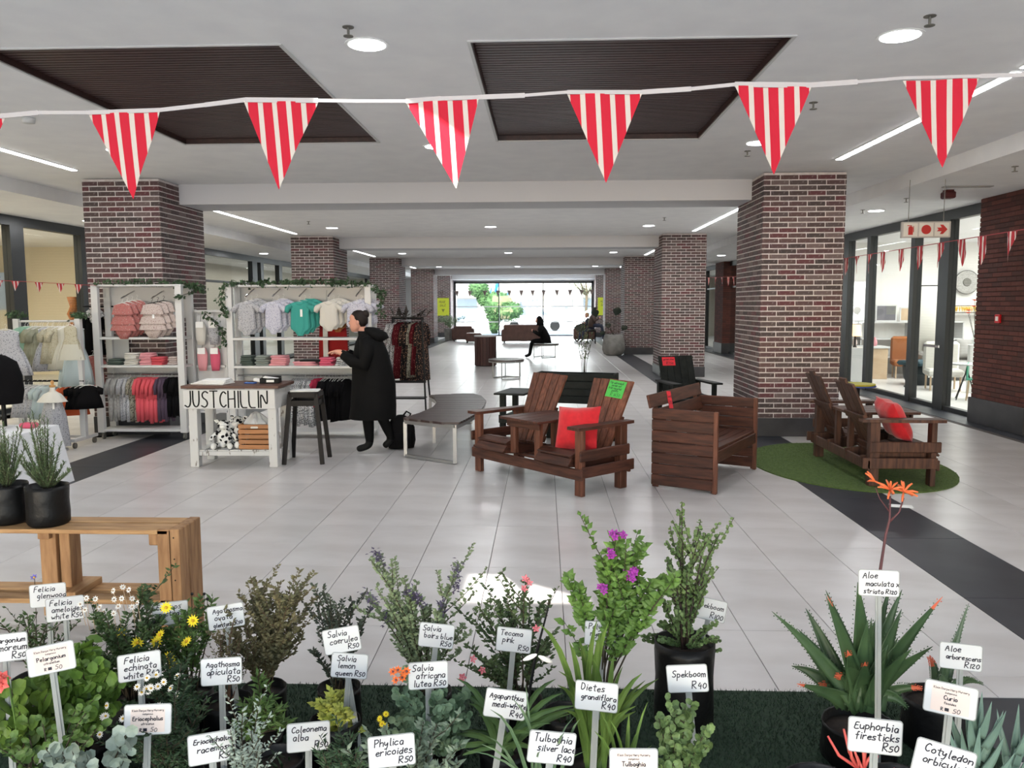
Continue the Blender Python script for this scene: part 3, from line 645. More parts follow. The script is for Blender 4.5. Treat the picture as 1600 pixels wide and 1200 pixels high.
GL = {
 'a': [[(4, 4), (2, 5), (0, 3), (1, 0), (3, 0), (4, 3), (4, 4), (4, 0)]], 'b': [[(0, 9), (0, 0), (3, 0), (4, 2), (3, 4), (0, 3.5)]], 'c': [[(4, 4), (2, 5), (0, 3), (0, 1), (2, 0), (4, 1)]],
 'd': [[(4, 4), (2, 4.5), (0, 2), (1, 0), (3, 0), (4, 3), (4.3, 9), (4, 0)]], 'e': [[(0, 2.5), (4, 3), (3.4, 4.8), (1, 4.6), (0, 2), (1.5, 0), (4, .8)]], 'f': [[(4, 8.5), (2.6, 9), (2, 7), (2, 0)], [(.3, 5), (3.6, 5)]],
 'g': [[(4, 4), (1.5, 5), (0, 2.6), (1.5, .4), (4, 2), (4, 4.6), (3.6, -3), (1, -3.5)]], 'h': [[(0, 9), (0, 0)], [(0, 3), (2, 5), (4, 4), (4, 0)]], 'i': [[(1, 5), (1, 0)], [(1, 7), (1.2, 7.4)]],
 'j': [[(2, 5), (2, -2), (0, -3)]], 'k': [[(0, 9), (0, 0)], [(3.6, 5), (0, 2), (4, 0)]], 'l': [[(1, 9), (1, .5), (2, 0)]], 'm': [[(0, 5), (0, 0)], [(0, 3.6), (1.6, 5), (2.6, 4), (2.6, 0)], [(2.6, 3.6), (4.2, 5), (5.2, 4), (5.2, 0)]],
 'n': [[(0, 5), (0, 0)], [(0, 3), (2, 5), (4, 4), (4, 0)]], 'o': [[(2, 5), (0, 3.4), (.2, 1), (2, 0), (4, 1.2), (3.8, 4), (2, 5)]], 'p': [[(0, 5), (0, -4)], [(0, 4), (2, 5), (4, 3), (3, .4), (0, .6)]],
 'q': [[(4, 4.5), (1.5, 5), (0, 2.6), (1.5, 0), (4, 2), (4, 5), (4, -4), (5, -3)]], 'r': [[(0, 5), (0, 0)], [(0, 3), (2, 5), (3.4, 4.6)]], 's': [[(3.6, 4.6), (1, 5), (.4, 3.2), (3.4, 2), (3, .2), (0, .4)]], 't': [[(2, 8), (2, .6), (3.4, 0)], [(0, 5.6), (4, 5.8)]],
 'u': [[(0, 5), (.2, .8), (2, 0), (4, 1.4), (4, 5), (4, 0)]], 'v': [[(0, 5), (2, 0), (4, 5)]], 'w': [[(0, 5), (1.4, 0), (2.8, 4), (4, 0), (5.4, 5)]], 'x': [[(0, 5), (4, 0)], [(4, 5), (0, 0)]], 'y': [[(0, 5), (.4, 1.4), (2.4, 1), (4, 5), (3.4, -3), (.6, -3.4)]], 'z': [[(0, 5), (4, 5), (0, 0), (4, 0)]],
 'A': [[(0, 0), (2.5, 9), (5, 0)], [(1, 3.4), (4, 3.4)]], 'C': [[(5, 7.6), (3, 9), (.4, 6), (.6, 2), (3, 0), (5, 1.4)]], 'D': [[(0, 9), (0, 0), (3.6, 1), (4.8, 5), (3, 8.6), (0, 9)]], 'E': [[(4.4, 8.6), (1, 9), (.6, 5), (3.6, 5)], [(.6, 5), (0, 1), (2, 0), (4.6, .6)]],
 'F': [[(0, 0), (.4, 9), (5, 9)], [(.2, 4.8), (3.6, 5)]], 'H': [[(0, 9), (0, 0)], [(5, 9), (5, 0)], [(0, 4.6), (5, 4.8)]], 'J': [[(4.4, 9), (4.4, 2), (2.4, 0), (0, 1.2)]], 'I': [[(1, 9), (1, 0)]], 'L': [[(0, 9), (0, 0), (4.6, 0)]], 'N': [[(0, 0), (0, 9), (5, 0), (5, 9)]], 'P': [[(0, 9), (.4, 0)], [(0, 8.6), (3.6, 9), (4.8, 6.6), (3, 4.6), (.4, 4.2)]],
 'R': [[(0, 9), (0, 0)], [(0, 8.6), (3.4, 9), (4.6, 7), (3, 4.8), (0, 4.4), (4.8, 0)]], 'S': [[(5, 8), (3, 9), (.6, 7.6), (1, 5.4), (4, 4), (4.8, 1.8), (2.6, 0), (0, 1)]], 'T': [[(0, 9), (5.4, 9)], [(2.7, 9), (2.7, 0)]], 'U': [[(0, 9), (0, 2), (2.4, 0), (4.8, 2), (4.8, 9)]], 'B': [[(0, 9), (0, 0), (3.4, 0), (4.6, 2.4), (3, 4.6), (0, 4.8), (3, 5), (4, 7.4), (2.8, 9), (0, 9)]],
 'K': [[(0, 9), (0, 0)], [(4.6, 9), (0, 4), (4.8, 0)]], 'M': [[(0, 0), (0, 9), (2.7, 3), (5.4, 9), (5.4, 0)]], 'G': [[(5, 7.6), (3, 9), (.4, 6), (.6, 2), (3, 0), (5, 1.4), (5, 4.4), (3.4, 4.4)]], 'O': [[(2.6, 9), (.2, 6), (.4, 2), (2.6, 0), (5, 2.4), (4.8, 7), (2.6, 9)]], 'Y': [[(0, 9), (2.4, 4.6), (4.8, 9)], [(2.4, 4.6), (2.4, 0)]],
 '0': [[(2, 6.6), (0, 4.4), (.4, 1), (2.2, 0), (4, 2), (3.8, 5.4), (2, 6.6)]], '1': [[(1, 7), (1, 0)]], '2': [[(0, 5.6), (2, 7), (3.8, 5.4), (0, 0), (4, .2)]], '3': [[(0, 6.6), (3.4, 7), (1.6, 4), (4, 2.4), (2.4, 0), (0, .6)]], '4': [[(2.6, 7), (0, 2.8), (4.2, 3)], [(3.6, 5), (3.4, -.6)]],
 '5': [[(4, 7), (1, 6.8), (.6, 4), (3.4, 4), (4, 1.8), (2, 0), (0, .6)]], '6': [[(3.4, 7), (.4, 4), (.6, .8), (2.6, 0), (3.8, 2), (2, 3.6), (.4, 2.4)]], '7': [[(0, 6.8), (4, 7), (1.6, 0)]], '8': [[(3.6, 6), (2, 7), (.6, 5.4), (3.6, 2), (2, 0), (.4, 1.6), (3.6, 6)]], '9': [[(3.6, 5), (2, 7), (.4, 5), (2, 3.6), (3.6, 5.6), (3, 0)]], '-': [[(0, 3), (3, 3)]], '.': [[(.4, 0), (.7, .3)]], '/': [[(0, 0), (3, 8)]]}

def chaikin(p):
    for _ in range(2):
        if len(p) < 3: return p
        q = [p[0]]
        for a, b in zip(p, p[1:]): q += [(a[0]*.75+b[0]*.25, a[1]*.75+b[1]*.25), (a[0]*.25+b[0]*.75, a[1]*.25+b[1]*.75)]
        p = q+[p[-1]]
    return p
def textw(s_, gap=1.6): return sum((3.2 if ch == ' ' else max(x for st in GL[ch] for x, y in st)+gap) for ch in s_)-gap
def strokes(mb, s_, x, y, h, th, rg=None, slant=.12, smooth=True, xs=1.0, gap=1.6, y0=0.0, depth=.0006):
    """pen strokes in the xz plane at depth y0 (towards -y)"""
    k = h/9
    for ch in s_:
        if ch == ' ': x += 3.2*k*xs; continue
        w_ = max(px for st in GL[ch] for px, py in st)
        jx = rg.uniform(-.25, .25) if rg else 0; jy = rg.uniform(-.5, .5) if rg else 0; js = rg.uniform(.88, 1.1) if rg else 1
        for st in GL[ch]:
            P = [((px*xs+jx)*k+x+slant*py*k, (py*js+jy)*k+y) for px, py in st]
            if smooth: P = chaikin(P)
            for i, (a, b) in enumerate(zip(P, P[1:])):
                d = Vector((b[0]-a[0], b[1]-a[1])); L = d.length
                if L < 1e-6: continue
                d /= L; n_ = Vector((-d.y, d.x))*th/2; e = d*th*.35
                V = [(a[0]-e.x-n_.x, a[1]-e.y-n_.y), (b[0]+e.x-n_.x, b[1]+e.y-n_.y), (b[0]+e.x+n_.x, b[1]+e.y+n_.y), (a[0]-e.x+n_.x, a[1]-e.y+n_.y)]
                yy = y0-depth-.00003*(i % 2)
                mb.add([(v[0], yy, v[1]) for v in V], [(0, 1, 2, 3)])
        x += (w_*xs+gap)*k
    return x
def card(label, loc, rot, w_, h, m_, lines, th=.004, seed=1):
    r = thing('price_card', label, 'sign', loc); r.rotation_euler = rot; rg = random.Random(seed)
    MB().slab(-w_/2, w_/2, 0, .0012, -h/2, h/2, .0004).build('card', m_, r); t = MB()
    for (s_, fx, fy, fh) in lines:
        k = min(fh*h, w_*.9*9/textw(s_)); strokes(t, s_, -w_/2+fx*w_, -h/2+fy*h, k, th, rg)
    t.build('lettering', M_ink, r); return r
# green card lies on the right back of the front chair
M = a1.matrix_world
ab = Matrix.Translation(a1.location) @ Matrix.Rotation(R(-47.6), 4, 'Z') @ Matrix.Translation((1.30, .42, .27)) @ Matrix.Rotation(R(-24), 4, 'X') @ Matrix.Translation((0, -.016, .68)) @ Matrix.Rotation(R(3), 4, 'Y')
cg = card('bright green handwritten price card on the right back of the double chair', (0, 0, 0), (0, 0, 0), .22, .17, M_green, [('flip adirondack', .06, .80, .13), ('garden set', .2, .64, .13), ('from recycled', .06, .48, .13), ('pallets', .3, .34, .13), ('R 1650', .28, .08, .24)], .0035)
cg.matrix_world = ab
# slatted sofa bench
def plank_sofa():
    r = thing('plank_bench', 'brown plank bench with solid slatted ends and pink price tag', 'seat', (1.545, 7.115, 0), R(60.2)); L, D, H = 1.33, .62, .745
    for x0 in (0, L-.045):
        n = 7; hh = (H-.02)/n
        for i in range(n):
            MB().slab(x0, x0+.03, .03, D-.0, .02+i*hh+.003, .02+(i+1)*hh-.002, .006).build('end_plank', M_woody, r)
        for yy in (.0, D-.06): MB().slab(x0-.0+.028, x0+.045+.025*(x0 > 0)-.025*(x0 > 0), yy+.0, yy+.06, 0, H-.02, .004).build('corner_post', M_wood, r)
        MB().slab(x0-.006, x0+.034, -.006, .034, 0, H, .006).build('edge_post', M_wood, r)
    for i in range(6): MB().slab(.035, L-.045, .02+i*.092, .02+i*.092+.085, .385, .41, .004).build('seat_slat', M_woodx, r)
    MB().slab(.035, L-.045, .0, .022, .28, .385, .004).build('apron', M_woodx, r); MB().slab(.035, L-.045, D-.04, D-.02, .28, .385, .004).build('apron', M_woodx, r)
    M = Matrix.Translation((0, D-.1, .42)) @ Matrix.Rotation(R(-14), 4, 'X')
    for i in range(3): MB().slab(.035 if i < 2 else -.06, L-.04 if i < 2 else L+.02, 0, .024, .05+i*.145, .05+i*.145+.125, .005, M).build('back_plank', M_woodx, r)
    for x in (.1, L-.12): MB().slab(x, x+.06, .024, .05, -.1, .46, .003, M).build('back_post', M_wood, r)
    return r
s1 = plank_sofa()
p = on(s1, .36, .56, .80); ct = card('pink price tag hanging on the back of the plank bench', (0, 0, 0), (0, 0, 0), .10, .17, M_pink, [('bench', .12, .62, .2), ('R850', .12, .25, .26)], .004, 3)
ct.location = on(s1, .40, .50, .765); ct.rotation_euler = (R(-14), R(-8), R(60.2))
ct.matrix_world = Matrix.Translation(s1.location) @ Matrix.Rotation(R(60.2), 4, 'Z') @ Matrix.Translation((.42, .52, .42)) @ Matrix.Rotation(R(-14), 4, 'X') @ Matrix.Translation((0, -.004, .37)) @ Matrix.Rotation(R(6), 4, 'Y')
# black chair behind
def single_chair(loc, rz):
    r = thing('black_garden_chair', 'black painted garden chair with pink price card before the second right pillar', 'seat', loc, rz)
    W, D = .66, .56
    for x in (.03, W-.03):
        MB().slab(x-.03, x+.03, -.02, .03, 0, .58, .004).build('front_leg', M_bwood, r); MB().slab(x-.03, x+.03, D-.05, D+.02, 0, .58, .004).build('rear_leg', M_bwood, r)
        MB().prism([(x-.07, -.12), (x+.07, -.12), (x+.07, .1), (x+.04, D+.06), (x-.04, D+.06), (x-.07, .1)], .58, .605).build('armrest', M_bwood, r)
        MB().slab(x-.015, x+.015, -.02, D+.02, .3, .4, .004).build('side_rail', M_bwood, r)
    for i in range(6): MB().slab(.07, W-.07, -.05+i*.09, .03+i*.09, .36-i*.012, .38-i*.012, .003).build('seat_slat', M_bwood, r)
    M = Matrix.Translation((W/2, .42, .28)) @ Matrix.Rotation(R(-22), 4, 'X')
    for i in range(5): MB().slab(-.27+i*.108, -.27+i*.108+.104, 0, .022, 0, .72, .004, M).build('back_slat', M_bwood, r)
    MB().slab(-.27, .27, .022, .045, .4, .47, .003, M).build('back_batten', M_bwood, r)
    return r, M
bc, MM = single_chair((2.72, 12.9, 0), R(14))
bc.location = (1.72, 10.7, 0)
b2 = aty(1047, 600, 11.3); bc.location = (b2.x+.02, 11.2, 0)
ct = card('pinkish red price card on the black garden chair back', (0, 0, 0), (0, 0, 0), .2, .13, M_pink, [('garden chair', .08, .66, .2), ('R750', .3, .15, .34)], .005, 4)
ct.matrix_world = Matrix.Translation(bc.location) @ Matrix.Rotation(R(14), 4, 'Z') @ MM @ Matrix.Translation((-.12, -.004, .63))
# black bench with planter box behind the front chair
o = thing('planter_bench', 'black slatted seat with a tall planter box behind the front chair', 'planter', (.62, 9.9, 0), R(-16))
pb0 = aty(800, 606, 10.4); o.location = (pb0.x, 10.3, 0); 
for i in range(4): MB().slab(.32, 1.34, -.02, 0, .46+i*.095, .46+i*.095+.09, .003).build('box_plank', M_bwood, o); 
for i in range(4): MB().slab(.32, 1.34, .28, .30, .46+i*.095, .46+i*.095+.09, .003).build('box_plank', M_bwood, o)
for x in (.32, 1.32): MB().slab(x, x+.02, 0, .28, .46, .84, .003).build('box_end', M_bwood, o)
MB().bb(.34, 1.32, .0, .28, .78, .80).build('soil', mat('soil', (50, 38, 30), .95, (30, 24, 20), 40), o)
for x in (.04, .5, 1.1, 1.34): MB().slab(x-.035, x+.035, .0, .06, 0, .60 if x < .1 else .46, .004).build('leg', M_bwood, o)
for x in (.04, 1.34): MB().slab(x-.035, x+.035, -.5, -.44, 0, .60, .004).build('leg', M_bwood, o)
MB().slab(-.05, .34, -.56, .1, .60, .625, .004).build('side_top', M_bwood, o); MB().slab(1.28, 1.42, -.56, .1, .60, .625, .004).build('armrest', M_bwood, o)
for i in range(5): MB().slab(.08, 1.3, -.5+i*.1, -.41+i*.1, .34, .36, .003).build('seat_slat', M_bwood, o)
MB().slab(.0, 1.34, -.52, -.5, .25, .35, .003).build('apron', M_bwood, o)

# ================================================================ STEEL BENCHES AND TABLES
M_dslat = mat('dark_bench_slat', (66, 48, 46), .42, (48, 34, 33), 10, (1, 9, 9), rnd=.15)
M_gsteel = mat('brushed_steel', (158, 158, 158), .35, metal=.7)
def slats(poly, pitch, z0, z1, m_, par, gap=.02, org=(0, 0)):
    ys = [p[1] for p in poly]; y = min(ys)
    while y < max(ys)-.02:
        ya, yb = y+gap/2, min(y+pitch-gap/2, max(ys)-.003)
        def span(yy):
            X = []
            for (a, b) in zip(poly, poly[1:]+poly[:1]):
                if (a[1]-yy)*(b[1]-yy) < 0: X.append(a[0]+(b[0]-a[0])*(yy-a[1])/(b[1]-a[1]))
            return (min(X), max(X)) if len(X) > 1 else None
        A, B = span(ya+.002), span(yb-.002)
        if A and B and A[1]-A[0] > .05 and B[1]-B[0] > .05:
            MB().prism([(A[0]-org[0], ya-org[1]), (A[1]-org[0], ya-org[1]), (B[1]-org[0], yb-org[1]), (B[0]-org[0], yb-org[1])], z0, z1).build('slat', m_, par)
        y += pitch
outl = [fl(a, b, .45) for a, b in ((628, 653), (712, 662), (728, 655), (742, 647), (754, 637), (760, 626), (752, 618), (737, 614), (669, 617), (679, 622), (683, 628), (676, 636), (655, 645))]
outl = [(p.x, p.y) for p in outl]; c0 = (sum(p[0] for p in outl)/13, sum(p[1] for p in outl)/13)
o = thing('curved_bench', 'curved bench of dark slats on a silver steel frame', 'bench', (c0[0], c0[1], 0))
slats(outl, .095, .425, .45, M_dslat, o, org=c0)
fr = MB(); n = len(outl); cx, cy = 0, 0
loc = [(p[0]-c0[0], p[1]-c0[1]) for p in outl]
ins = [(x*.93, y*.97) for x, y in loc]
for a, b in zip(ins, ins[1:]+ins[:1]): fr.bar((*a, .405), (*b, .405), .035, .045)
fr.build('seat_frame', M_gsteel, o)
for (i, j) in ((0, 1), (7, 8)):
    for k in (i, j): MB().bar((*ins[k], .015), (*ins[k], .40), .038, .038, (0, 1, 0)).build('leg', M_gsteel, o)
    MB().bar((*ins[i], .02), (*ins[j], .02), .038, .03).build('foot_rail', M_gsteel, o)
for k in (4, 11): MB().bar((*ins[k], .0), (*ins[k], .40), .038, .038, (0, 1, 0)).build('leg', M_gsteel, o)
def round_table(c, r_, lab, seed=0):
    o = thing('round_slat_table', lab, 'table', (c[0], c[1], 0)); poly = [(r_*math.cos(R(t*15)), r_*math.sin(R(t*15))*1.25) for t in range(24)]
    slats(poly, .1, .42, .45, M_dslat, o); f = MB(); 
    for k in range(24):
        a, b = poly[k], poly[(k+1) % 24]; f.bar((a[0]*.95, a[1]*.95, .405), (b[0]*.95, b[1]*.95, .405), .03, .04)
    f.build('rim', M_gsteel, o)
    for (x, y) in ((-.75, .1), (-.2, -.85), (.75, -.4), (.75, .5), (-.1, .85)):
        MB().bar((x*r_, y*r_*1.2, .02), (x*r_, y*r_*1.2, .4), .025, .025, (0, 1, 0)).build('leg', M_gsteel, o)
    for (a, b) in (((-.75, .1), (-.1, .85)), ((-.2, -.85), (.75, -.4)), ((.75, .5), (-.1, .85))):
        MB().bar((a[0]*r_, a[1]*r_*1.2, .012), (b[0]*r_, b[1]*r_*1.2, .012), .025, .02).build('foot_rail', M_gsteel, o)
    return o
c = fl(791, 561, .45); t1 = round_table((c.x, c.y), .42, 'low round table with dark slats on steel legs beside the brown drum')
c = fl(851, 537, .45); t2 = round_table((c.x, 26.2), .47, 'low round slatted table the seated dark figure sits on')
c = aty(758, 550, 22.35)
o = thing('wooden_drum', 'tall dark brown half-round wooden drum with pale top in the aisle', 'counter', (c.x, 22.5, 0)); 
for k in range(22):
    a, b = R(k*360/22+1), R((k+1)*360/22-1); MB().prism([(.31*math.cos(a), .31*math.sin(a)), (.31*math.cos(b), .31*math.sin(b)), (.285*math.cos(b), .285*math.sin(b)), (.285*math.cos(a), .285*math.sin(a))], .02, .82).build('stave', mat('drum_brown', (74, 44, 40), .5, rnd=.1), o)
MB().lathe([(.28, .0), (.28, .82)], 22).build('core', M_black, o); MB().lathe([(.315, .82), (.32, .83), (.32, .85), (.31, .858)], 32).build('top', M_white, o)
# leather seats at the far end
M_lea = mat('brown_leather', (92, 60, 52), .4, (74, 46, 40), 5)
def sofa(nm, lab, x0, x1, y, d, h, cat='sofa'):
    o = thing(nm, lab, cat, ((x0+x1)/2, y, 0)); w_ = (x1-x0)/2
    MB().slab(-w_+.12, w_-.12, .05, d, .08, .40, .04).build('base', M_lea, o); MB().slab(-w_+.1, w_-.1, 0, .22, .08, h, .05).build('backrest', M_lea, o)
    for s_ in (-1, 1): MB().slab(*(sorted((s_*w_, s_*(w_-.16)))), .0, d, .06, .62, .05).build('arm', M_lea, o)
    n = max(1, int((2*w_-.3)/.6))
    for i in range(n):
        a = -w_+.16+i*(2*w_-.32)/n; MB().slab(a+.005, a+(2*w_-.32)/n-.005, .2, d-.02, .40, .5, .03).build('seat_cushion', M_lea, o)
    for sx in (-w_+.12, w_-.12):
        for yy in (.08, d-.08): MB().cyl((sx, yy, 0), (sx, yy, .08), .025).build('foot', M_black, o)
    return o
sofa('leather_sofa', 'brown leather sofa with its back to us before the far glass', -1.9, -.1, 36.0, .9, .83)
sofa('leather_armchair', 'brown leather armchair on the left before the far glass', aty(707, 520, 38).x, aty(742, 520, 38).x, 37.6, .85, .72, 'armchair')
sofa('leather_armchair', 'brown leather armchair on the right before the far glass', aty(896, 520, 38).x, aty(930, 520, 38).x, 37.8, .85, .78, 'armchair')
c = fl(739, 537); o = thing('leather_ottoman', 'small brown leather ottoman beside the left armchair', 'ottoman', (c.x, 36.0, 0)); MB().slab(-.36, .36, -.25, .25, .08, .46, .05).build('cushion_block', M_lea, o)
for sx in (-.3, .3): 
    for sy in (-.2, .2): MB().cyl((sx, sy, 0), (sx, sy, .09), .02).build('foot', M_black, o)

# ================================================================ RUG AND ARTIFICIAL GRASS
M_turf = mat('artificial_turf', (84, 104, 50), .95, (66, 86, 38), 40); M_turfd = mat('dark_turf', (40, 60, 42), .95, (28, 46, 32), 60)
def turf(nm, lab, poly, m_, n, h, cat, inside, seed=2):
    xs = [p[0] for p in poly]; ys = [p[1] for p in poly]; c = ((min(xs)+max(xs))/2, (min(ys)+max(ys))/2)
    o = thing(nm, lab, cat, (c[0], c[1], 0)); MB().prism([(x-c[0], y-c[1]) for x, y in poly], 0, .012).build('backing', m_, o)
    rg = random.Random(seed); b_ = MB()
    for _ in range(n):
        x, y = rg.uniform(min(xs), max(xs)), rg.uniform(min(ys), max(ys))
        if not inside(x, y): continue
        x -= c[0]; y -= c[1]; dx, dy = rg.uniform(-.6, .6)*h, rg.uniform(-.6, .6)*h; t = rg.uniform(0, 3.14); wx, wy = .002*math.cos(t), .002*math.sin(t)
        b_.add([(x-wx, y-wy, .010), (x+wx, y+wy, .010), (x+dx, y+dy, .010+h*rg.uniform(.6, 1))], [(0, 1, 2)])
    b_.build('pile', m_, o, kind='stuff'); return o
rc = (3.21, 8.5)
rx, ry = .98, 1.3
turf('grass_rug', 'round green artificial grass rug under the right hand chair', [(rc[0]+rx*math.cos(R(t*7.5)), rc[1]+ry*math.sin(R(t*7.5))) for t in range(48)], M_turf, 26000, .012, 'rug', lambda x, y: ((x-rc[0])/rx)**2+((y-rc[1])/ry)**2 < 1)
turf('grass_mat', 'dark green artificial grass mat under the potted plants', [(-2.9, 1.2), (1.72, 1.2), (1.72, 3.40), (-2.9, 3.40)], M_turfd, 110000, .02, 'mat', lambda x, y: True)
c = fl(1408, 791); tag(MB().bb(-.09, .09, -.05, .05, 0.0005, .0025).build('paper_card', M_paper, None, loc=(c.x, c.y, 0)), 'white card lying on the dark floor strip beside the rug', 'card').rotation_euler = (0, 0, R(-15))
for i, (px, py, z) in enumerate(((1381, 641, .63),)):
    c = on(a2, .78, .25, .629); tag(MB().bb(-.06, .06, -.04, .04, 0, .002).build('paper_card', M_paper, None, loc=c), 'small white card on the table of the right hand chair', 'card')

# ================================================================ CLOTHES STALL
def rod(name, p, q, r_, m_, par, n=8): return MB().cyl(p, q, r_, n).build(name, m_, par)
M_fgreen = mat('pale_mint_cotton', (140, 178, 158), .9); M_cream2 = spots('cream_print', (182, 176, 154), (150, 142, 116), 70, .25); M_sage = mat('sage_cotton', (158, 158, 138), .9, (140, 140, 118), 20)
M_pinkf = spots('pink_floral', (172, 108, 104), (112, 58, 58), 60, .3, (225, 190, 180)); M_palef = spots('pale_floral', (188, 174, 168), (136, 106, 102), 70, .25)
M_greyf = spots('grey_floral', (176, 176, 180), (104, 106, 112), 65, .26); M_lil = spots('lilac_floral', (196, 196, 208), (140, 142, 170), 70, .28); M_teal = mat('teal_cotton', (58, 152, 142), .9)
M_whitef = mat('white_cotton', (206, 203, 195), .9); M_rust = mat('rust_cotton', (150, 92, 50), .9); M_coral = mat('coral_cotton', (212, 84, 94), .9); M_purple = mat('plum_cotton', (78, 62, 80), .9)
M_blackf = mat('black_fabric', (15, 14, 16), .95, spec=.15); M_greyc = mat('grey_marl', (172, 170, 166), .9, (150, 148, 144), 30); M_camo = spots('camo_print', (150, 146, 132), (84, 78, 66), 40, .35); M_orange = mat('orange_cotton', (214, 96, 52), .9)
M_blueg = mat('pale_blue_tulle', (176, 190, 192), .9); M_stripe = spots('black_white_print', (205, 205, 205), (60, 60, 64), 80, .4); M_tulle = mat('cream_tulle', (190, 188, 174), .9); M_redf = mat('raspberry_cotton', (186, 44, 74), .9)
M_wine = spots('wine_dotted', (86, 22, 30), (190, 120, 110), 40, .16); M_dfl = spots('dark_floral', (34, 30, 32), (150, 110, 80), 45, .26, (190, 150, 130)); M_pkc = mat('rose_cotton', (216, 150, 156), .9); M_dgr = mat('bottle_green_cotton', (70, 82, 76), .9); M_sgr = mat('grey_green_cotton', (128, 136, 130), .9)
M_mag = mat('deep_pink_cotton', (206, 90, 116), .9)
M_hang = mat('white_hanger', (225, 225, 222), .4); M_tagm = mat('swing_tag', (238, 238, 236), .6)
def hanger(par, w_=.11, m_=None, zt=0):
    h = MB(); h.tube([(0, 0, zt-.045), (0, 0, zt-.02), (.012, 0, zt-.008), (.012, 0, zt+.004), (0, 0, zt+.012), (-.012, 0, zt+.004)], .0022, 5)
    h.tube([(-w_, 0, zt-.085), (-w_*.4, 0, zt-.055), (0, 0, zt-.045), (w_*.4, 0, zt-.055), (w_, 0, zt-.085)], .0045, 5)
    return h.build('hanger', m_ or M_hang, par)
def wav(k, a, ph=0): return lambda i, t: 1+a*math.sin(k*t+ph+i*.25)*min(1, i/3)
def garment(nm, label, cat, kind, m_, m2=None, w_=.10, L=.36, loc=(0, 0, 0), rz=0, group=None, hm=None, seed=0, tag_=False):
    r = thing(nm, label, cat, loc, rz, group); rg = random.Random(seed); T = .022; z0 = -.06; b = MB(); ph = rg.uniform(0, 6)
    hanger(r, w_*.85, hm)
    if kind == 'dress':
        b.loft([(0, 0, z0, w_*.45, T*.6), (0, 0, z0-.02, w_*.8, T), (0, 0, z0-L*.18, w_*.82, T), (0, 0, z0-L*.36, w_*.78, T), (0, 0, z0-L*.5, w_*1.05, T*1.2), (0, 0, z0-L*.75, w_*1.35, T*1.5), (0, 0, z0-L, w_*1.55, T*1.7)], 28, True, wav(9, .10, ph))
        b.build('bodice_and_skirt', m_, r, True)
        if m2: MB().loft([(0, 0, z0-L*.55, w_*1.1, T*1.4), (0, 0, z0-L*.8, w_*1.5, T*1.8), (0, 0, z0-L*1.02, w_*1.7, T*2)], 30, False, wav(11, .12, ph)).build('overskirt', m2, r, True)
    elif kind == 'ruffle':
        b.loft([(0, 0, z0, w_*.45, T*.6), (0, 0, z0-.02, w_*.85, T), (0, 0, z0-L*.3, w_*.85, T), (0, 0, z0-L*.6, w_*.9, T*1.2), (0, 0, z0-L*.82, w_*.8, T*1.2), (0, 0, z0-L, w_*.35, T)], 24, True, wav(7, .06, ph)); b.build('body', m_, r, True)
        for zz, s_ in ((.22, 1.1), (.5, 1.25), (.68, 1.3)): MB().loft([(0, 0, z0-L*(zz-.12), w_*s_*.8, T*1.2), (0, 0, z0-L*(zz+.08), w_*s_, T*1.9)], 30, False, wav(11, .10, ph)).build('ruffle', m2 or m_, r, True)
    elif kind == 'onesie':
        b.loft([(0, 0, z0+.012, w_*.42, T*.4), (0, 0, z0+.006, w_*.5, T*.6), (0, 0, z0-.012, w_*.86, T*.8), (0, 0, z0-.03, w_*.92, T), (0, 0, z0-L*.25, w_*.84, T), (0, 0, z0-L*.5, w_*.84, T*1.1), (0, 0, z0-L*.72, w_*.9, T*1.2), (0, 0, z0-L*.79, w_*.84, T*1.1), (0, 0, z0-L*.87, w_*.5, T), (0, 0, z0-L*.97, w_*.3, T*.8), (0, 0, z0-L, w_*.26, T*.6)], 36, True, lambda i, t: 1+.10*math.sin(9*t+ph+i*.3)*min(1, i/5)*(abs(math.sin(t))**.5)).loft([(0, -T*.75, z0+.008, w_*.40, .004), (0, -T*.95, z0-.02, w_*.26, .004), (0, -T*.98, z0-.03, w_*.1, .003)], 12); b.build('body', m_, r, True)
        for s_ in (-1, 1): MB().tube([(s_*w_*.72, 0, z0-.035), (s_*w_*1.05, 0, z0-.06), (s_*w_*1.3, 0, z0-.115)], [.030, .036, .038], 10).build('sleeve', m2 or m_, r, True)
    elif kind == 'suit':       # long sleepsuit: body, two legs, two sleeves
        b.loft([(0, 0, z0+.01, w_*.4, T*.5), (0, 0, z0-.02, w_*.85, T), (0, 0, z0-L*.3, w_*.8, T), (0, 0, z0-L*.5, w_*.85, T*1.1)], 20, True, wav(5, .07, ph)); b.build('body', m_, r, True)
        for s_ in (-1, 1):
            MB().tube([(s_*w_*.65, 0, z0-.02), (s_*w_*1.05, .0, z0-L*.2), (s_*w_*1.1, 0, z0-L*.38)], [.026, .024, .018], 8).build('sleeve', m_, r, True)
            MB().tube([(s_*w_*.42, 0, z0-L*.46), (s_*w_*.5, .004, z0-L*.75), (s_*w_*.55, 0, z0-L)], [.036, .03, .022], 8).build('trouser_leg', m2 or m_, r, True)
    elif kind == 'long':
        b.loft([(0, 0, z0, w_*.45, T*.6), (0, 0, z0-.03, w_*.95, T), (0, 0, z0-L*.3, w_*.9, T), (0, 0, z0-L*.6, w_*1.1, T*1.2), (0, 0, z0-L, w_*1.3, T*1.5)], 28, True, wav(9, .09, ph)); b.build('body', m_, r, True)
        for s_ in (-1, 1): MB().tube([(s_*w_*.75, 0, z0-.04), (s_*w_*1.15, 0, z0-L*.22), (s_*w_*1.15, .01, z0-L*.4)], [.035, .035, .025], 8).build('sleeve', m_, r, True)
    if tag_: MB().bb(.012, .04, -T-.012, -T-.010, z0-L*.42, z0-L*.2).build('swing_tag', M_tagm, r)
    return r
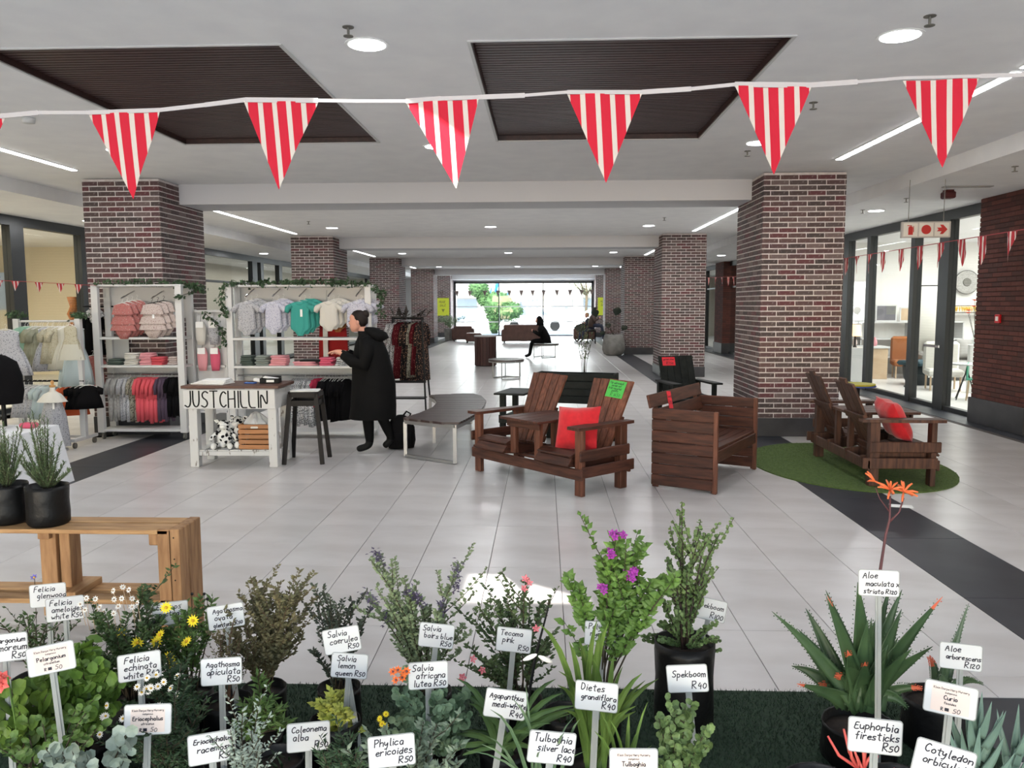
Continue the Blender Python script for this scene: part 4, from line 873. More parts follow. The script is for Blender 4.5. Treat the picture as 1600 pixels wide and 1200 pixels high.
def shelf_unit(label, x0, x1, y0, y1, H, shelves, pw=.085, castor=True, cross=None):
    r = thing('shelf_unit', label, 'shelf', ((x0+x1)/2, (y0+y1)/2, 0)); W, D = (x1-x0)/2, (y1-y0)/2; zb = .09 if castor else 0
    for sx in (-1, 1):
        for sy in (-1, 1):
            a = sx*W; b = sx*(W-pw); c = sy*D; d_ = sy*(D-.06); MB().slab(min(a, b), max(a, b), min(c, d_), max(c, d_), zb, H, .004).build('post', M_white, r)
            if castor:
                w0 = MB().cyl((sx*(W-.05)-.012, sy*(D-.05), .035), (sx*(W-.05)+.012, sy*(D-.05), .035), .035, 14).build('castor', M_steel, r); MB().bb(sx*(W-.05)-.018, sx*(W-.05)+.018, sy*(D-.05)-.02, sy*(D-.05)+.02, .06, .09).build('castor_fork', M_steel, w0)
    MB().slab(-W, W, -D, D, H, H+.025, .003).build('top_board', M_white, r)
    for z in shelves: MB().slab(-W+.01, W-.01, -D+.005, D-.005, z-.03, z, .003).build('shelf_board', M_white, r)
    return r
# --- unit A
AY0, AY1 = 9.93, 10.28; AX0 = aty(149, 600, AY0).x; AX1 = aty(289, 600, AY0).x
zA = [aty(200, p, AY0).z for p in (527, 571, 671)]
uA = shelf_unit('white castor shelf unit of baby clothes before the nearest left pillar', AX0, AX1, AY0, AY1, 1.95, zA)
hw, hd = (AX1-AX0)/2, (AY1-AY0)/2
MB().bb(-hw+.05, hw-.05, hd-.012, hd, 1.55, 1.95).build('back_panel', M_white, uA); MB().bb(-hw+.02, -hw+.28, hd-.012, hd, .93, 1.29).build('back_panel', M_white, uA); MB().bb(-hw+.02, hw-.02, hd-.012, hd, .62, .9).build('back_panel', M_white, uA)
rod('hanging_rail', (-hw+.05, -.02, .83), (hw-.05, -.02, .83), .012, M_chrome, uA)
def arm(par, x, zf=1.80, zbk=1.90, y0=-.17, y1=.16): 
    a = rod('display_arm', (x, y0, zf), (x, y1, zbk), .009, M_chrome, par)
    for k in range(4): MB().ball((x, y0+.01+k*.02, zf+.012+k*.006), .007, 6, 4).build('stud', M_chrome, a)
    return a
ax1, ax2 = -.19, .20
arm(uA, ax1); arm(uA, ax2)
cxA, cyA = (AX0+AX1)/2, (AY0+AY1)/2
ordn = ['front', 'second', 'third', 'fourth', 'fifth', 'sixth', 'seventh', 'eighth']
def hang_row(proto_args, par_c, xa, n, y0, z0, dz, dx, lab, group, dy=.055, rot0=0):
    g0 = None
    for k in range(n):
        lb = '%s, %s on its display arm' % (lab, ordn[k]); lc = (par_c[0]+xa+dx*k, par_c[1]+y0+dy*k, z0+dz*k)
        if g0 is None: g0 = garment(label=lb, loc=lc, rz=rot0, group=group, **proto_args); 
        else: dup(g0, lc, rot0+rng.uniform(-.15, .15), lb)
hang_row(dict(nm='baby_romper', cat='clothes', kind='ruffle', m_=M_pinkf, w_=.13, L=.44, tag_=False), (cxA, cyA), ax1+.02, 4, -.19, 1.79, .015, .035, 'pink floral ruffled baby romper', 'pink floral rompers in the castor unit')
hang_row(dict(nm='baby_dress', cat='clothes', kind='ruffle', m_=M_palef, w_=.14, L=.43, tag_=True, hm=M_black), (cxA, cyA), ax2+.01, 3, -.19, 1.79, .015, .05, 'pale floral frilled baby dress', 'pale frilled dresses in the castor unit')
lst = [(M_greyc, 'light grey', 3), (M_greyf, 'grey patterned', 3), (M_camo, 'olive patterned', 2), (M_coral, 'coral pink', 6), (M_purple, 'plum purple', 3), (M_blackf, 'black', 3)]
x = -hw+.16; pitch = (2*hw-.26)/20
for m_, nm, n in lst:
    g0 = None
    for k in range(n):
        lb = '%s sleepsuit on the castor unit low rail, %s of its colour' % (nm, ['first', 'second', 'third', 'fourth', 'fifth', 'sixth'][k]); lc = (cxA+x, cyA-.02+rng.uniform(-.02, .02), .845)
        if g0 is None: g0 = garment('sleepsuit', lb, 'clothes', 'suit', m_, w_=.10, L=.56 if nm != 'black' else .5, loc=lc, rz=R(62), group='sleepsuits on the low rail', seed=int(x*100))
        else: dup(g0, lc, R(62)+rng.uniform(-.25, .25), lb).scale = (rng.uniform(.9, 1.1), 1, rng.uniform(.93, 1.05))
        x += pitch
# folded clothes
def folded(label, m_, loc, w_, d_, h, rz, group, seed):
    rg = random.Random(seed); a = MB(); ph = rg.uniform(0, 6)
    a.loft([(0, 0, 0, w_/2*.94, d_/2*.94, .35), (0, 0, h*.3, w_/2, d_/2, .35), (0, 0, h*.7, w_/2, d_/2, .35), (0, 0, h, w_/2*.9, d_/2*.88, .35)], 20, True, lambda i, t: 1+.05*math.sin(3*t+ph)+.03*math.sin(7*t+i))
    r = tag(a.build('folded_clothes', m_, None, True, loc=loc), label, 'clothes', group); r.rotation_euler = (0, 0, rz); return r
def pile(nm, m_, x, y, z, n, w_, d_, group, where, seed):
    h = .026
    for k in range(n):
        folded('folded %s clothes %s, layer %s up' % (nm, where, ['one', 'two', 'three', 'four', 'five', 'six'][k]), m_, (x+rng.uniform(-.012, .012), y+rng.uniform(-.01, .01), z+k*h), w_*(1-.03*k), d_, h-.0012, rng.uniform(-.15, .15), group, seed*10+k)
zs = zA[1]+.001
for (dx, m_, nm, n, w_) in ((-.34, M_dgr, 'green', 3, .2), (-.13, M_whitef, 'white', 6, .19), (.07, M_pkc, 'rose pink', 6, .18), (.21, M_coral, 'coral', 4, .16)): pile(nm, m_, cxA+dx*1.0, cyA-.05, zs, n, w_, .2, 'folded clothes in the castor unit', 'on the middle shelf of the castor unit', int(dx*100)+50)
pile('floral', M_palef, cxA+.38, cyA+.0, zs, 4, .13, .16, 'folded clothes in the castor unit', 'at the right end of the castor unit', 9)
# --- unit B
BY0, BY1 = 10.05, 10.4; BX0_ = aty(357, 600, BY0).x; BX1_ = aty(582, 600, BY0).x
zB = [aty(450, p, BY0).z for p in (528, 572, 675)]
uB = shelf_unit('wide white shelf unit of baby clothes with five chrome arms', BX0_, BX1_, BY0, BY1, 1.94, zB, .08, False)
hwB, hdB = (BX1_-BX0_)/2, (BY1-BY0)/2; cxB, cyB = (BX0_+BX1_)/2, (BY0+BY1)/2
MB().bb(-hwB+.05, hwB-.05, hdB-.012, hdB, 1.63, 1.94).build('back_panel', M_white, uB); MB().bb(-hwB+.05, hwB-.05, hdB-.012, hdB, .66, .90).build('back_panel', M_white, uB); MB().bb(.22, .28, hdB-.03, hdB, .92, 1.9).build('rear_upright', M_white, uB)
rod('hanging_rail', (-hwB+.05, .0, .80), (hwB-.05, 0, .80), .012, M_chrome, uB)
arms = [(aty(p, 460, BY0).x-cxB) for p in (383, 425, 467, 512, 556)]
for x in arms: arm(uB, x, 1.82, 1.92, -.16, .15)
for x, a in zip(arms, (('sleeveless_romper', 'onesie', M_greyf, None, .13, .42, 'grey floral sleeveless romper'), ('baby_bodysuit', 'onesie', M_lil, None, .12, .40, 'lilac sprigged bodysuit'), ('baby_bodysuit', 'onesie', M_teal, None, .14, .42, 'bright teal bodysuit with tag'), ('baby_bodysuit', 'onesie', M_whitef, M_whitef, .135, .36, 'white bodysuit with rust trim'), ('baby_blouse', 'onesie', M_lil, None, .15, .38, 'pale blue patterned baby top'))):
    hang_row(dict(nm=a[0], cat='clothes', kind=a[1], m_=a[2], m2=a[3], w_=a[4], L=a[5], tag_=a[2] is M_teal), (cxB, cyB), x+.015, 3, -.20, 1.80, .02, .05, a[6], 'bodysuits on the chrome arms')
o = garment('baby_shorts', 'rust brown baby shorts hanging beside the white bodysuit', 'clothes', 'onesie', M_rust, None, .12, .30, (cxB+arms[3]+.07, cyB+.02, 1.72)); 
zs = zB[1]+.001
for (px, m_, nm, n, w_) in ((388, M_dgr, 'bottle green', 5, .17), (412, M_sgr, 'grey green', 5, .19), (437, M_pkc, 'rose pink', 5, .22), (478, M_pkc, 'light pink', 2, .3), (512, M_mag, 'deep pink', 4, .18), (533, M_stripe, 'black and white', 4, .12)):
    pile(nm, m_, aty(px, 560, BY0+.12).x, cyB-.04, zs, n, w_, .22, 'folded clothes in the wide unit', 'on the middle shelf of the wide unit', px)
tag(MB().slab(-.17, .17, -.1, .1, 0, .035, .01).build('black_folder', M_black, None, loc=(aty(492, 560, BY0+.2).x, cyB+.02, zs+.04)), 'black folded garment lying behind the pink pile', 'clothes')
lst = [(M_stripe, 'black and white patterned', 8, .66), (M_redf, 'raspberry', 2, .40), (M_blackf, 'black', 9, .60)]
x = aty(462, 640, cyB).x-cxB
for m_, nm, n, L in lst:
    g0 = None
    for k in range(n):
        lb = '%s outfit on the wide unit low rail, %s of its colour' % (nm, ['first', 'second', 'third', 'fourth', 'fifth', 'sixth', 'seventh', 'eighth', 'ninth'][k]); lc = (cxB+x, cyB+rng.uniform(-.02, .02), .815)
        if g0 is None: g0 = garment('hanging_outfit', lb, 'clothes', 'long' if nm == 'black' else 'suit', m_, w_=.11, L=L*.9, loc=lc, rz=R(66), group='outfits on the low rail of the wide unit')
        else: dup(g0, lc, R(66)+rng.uniform(-.25, .25), lb).scale = (rng.uniform(.9, 1.1), 1, rng.uniform(.93, 1.05))
        x += .036 if nm != 'raspberry' else .05
# bag of red fabric and glimpses behind unit B
o = thing('red_display_panel', 'dark red cloth draped behind the shopper at the wide shelf', 'cloth', (aty(522, 545, 10.5).x, 10.42, .95)); MB().loft([(0, .06, 0, .2, .02), (0, .05, .3, .19, .025), (0, .04, .62, .16, .02)], 20, True, wav(6, .1)).build('fabric', mat('dark_red_cloth', (150, 24, 26), .9), o, True)
# --- ivy garlands
M_ivy = mat('ivy_leaf', (44, 66, 42), .6, (70, 96, 64), 14, rnd=.25); M_vine = mat('ivy_vine', (58, 50, 36), .8)
def ivy(label, pts, n, seed, spread=.05, hang=0):
    r = thing('ivy_garland', label, 'plant', pts[0]); rg = random.Random(seed); P = [Vector(p)-Vector(pts[0]) for p in pts]
    v = MB().tube([tuple(p) for p in P], .004, 5); v.build('vine', M_vine, r); f = MB()
    star = [(0, 0), (.5, -.12), (.42, .3), (.8, .42), (.4, .62), (0, 1.1), (-.4, .62), (-.8, .42), (-.42, .3), (-.5, -.12)]
    for _ in range(n):
        k = rg.randrange(len(P)-1); p = P[k].lerp(P[k+1], rg.random())+Vector((rg.gauss(0, spread), rg.gauss(0, spread), rg.gauss(0, spread*.6)-hang*rg.random()))
        s_ = rg.uniform(.026, .044); M = Matrix.Translation(p) @ Matrix.Rotation(rg.uniform(0, 6.28), 4, 'Z') @ Matrix.Rotation(R(90)+rg.gauss(0, .6), 4, 'X') @ Matrix.Rotation(rg.uniform(-2.6, 2.6), 4, 'Z') @ Matrix.Scale(s_, 4)
        f.add([(x_, y_, .12*math.sin(5*x_)) for x_, y_ in star]+[(0, .4, .12)], [(i, (i+1) % 10, 10) for i in range(10)], M)
    f.build('foliage', M_ivy, r, kind='stuff'); return r
ivy('ivy garland with tiny lights along the castor unit top', [(AX0+.05, AY0+.05, 1.99), (cxA, AY0+.02, 2.0), (AX1, AY0+.1, 1.98), (AX1+.05, AY1, 1.95), (AX1+.12, AY1, 1.90)], 210, 1, .03)
ivy('short ivy strand hanging at the right post of the castor unit', [(AX1+.03, AY1, 1.9), (AX1-.0, AY0, 1.83), (AX1-.06, AY0-.02, 1.80)], 26, 5, .02)
ivy('ivy garland along the top of the wide shelf unit', [(BX0_-.02, BY0, 1.97), (cxB-.3, BY0+.02, 1.99), (cxB+.3, BY0, 1.99), (BX1_+.02, BY0, 1.97)], 380, 2, .032)
ivy('ivy hanging down the left post of the wide unit', [(BX0_-.0, BY0, 1.95), (BX0_-.06, BY0-.02, 1.75), (BX0_+.02, BY0-.04, 1.55)], 70, 3, .025)
ivy('ivy hanging down the right end of the wide unit', [(BX1_+.05, BY0, 1.95), (BX1_+.14, BY0, 1.8), (BX1_+.12, BY0, 1.55)], 70, 4, .025)
ivy('dark ivy bunch on the small stand between the shelf units', [(BX0_-.32, BY0+.1, 1.62), (BX0_-.1, BY0+.1, 1.4), (BX0_-.04, BY0, 1.2)], 60, 6, .03)
# --- small stand with boxed sets between the units
o = thing('ladder_stand', 'narrow white stand of packed baby sets between the shelf units', 'stand', (aty(330, 550, 10.35).x, 10.35, 0))
for x in (-.2, .2): MB().slab(x-.02, x+.02, -.02, .02, 0, 1.66, .003).build('upright', M_white, o)
for z in (1.62, 1.3, .9, .3): MB().slab(-.2, .2, -.05, .02, z, z+.03, .003).build('rung', M_white, o)
MB().bb(-.19, .19, .0, .008, .3, 1.62).build('back_mesh', mat('pale_panel', (206, 206, 206), .7), o)
so_ = o.location
for i, (dx, z, m_, c_) in enumerate(((-.09, 1.20, M_whitef, 'white'), (.08, 1.20, M_greyf, 'grey'), (-.08, .86, M_pkc, 'pink'), (.09, .86, M_mag, 'darker pink'))):
    g = thing('packed_set', '%s packed baby set on the narrow stand, %s row' % (c_, 'upper' if z > 1 else 'lower'), 'clothes', (so_.x+dx, so_.y-.09, z))
    MB().loft([(0, 0, 0, .05, .02), (0, 0, .1, .065, .03), (0, 0, .22, .07, .03), (0, 0, .3, .045, .02)], 20, True, wav(6, .08, i)).build('folded_set', m_, g, True); MB().bb(-.05, .05, -.036, -.030, .22, .30).build('header_card', M_tagm, g); rod('hook', (0, 0, .3), (0, .04, .40), .003, M_chrome, g)
# --- left rack
def clothes_rack(label, x0, x1, y, z, base_y=.25):
    r = thing('clothes_rack', label, 'rack', ((x0+x1)/2, y, 0)); h = (x1-x0)/2
    for s_ in (-1, 1):
        MB().slab(s_*h-.035, s_*h+.035, -.03, .03, .09, z, .004).build('upright', M_white, r); MB().slab(s_*h-.03, s_*h+.03, -base_y, base_y, .08, .12, .004).build('foot', M_white, r)
        for t in (-1, 1): MB().cyl((s_*h-.012, t*(base_y-.04), .035), (s_*h+.012, t*(base_y-.04), .035), .035, 12).build('castor', M_steel, r)
    rod('rail', (-h, 0, z-.03), (h, 0, z-.03), .014, M_white, r); MB().slab(-h, h, -.02, .02, .10, .13, .003).build('base_bar', M_white, r); return r
LY = 9.5; lx0, lx1 = aty(26, 500, LY).x, aty(122, 500, LY).x
zr = aty(70, 498, LY).z
clothes_rack('white castor rack of pale baby dresses at the left', lx0, lx1, LY, zr)
for i, x in enumerate((lx0, lx1)): ivy('ivy tuft on the %s end of the white dress rack' % ['left', 'right'][i], [(x-.08, LY, zr+.03), (x, LY, zr+.06), (x+.08, LY, zr+.02)], 50, 20+i, .03)
lst = [(M_fgreen, 'mint green', 3, 'onesie', .25), (M_sage, 'sage', 4, 'long', .40), (M_greyf, 'grey floral', 2, 'dress', .46), (M_cream2, 'cream printed', 4, 'long', .38), (M_tulle, 'cream tulle', 3, 'dress', .44), (M_blueg, 'pale blue tulle', 2, 'dress', .62)]
x = lx0+.1; tot = 18; pitch = (lx1-lx0-.1)/tot
for m_, nm, n, kd, L in lst:
    g0 = None
    for k in range(n):
        lb = '%s baby dress on the white left rack, %s of its kind' % (nm, ['first', 'second', 'third', 'fourth'][k]); lc = (x, LY+rng.uniform(-.03, .03), zr-.045)
        if g0 is None: g0 = garment('baby_dress', lb, 'clothes', kd, m_, w_=.12, L=L*1.15, loc=lc, rz=R(35), group='dresses on the white left rack')
        else: dup(g0, lc, R(35)+rng.uniform(-.3, .3), lb)
        x += pitch
garment('baby_dress', 'cream dress with gauze skirt at the right end of the white rack', 'clothes', 'dress', M_cream2, M_tulle, .085, .40, (lx1+.03, LY-.22, zr-.02), R(10))
garment('baby_outfit', 'grey floral top and shorts on a white hanger at the left edge', 'clothes', 'dress', M_greyf, None, .16, .52, (aty(9, 520, 8.9).x, 8.9, aty(9, 508, 8.9).z), R(15))
rod('rail', (-.48, -.02, .80), (.42, -.02, .80), .012, M_black, bpy.data.objects['clothes_rack'])
lst = [(M_greyf, 'grey floral', 4, .38), (M_blueg, 'pale blue', 2, .40), (M_orange, 'orange', 2, .36), (M_blackf, 'black', 3, .28)]
x = lx0+.06; 
for m_, nm, n, L in lst:
    g0 = None
    if nm == 'orange': x = aty(112, 640, LY).x
    for k in range(n):
        lb = '%s small garment on the lower left rail, %s of its colour' % (nm, ['first', 'second', 'third', 'fourth'][k]); lc = (x, LY-.03, .80)
        if g0 is None: g0 = garment('small_garment', lb, 'clothes', 'long', m_, w_=.12, L=L, loc=lc, rz=R(40), group='garments on the lower left rail')
        else: dup(g0, lc, R(40)+rng.uniform(-.2, .2), lb)
        x += .06
# bust with frilled-collar dress
c = aty(84, 640, 9.15); o = thing('dress_form', 'small bust with wooden knob wearing a frilled white collar dress', 'mannequin', (c.x, 9.15, 0)); zt = aty(84, 605, 9.15).z
MB().lathe([(.03, .0), (.035, .02), (.012, .03), (.02, .05), (.018, .07), (.006, .08)], 14, (0, 0, zt)).build('knob', mat('light_wood', (200, 150, 90), .5), o, True)
MB().loft([(0, 0, zt, .03, .028), (0, 0, zt-.04, .032, .03), (0, 0, zt-.07, .07, .045), (0, 0, zt-.15, .085, .055)], 18).build('bust', M_whitef, o, True)
MB().loft([(0, 0, zt-.09, .085, .055), (0, 0, zt-.2, .105, .07), (0, 0, zt-.35, .14, .10), (0, 0, zt-.70, .17, .12)], 30, False, wav(9, .1)).build('dress', M_greyf, o, True)
MB().loft([(0, 0, zt-.055, .045, .04), (0, -.01, zt-.08, .10, .07), (0, -.02, zt-.17, .17, .11)], 40, False, wav(14, .08)).build('frilled_collar', M_whitef, o, True)
rod('pole', (0, 0, .04), (0, 0, zt-.2), .02, M_white, o); MB().lathe([(.13, 0), (.13, .02), (.03, .04)], 18).build('base', M_white, o); MB().bb(.04, .065, -.085, -.083, zt-.25, zt-.18).build('swing_tag', M_tagm, o)
o = thing('stacked_dresses_stand', 'dark pink print dresses hanging between left rack and castor unit', 'rack', (aty(143, 600, 10.0).x, 10.25, 0)); rod('post', (0, 0, 0), (0, 0, 1.75), .015, M_black, o); MB().lathe([(.15, 0), (.15, .02)], 16).build('foot', M_black, o); rod('rail', (-.2, 0, 1.7), (.2, 0, 1.7), .01, M_black, o)
ox = o.location.x
garment('black_dress', 'black child dress hanging beside the castor unit left post', 'clothes', 'long', M_blackf, None, .10, .55, (ox-.05, 10.2, 1.68), R(20)); garment('print_dress', 'grey and white print dress above the black one', 'clothes', 'onesie', M_stripe, None, .07, .22, (ox+.02, 10.12, 1.86-.12), R(0)); garment('print_dress', 'dusky pink print dress hanging low beside the castor unit', 'clothes', 'long', M_pinkf, None, .11, .42, (ox-.03, 10.12, 1.12), R(10))
# person at the left frame edge, built as a coat on a stand
c = aty(-8, 600, 7.3); o = thing('person_coat_stand_in', 'black coat on an added stand for the person cut off at the left edge', 'clothes', (c.x, 7.4, 0)); 
MB().loft([(0, 0, .78, .17, .14), (0, 0, .9, .19, .16), (0, 0, 1.05, .18, .15), (0, 0, 1.18, .14, .11), (-.02, 0, 1.24, .06, .05)], 20, True, wav(5, .04)).build('coat_body', M_blackf, o, True); rod('stand_pole', (0, 0, 0), (0, 0, 1.25), .02, M_black, o); MB().lathe([(.18, 0), (.18, .02)], 18).build('stand_foot', M_black, o)
# --- white cloth table
c = Vector((-4.6, 7.55, 0)); tz = .56; o = thing('cloth_table', 'low table under a white cloth at the left edge', 'table', (-5.2, 7.0, 0)); xr = aty(92, 672, 7.5).x+5.2
V = []
MB().add([(-1.2, -.75, tz), (xr, -.75, tz), (xr, .5, tz), (-1.2, .5, tz), (-1.25, -.85, 0), (.58, -.85, 0), (.60, .55, 0), (-1.25, .55, 0)], [(0, 1, 2, 3), (4, 5, 1, 0), (5, 6, 2, 1), (6, 7, 3, 2), (7, 4, 0, 3), (7, 6, 5, 4)]).build('tablecloth', mat('white_cloth', (226, 228, 232), .9), o)
tag(MB().slab(-.07, .07, -.05, .05, 0, .05, .015).build('pink_pouch', M_mag, None, loc=(aty(45, 660, 7.3).x, 7.3, tz)), 'small pink pouch lying on the white cloth table', 'pouch')

# ================================================================ COUNTER
M_chip = mat('chipped_white_paint', (205, 205, 203), .7, (120, 112, 104), 9, (3, 3, 1), lo=.62, hi=.68, detail=8); M_ctop = mat('counter_wood', (92, 58, 45), .5, (74, 46, 36), 6, (1, 9, 1))
ct = thing('sales_counter', 'small chipped white counter with brown top and black lettered board', 'counter', (-3.74, 8.22, 0), R(1)); W, D = .93, .50
for x in (.045, W-.045):
    for y in (.045, D-.03): MB().slab(x-.045, x+.045, y-.045, y+.045, 0, .84, .005).build('leg', M_chip, ct)
for x in (.0, W-.02): MB().slab(x, x+.02, .08, D-.05, .62, .82, .004).build('side_apron', M_chip, ct); 
MB().slab(-.055, W+.045, -.04, D+.03, .84, .872, .004).build('counter_top', M_ctop, ct)
MB().slab(-.04, W+.0, -.026, -.002, .625, .832, .006).build('sign_board', M_white, ct)
t = MB(); xx = -.03
word = 'JUSTCHILLIN'; hh = .175
wtot = textw(word, 1.5)*hh/9; xs = (.925)/((textw(word, 0)+1.6*10)*hh/9)
k = hh/9; x = -.022
for ch in word:
    w_ = max(px for st in GL[ch] for px, py in st)
    for rep in (0, 1):
        strokes(t, ch, x+rep*.004, .64, hh, .0125, None, 0, True, xs*.92, 0, -.026, .0006+rep*.0002)
    x += (w_*xs*.92+1.6*xs)*k
t.build('sign_lettering', M_black, ct)
for i in range(7): MB().slab(.03+i*.128, .03+i*.128+.115, .03, D-.03, .165, .18, .003).build('shelf_slat', M_chip, ct)
MB().slab(.05, W-.05, .02, .04, .12, .165, .003).build('shelf_rail', M_chip, ct); MB().slab(.05, W-.05, D-.05, D-.03, .12, .165, .003).build('shelf_rail', M_chip, ct)
cp = lambda x, y, z: on(ct, x, y, z)
for i in range(4): 
    o = tag(MB().slab(-.19+.02*i, .19-.02*i, -.12, .12, 0, .011, .004).build('packing_sheet', M_paper, None, loc=cp(.20+.01*i, .18+.01*i, .8725+.012*i)), 'white folded packing sheets on the counter left, %s sheet' % ['lowest', 'second', 'third', 'topmost'][i], 'paper', 'packing sheets on the counter'); o.rotation_euler = (0, 0, R(-8+5*i))
o = thing('receipt_tray', 'black tray with papers on the brown counter top', 'tray', cp(.80, .26, .8725), R(8)); MB().slab(-.10, .10, -.08, .08, 0, .012, .003).bb(-.1, -.09, -.08, .08, .01, .055).bb(.09, .1, -.08, .08, .01, .055).bb(-.1, .1, -.08, -.07, .01, .055).bb(-.1, .1, .07, .08, .01, .07).build('tray_box', M_black, o); MB().bb(-.03, .05, -.083, -.081, .015, .04).build('tray_label', M_paper, o)
MB().slab(-.08, .07, -.06, .06, .05, .06, .002, Matrix.Rotation(R(8), 4, 'Y')).build('papers', M_paper, o)
o = thing('card_reader', 'flat blue card reader beside the papers on the counter', 'device', cp(.60, .20, .8725), R(-12)); MB().slab(-.06, .06, -.03, .03, 0, .015, .004).build('shell', mat('reader_blue', (40, 90, 170), .4), o); MB().bb(-.03, .04, -.02, .02, .015, .017).build('screen', M_black, o)
tag(MB().slab(-.05, .05, -.035, .035, 0, .03, .004, Matrix.Rotation(R(12), 4, 'Y')).build('receipt_pad', M_paper, None, loc=cp(.665, .27, .885)), 'white receipt pad between the blue reader and the tray', 'paper')
# crate on the lower shelf
M_crate = mat('honey_crate_wood', (178, 124, 80), .6, (160, 108, 66), 6, (1, 6, 6), rnd=.08)
o = thing('wooden_crate', 'honey coloured slatted crate on the counter lower shelf', 'crate', cp(.675, .20, .181)); w_, d_, h = .175, .14, .27
for i in range(5):
    z = .0+i*.0545
    for yy in (-d_, d_-.012): MB().slab(-w_, w_, yy, yy+.012, z+.003, z+.048, .003).build('slat', M_crate, o)
    for xx in (-w_, w_-.012): MB().slab(xx, xx+.012, -d_+.012, d_-.012, z+.003, z+.048, .003).build('slat', M_crate, o)
for sx in (-1, 1):
    for sy in (-1, 1): MB().bar((sx*(w_-.02), sy*(d_-.02), 0), (sx*(w_-.02), sy*(d_-.02), h), .02, .02, (0, 1, 0)).build('corner_post', M_crate, o)
MB().bb(-w_+.01, w_-.01, -d_+.01, d_-.01, 0, .008).build('bottom', M_crate, o); MB().prism(rrect(.08, .022, .01), d_, d_+.0008, Matrix.Translation((0, 0, .235)) @ Matrix.Rotation(R(90), 4, 'X')).build('hand_slot', M_whitef, o)
M_bag = mat('thin_plastic', (206, 208, 208), .3); o = thing('plastic_bag', 'crumpled clear plastic bag stuffed in the honey crate', 'bag', cp(.68, .20, .40)); b = MB()
b.loft([(0, 0, 0, .14, .10), (0, 0, .05, .15, .11), (-.02, 0, .10, .10, .08), (-.03, 0, .15, .05, .04), (-.03, 0, .17, .015, .01)], 22, True, lambda i, t: 1+.12*math.sin(5*t+i*1.3)+.08*math.sin(11*t-i)); b.build('film', M_bag, o, False)
# cow-print toys
M_cow = spots('cow_print', (232, 232, 228), (20, 20, 22), 26, .42); M_furw = mat('white_plush', (232, 232, 228), .95)
def plush(label, loc, rz, s_=1.0):
    o = thing('plush_toy', label, 'toy', loc, rz); MB().ball((0, 0, .10*s_), (.075*s_, .065*s_, .10*s_), 14, 8).build('body', M_cow, o, True); h = MB().ball((0, -.015, .235*s_), (.06*s_, .055*s_, .05*s_), 14, 8).build('head', M_cow, o, True); MB().ball((0, -.06*s_, .22*s_), (.035*s_, .025*s_, .024*s_), 10, 6).build('muzzle', M_furw, h, True)
    for sx in (-1, 1):
        MB().tube([(sx*.05*s_, -.02, .03*s_), (sx*.075*s_, -.07*s_, .03*s_), (sx*.08*s_, -.13*s_, .035*s_)], [.03*s_, .03*s_, .024*s_], 8).build('leg', M_cow, o, True); MB().ball((sx*.08*s_, -.145*s_, .036*s_), (.03*s_, .028*s_, .034*s_), 8, 6).build('foot', M_furw, o, True)
        MB().tube([(sx*.06*s_, 0, .16*s_), (sx*.11*s_, -.03*s_, .12*s_), (sx*.13*s_, -.05*s_, .08*s_)], [.024*s_, .022*s_, .018*s_], 8).build('arm', M_cow, o, True); MB().leaf((sx*.045*s_, 0, .26*s_), (sx, 0, .5), (0, -1, 0), .06*s_, .04*s_).build('ear', M_cow, h)
    return o
plush('black and white spotted plush toy left of the honey crate', cp(.30, .19, .181), R(10), 1.05); plush('second spotted plush toy leaning behind the crate edge', cp(.43, .28, .181), R(-15), 1.15)
# stool
M_stool = mat('gunmetal_stool', (26, 23, 23), .5, spec=.2)
o = thing('bar_stool', 'tall dark metal bar stool with white papers on its seat', 'stool', (-2.60, 8.60, 0), R(4)); h = .775
for sx in (-1, 1):
    for sy in (-1, 1):
        b = MB(); b.bar((sx*.205, sy*.205, 0), (sx*.14, sy*.14, h-.02), .045, .03, (0, 1, 0)); b.build('leg', M_stool, o)
for s_ in (-1, 1):
    MB().bar((-.15, s_*.15, h-.12), (.15, s_*.15, h-.12), .012, .06).build('brace', M_stool, o); MB().bar((s_*.15, -.15, h-.12), (s_*.15, .15, h-.12), .012, .06).build('brace', M_stool, o)
MB().prism(rrect(.33, .33, .05), h-.055, h, None).build('seat', M_stool, o)
tag(MB().prism(rrect(.30, .22, .02), 0, .012).build('paper_stack', M_paper, None, loc=(-2.60, 8.60, h+.001)), 'white papers lying on the dark bar stool', 'paper').rotation_euler = (0, 0, R(8))
# --- dress rack at right
RY = 12.3; rx0 = aty(612, 500, RY).x; rx1 = aty(662, 500, RY).x
o = thing('dress_rack', 'black A-frame rack of dark floral dresses behind the shopper', 'rack', ((rx0+rx1)/2, RY, 0)); h = (rx1-rx0)/2
for s_ in (-1, 1):
    for t in (-1, 1): MB().bar((s_*(h+.06), t*.28, 0), (s_*h*.9, t*.04, 1.52), .025, .02, (0, 1, 0)).build('leg', M_blackm, o)
rod('rail', (-h, 0, 1.5), (h, 0, 1.5), .013, M_blackm, o); MB().slab(-h-.02, h+.02, -.12, .12, .26, .28, .003).build('low_shelf', M_blackm, o); MB().slab(-h-.05, h+.05, -.2, -.18, .52, .56, .003).build('cross_bar', M_blackm, o)
lst = [(M_stripe, 'grey striped', .78), (M_stripe, 'grey printed', .82), (M_wine, 'wine red dotted', .86), (M_wine, 'second wine red', .84), (M_dfl, 'dark floral', .9), (M_dfl, 'darker floral', .86), (M_camo, 'olive print', .84), (M_wine, 'deep red print', .80), (M_dfl, 'black floral', .9)]
for i, (m_, nm, L) in enumerate(lst): garment('long_dress', '%s dress on the black rack behind the shopper' % nm, 'clothes', 'long', m_, None, .15, L, ((rx0+rx1)/2-h+.03+i*(2*h)/9, RY-.02, 1.5), R(55+4*(i % 3)), 'dresses on the black rack', M_black, i)
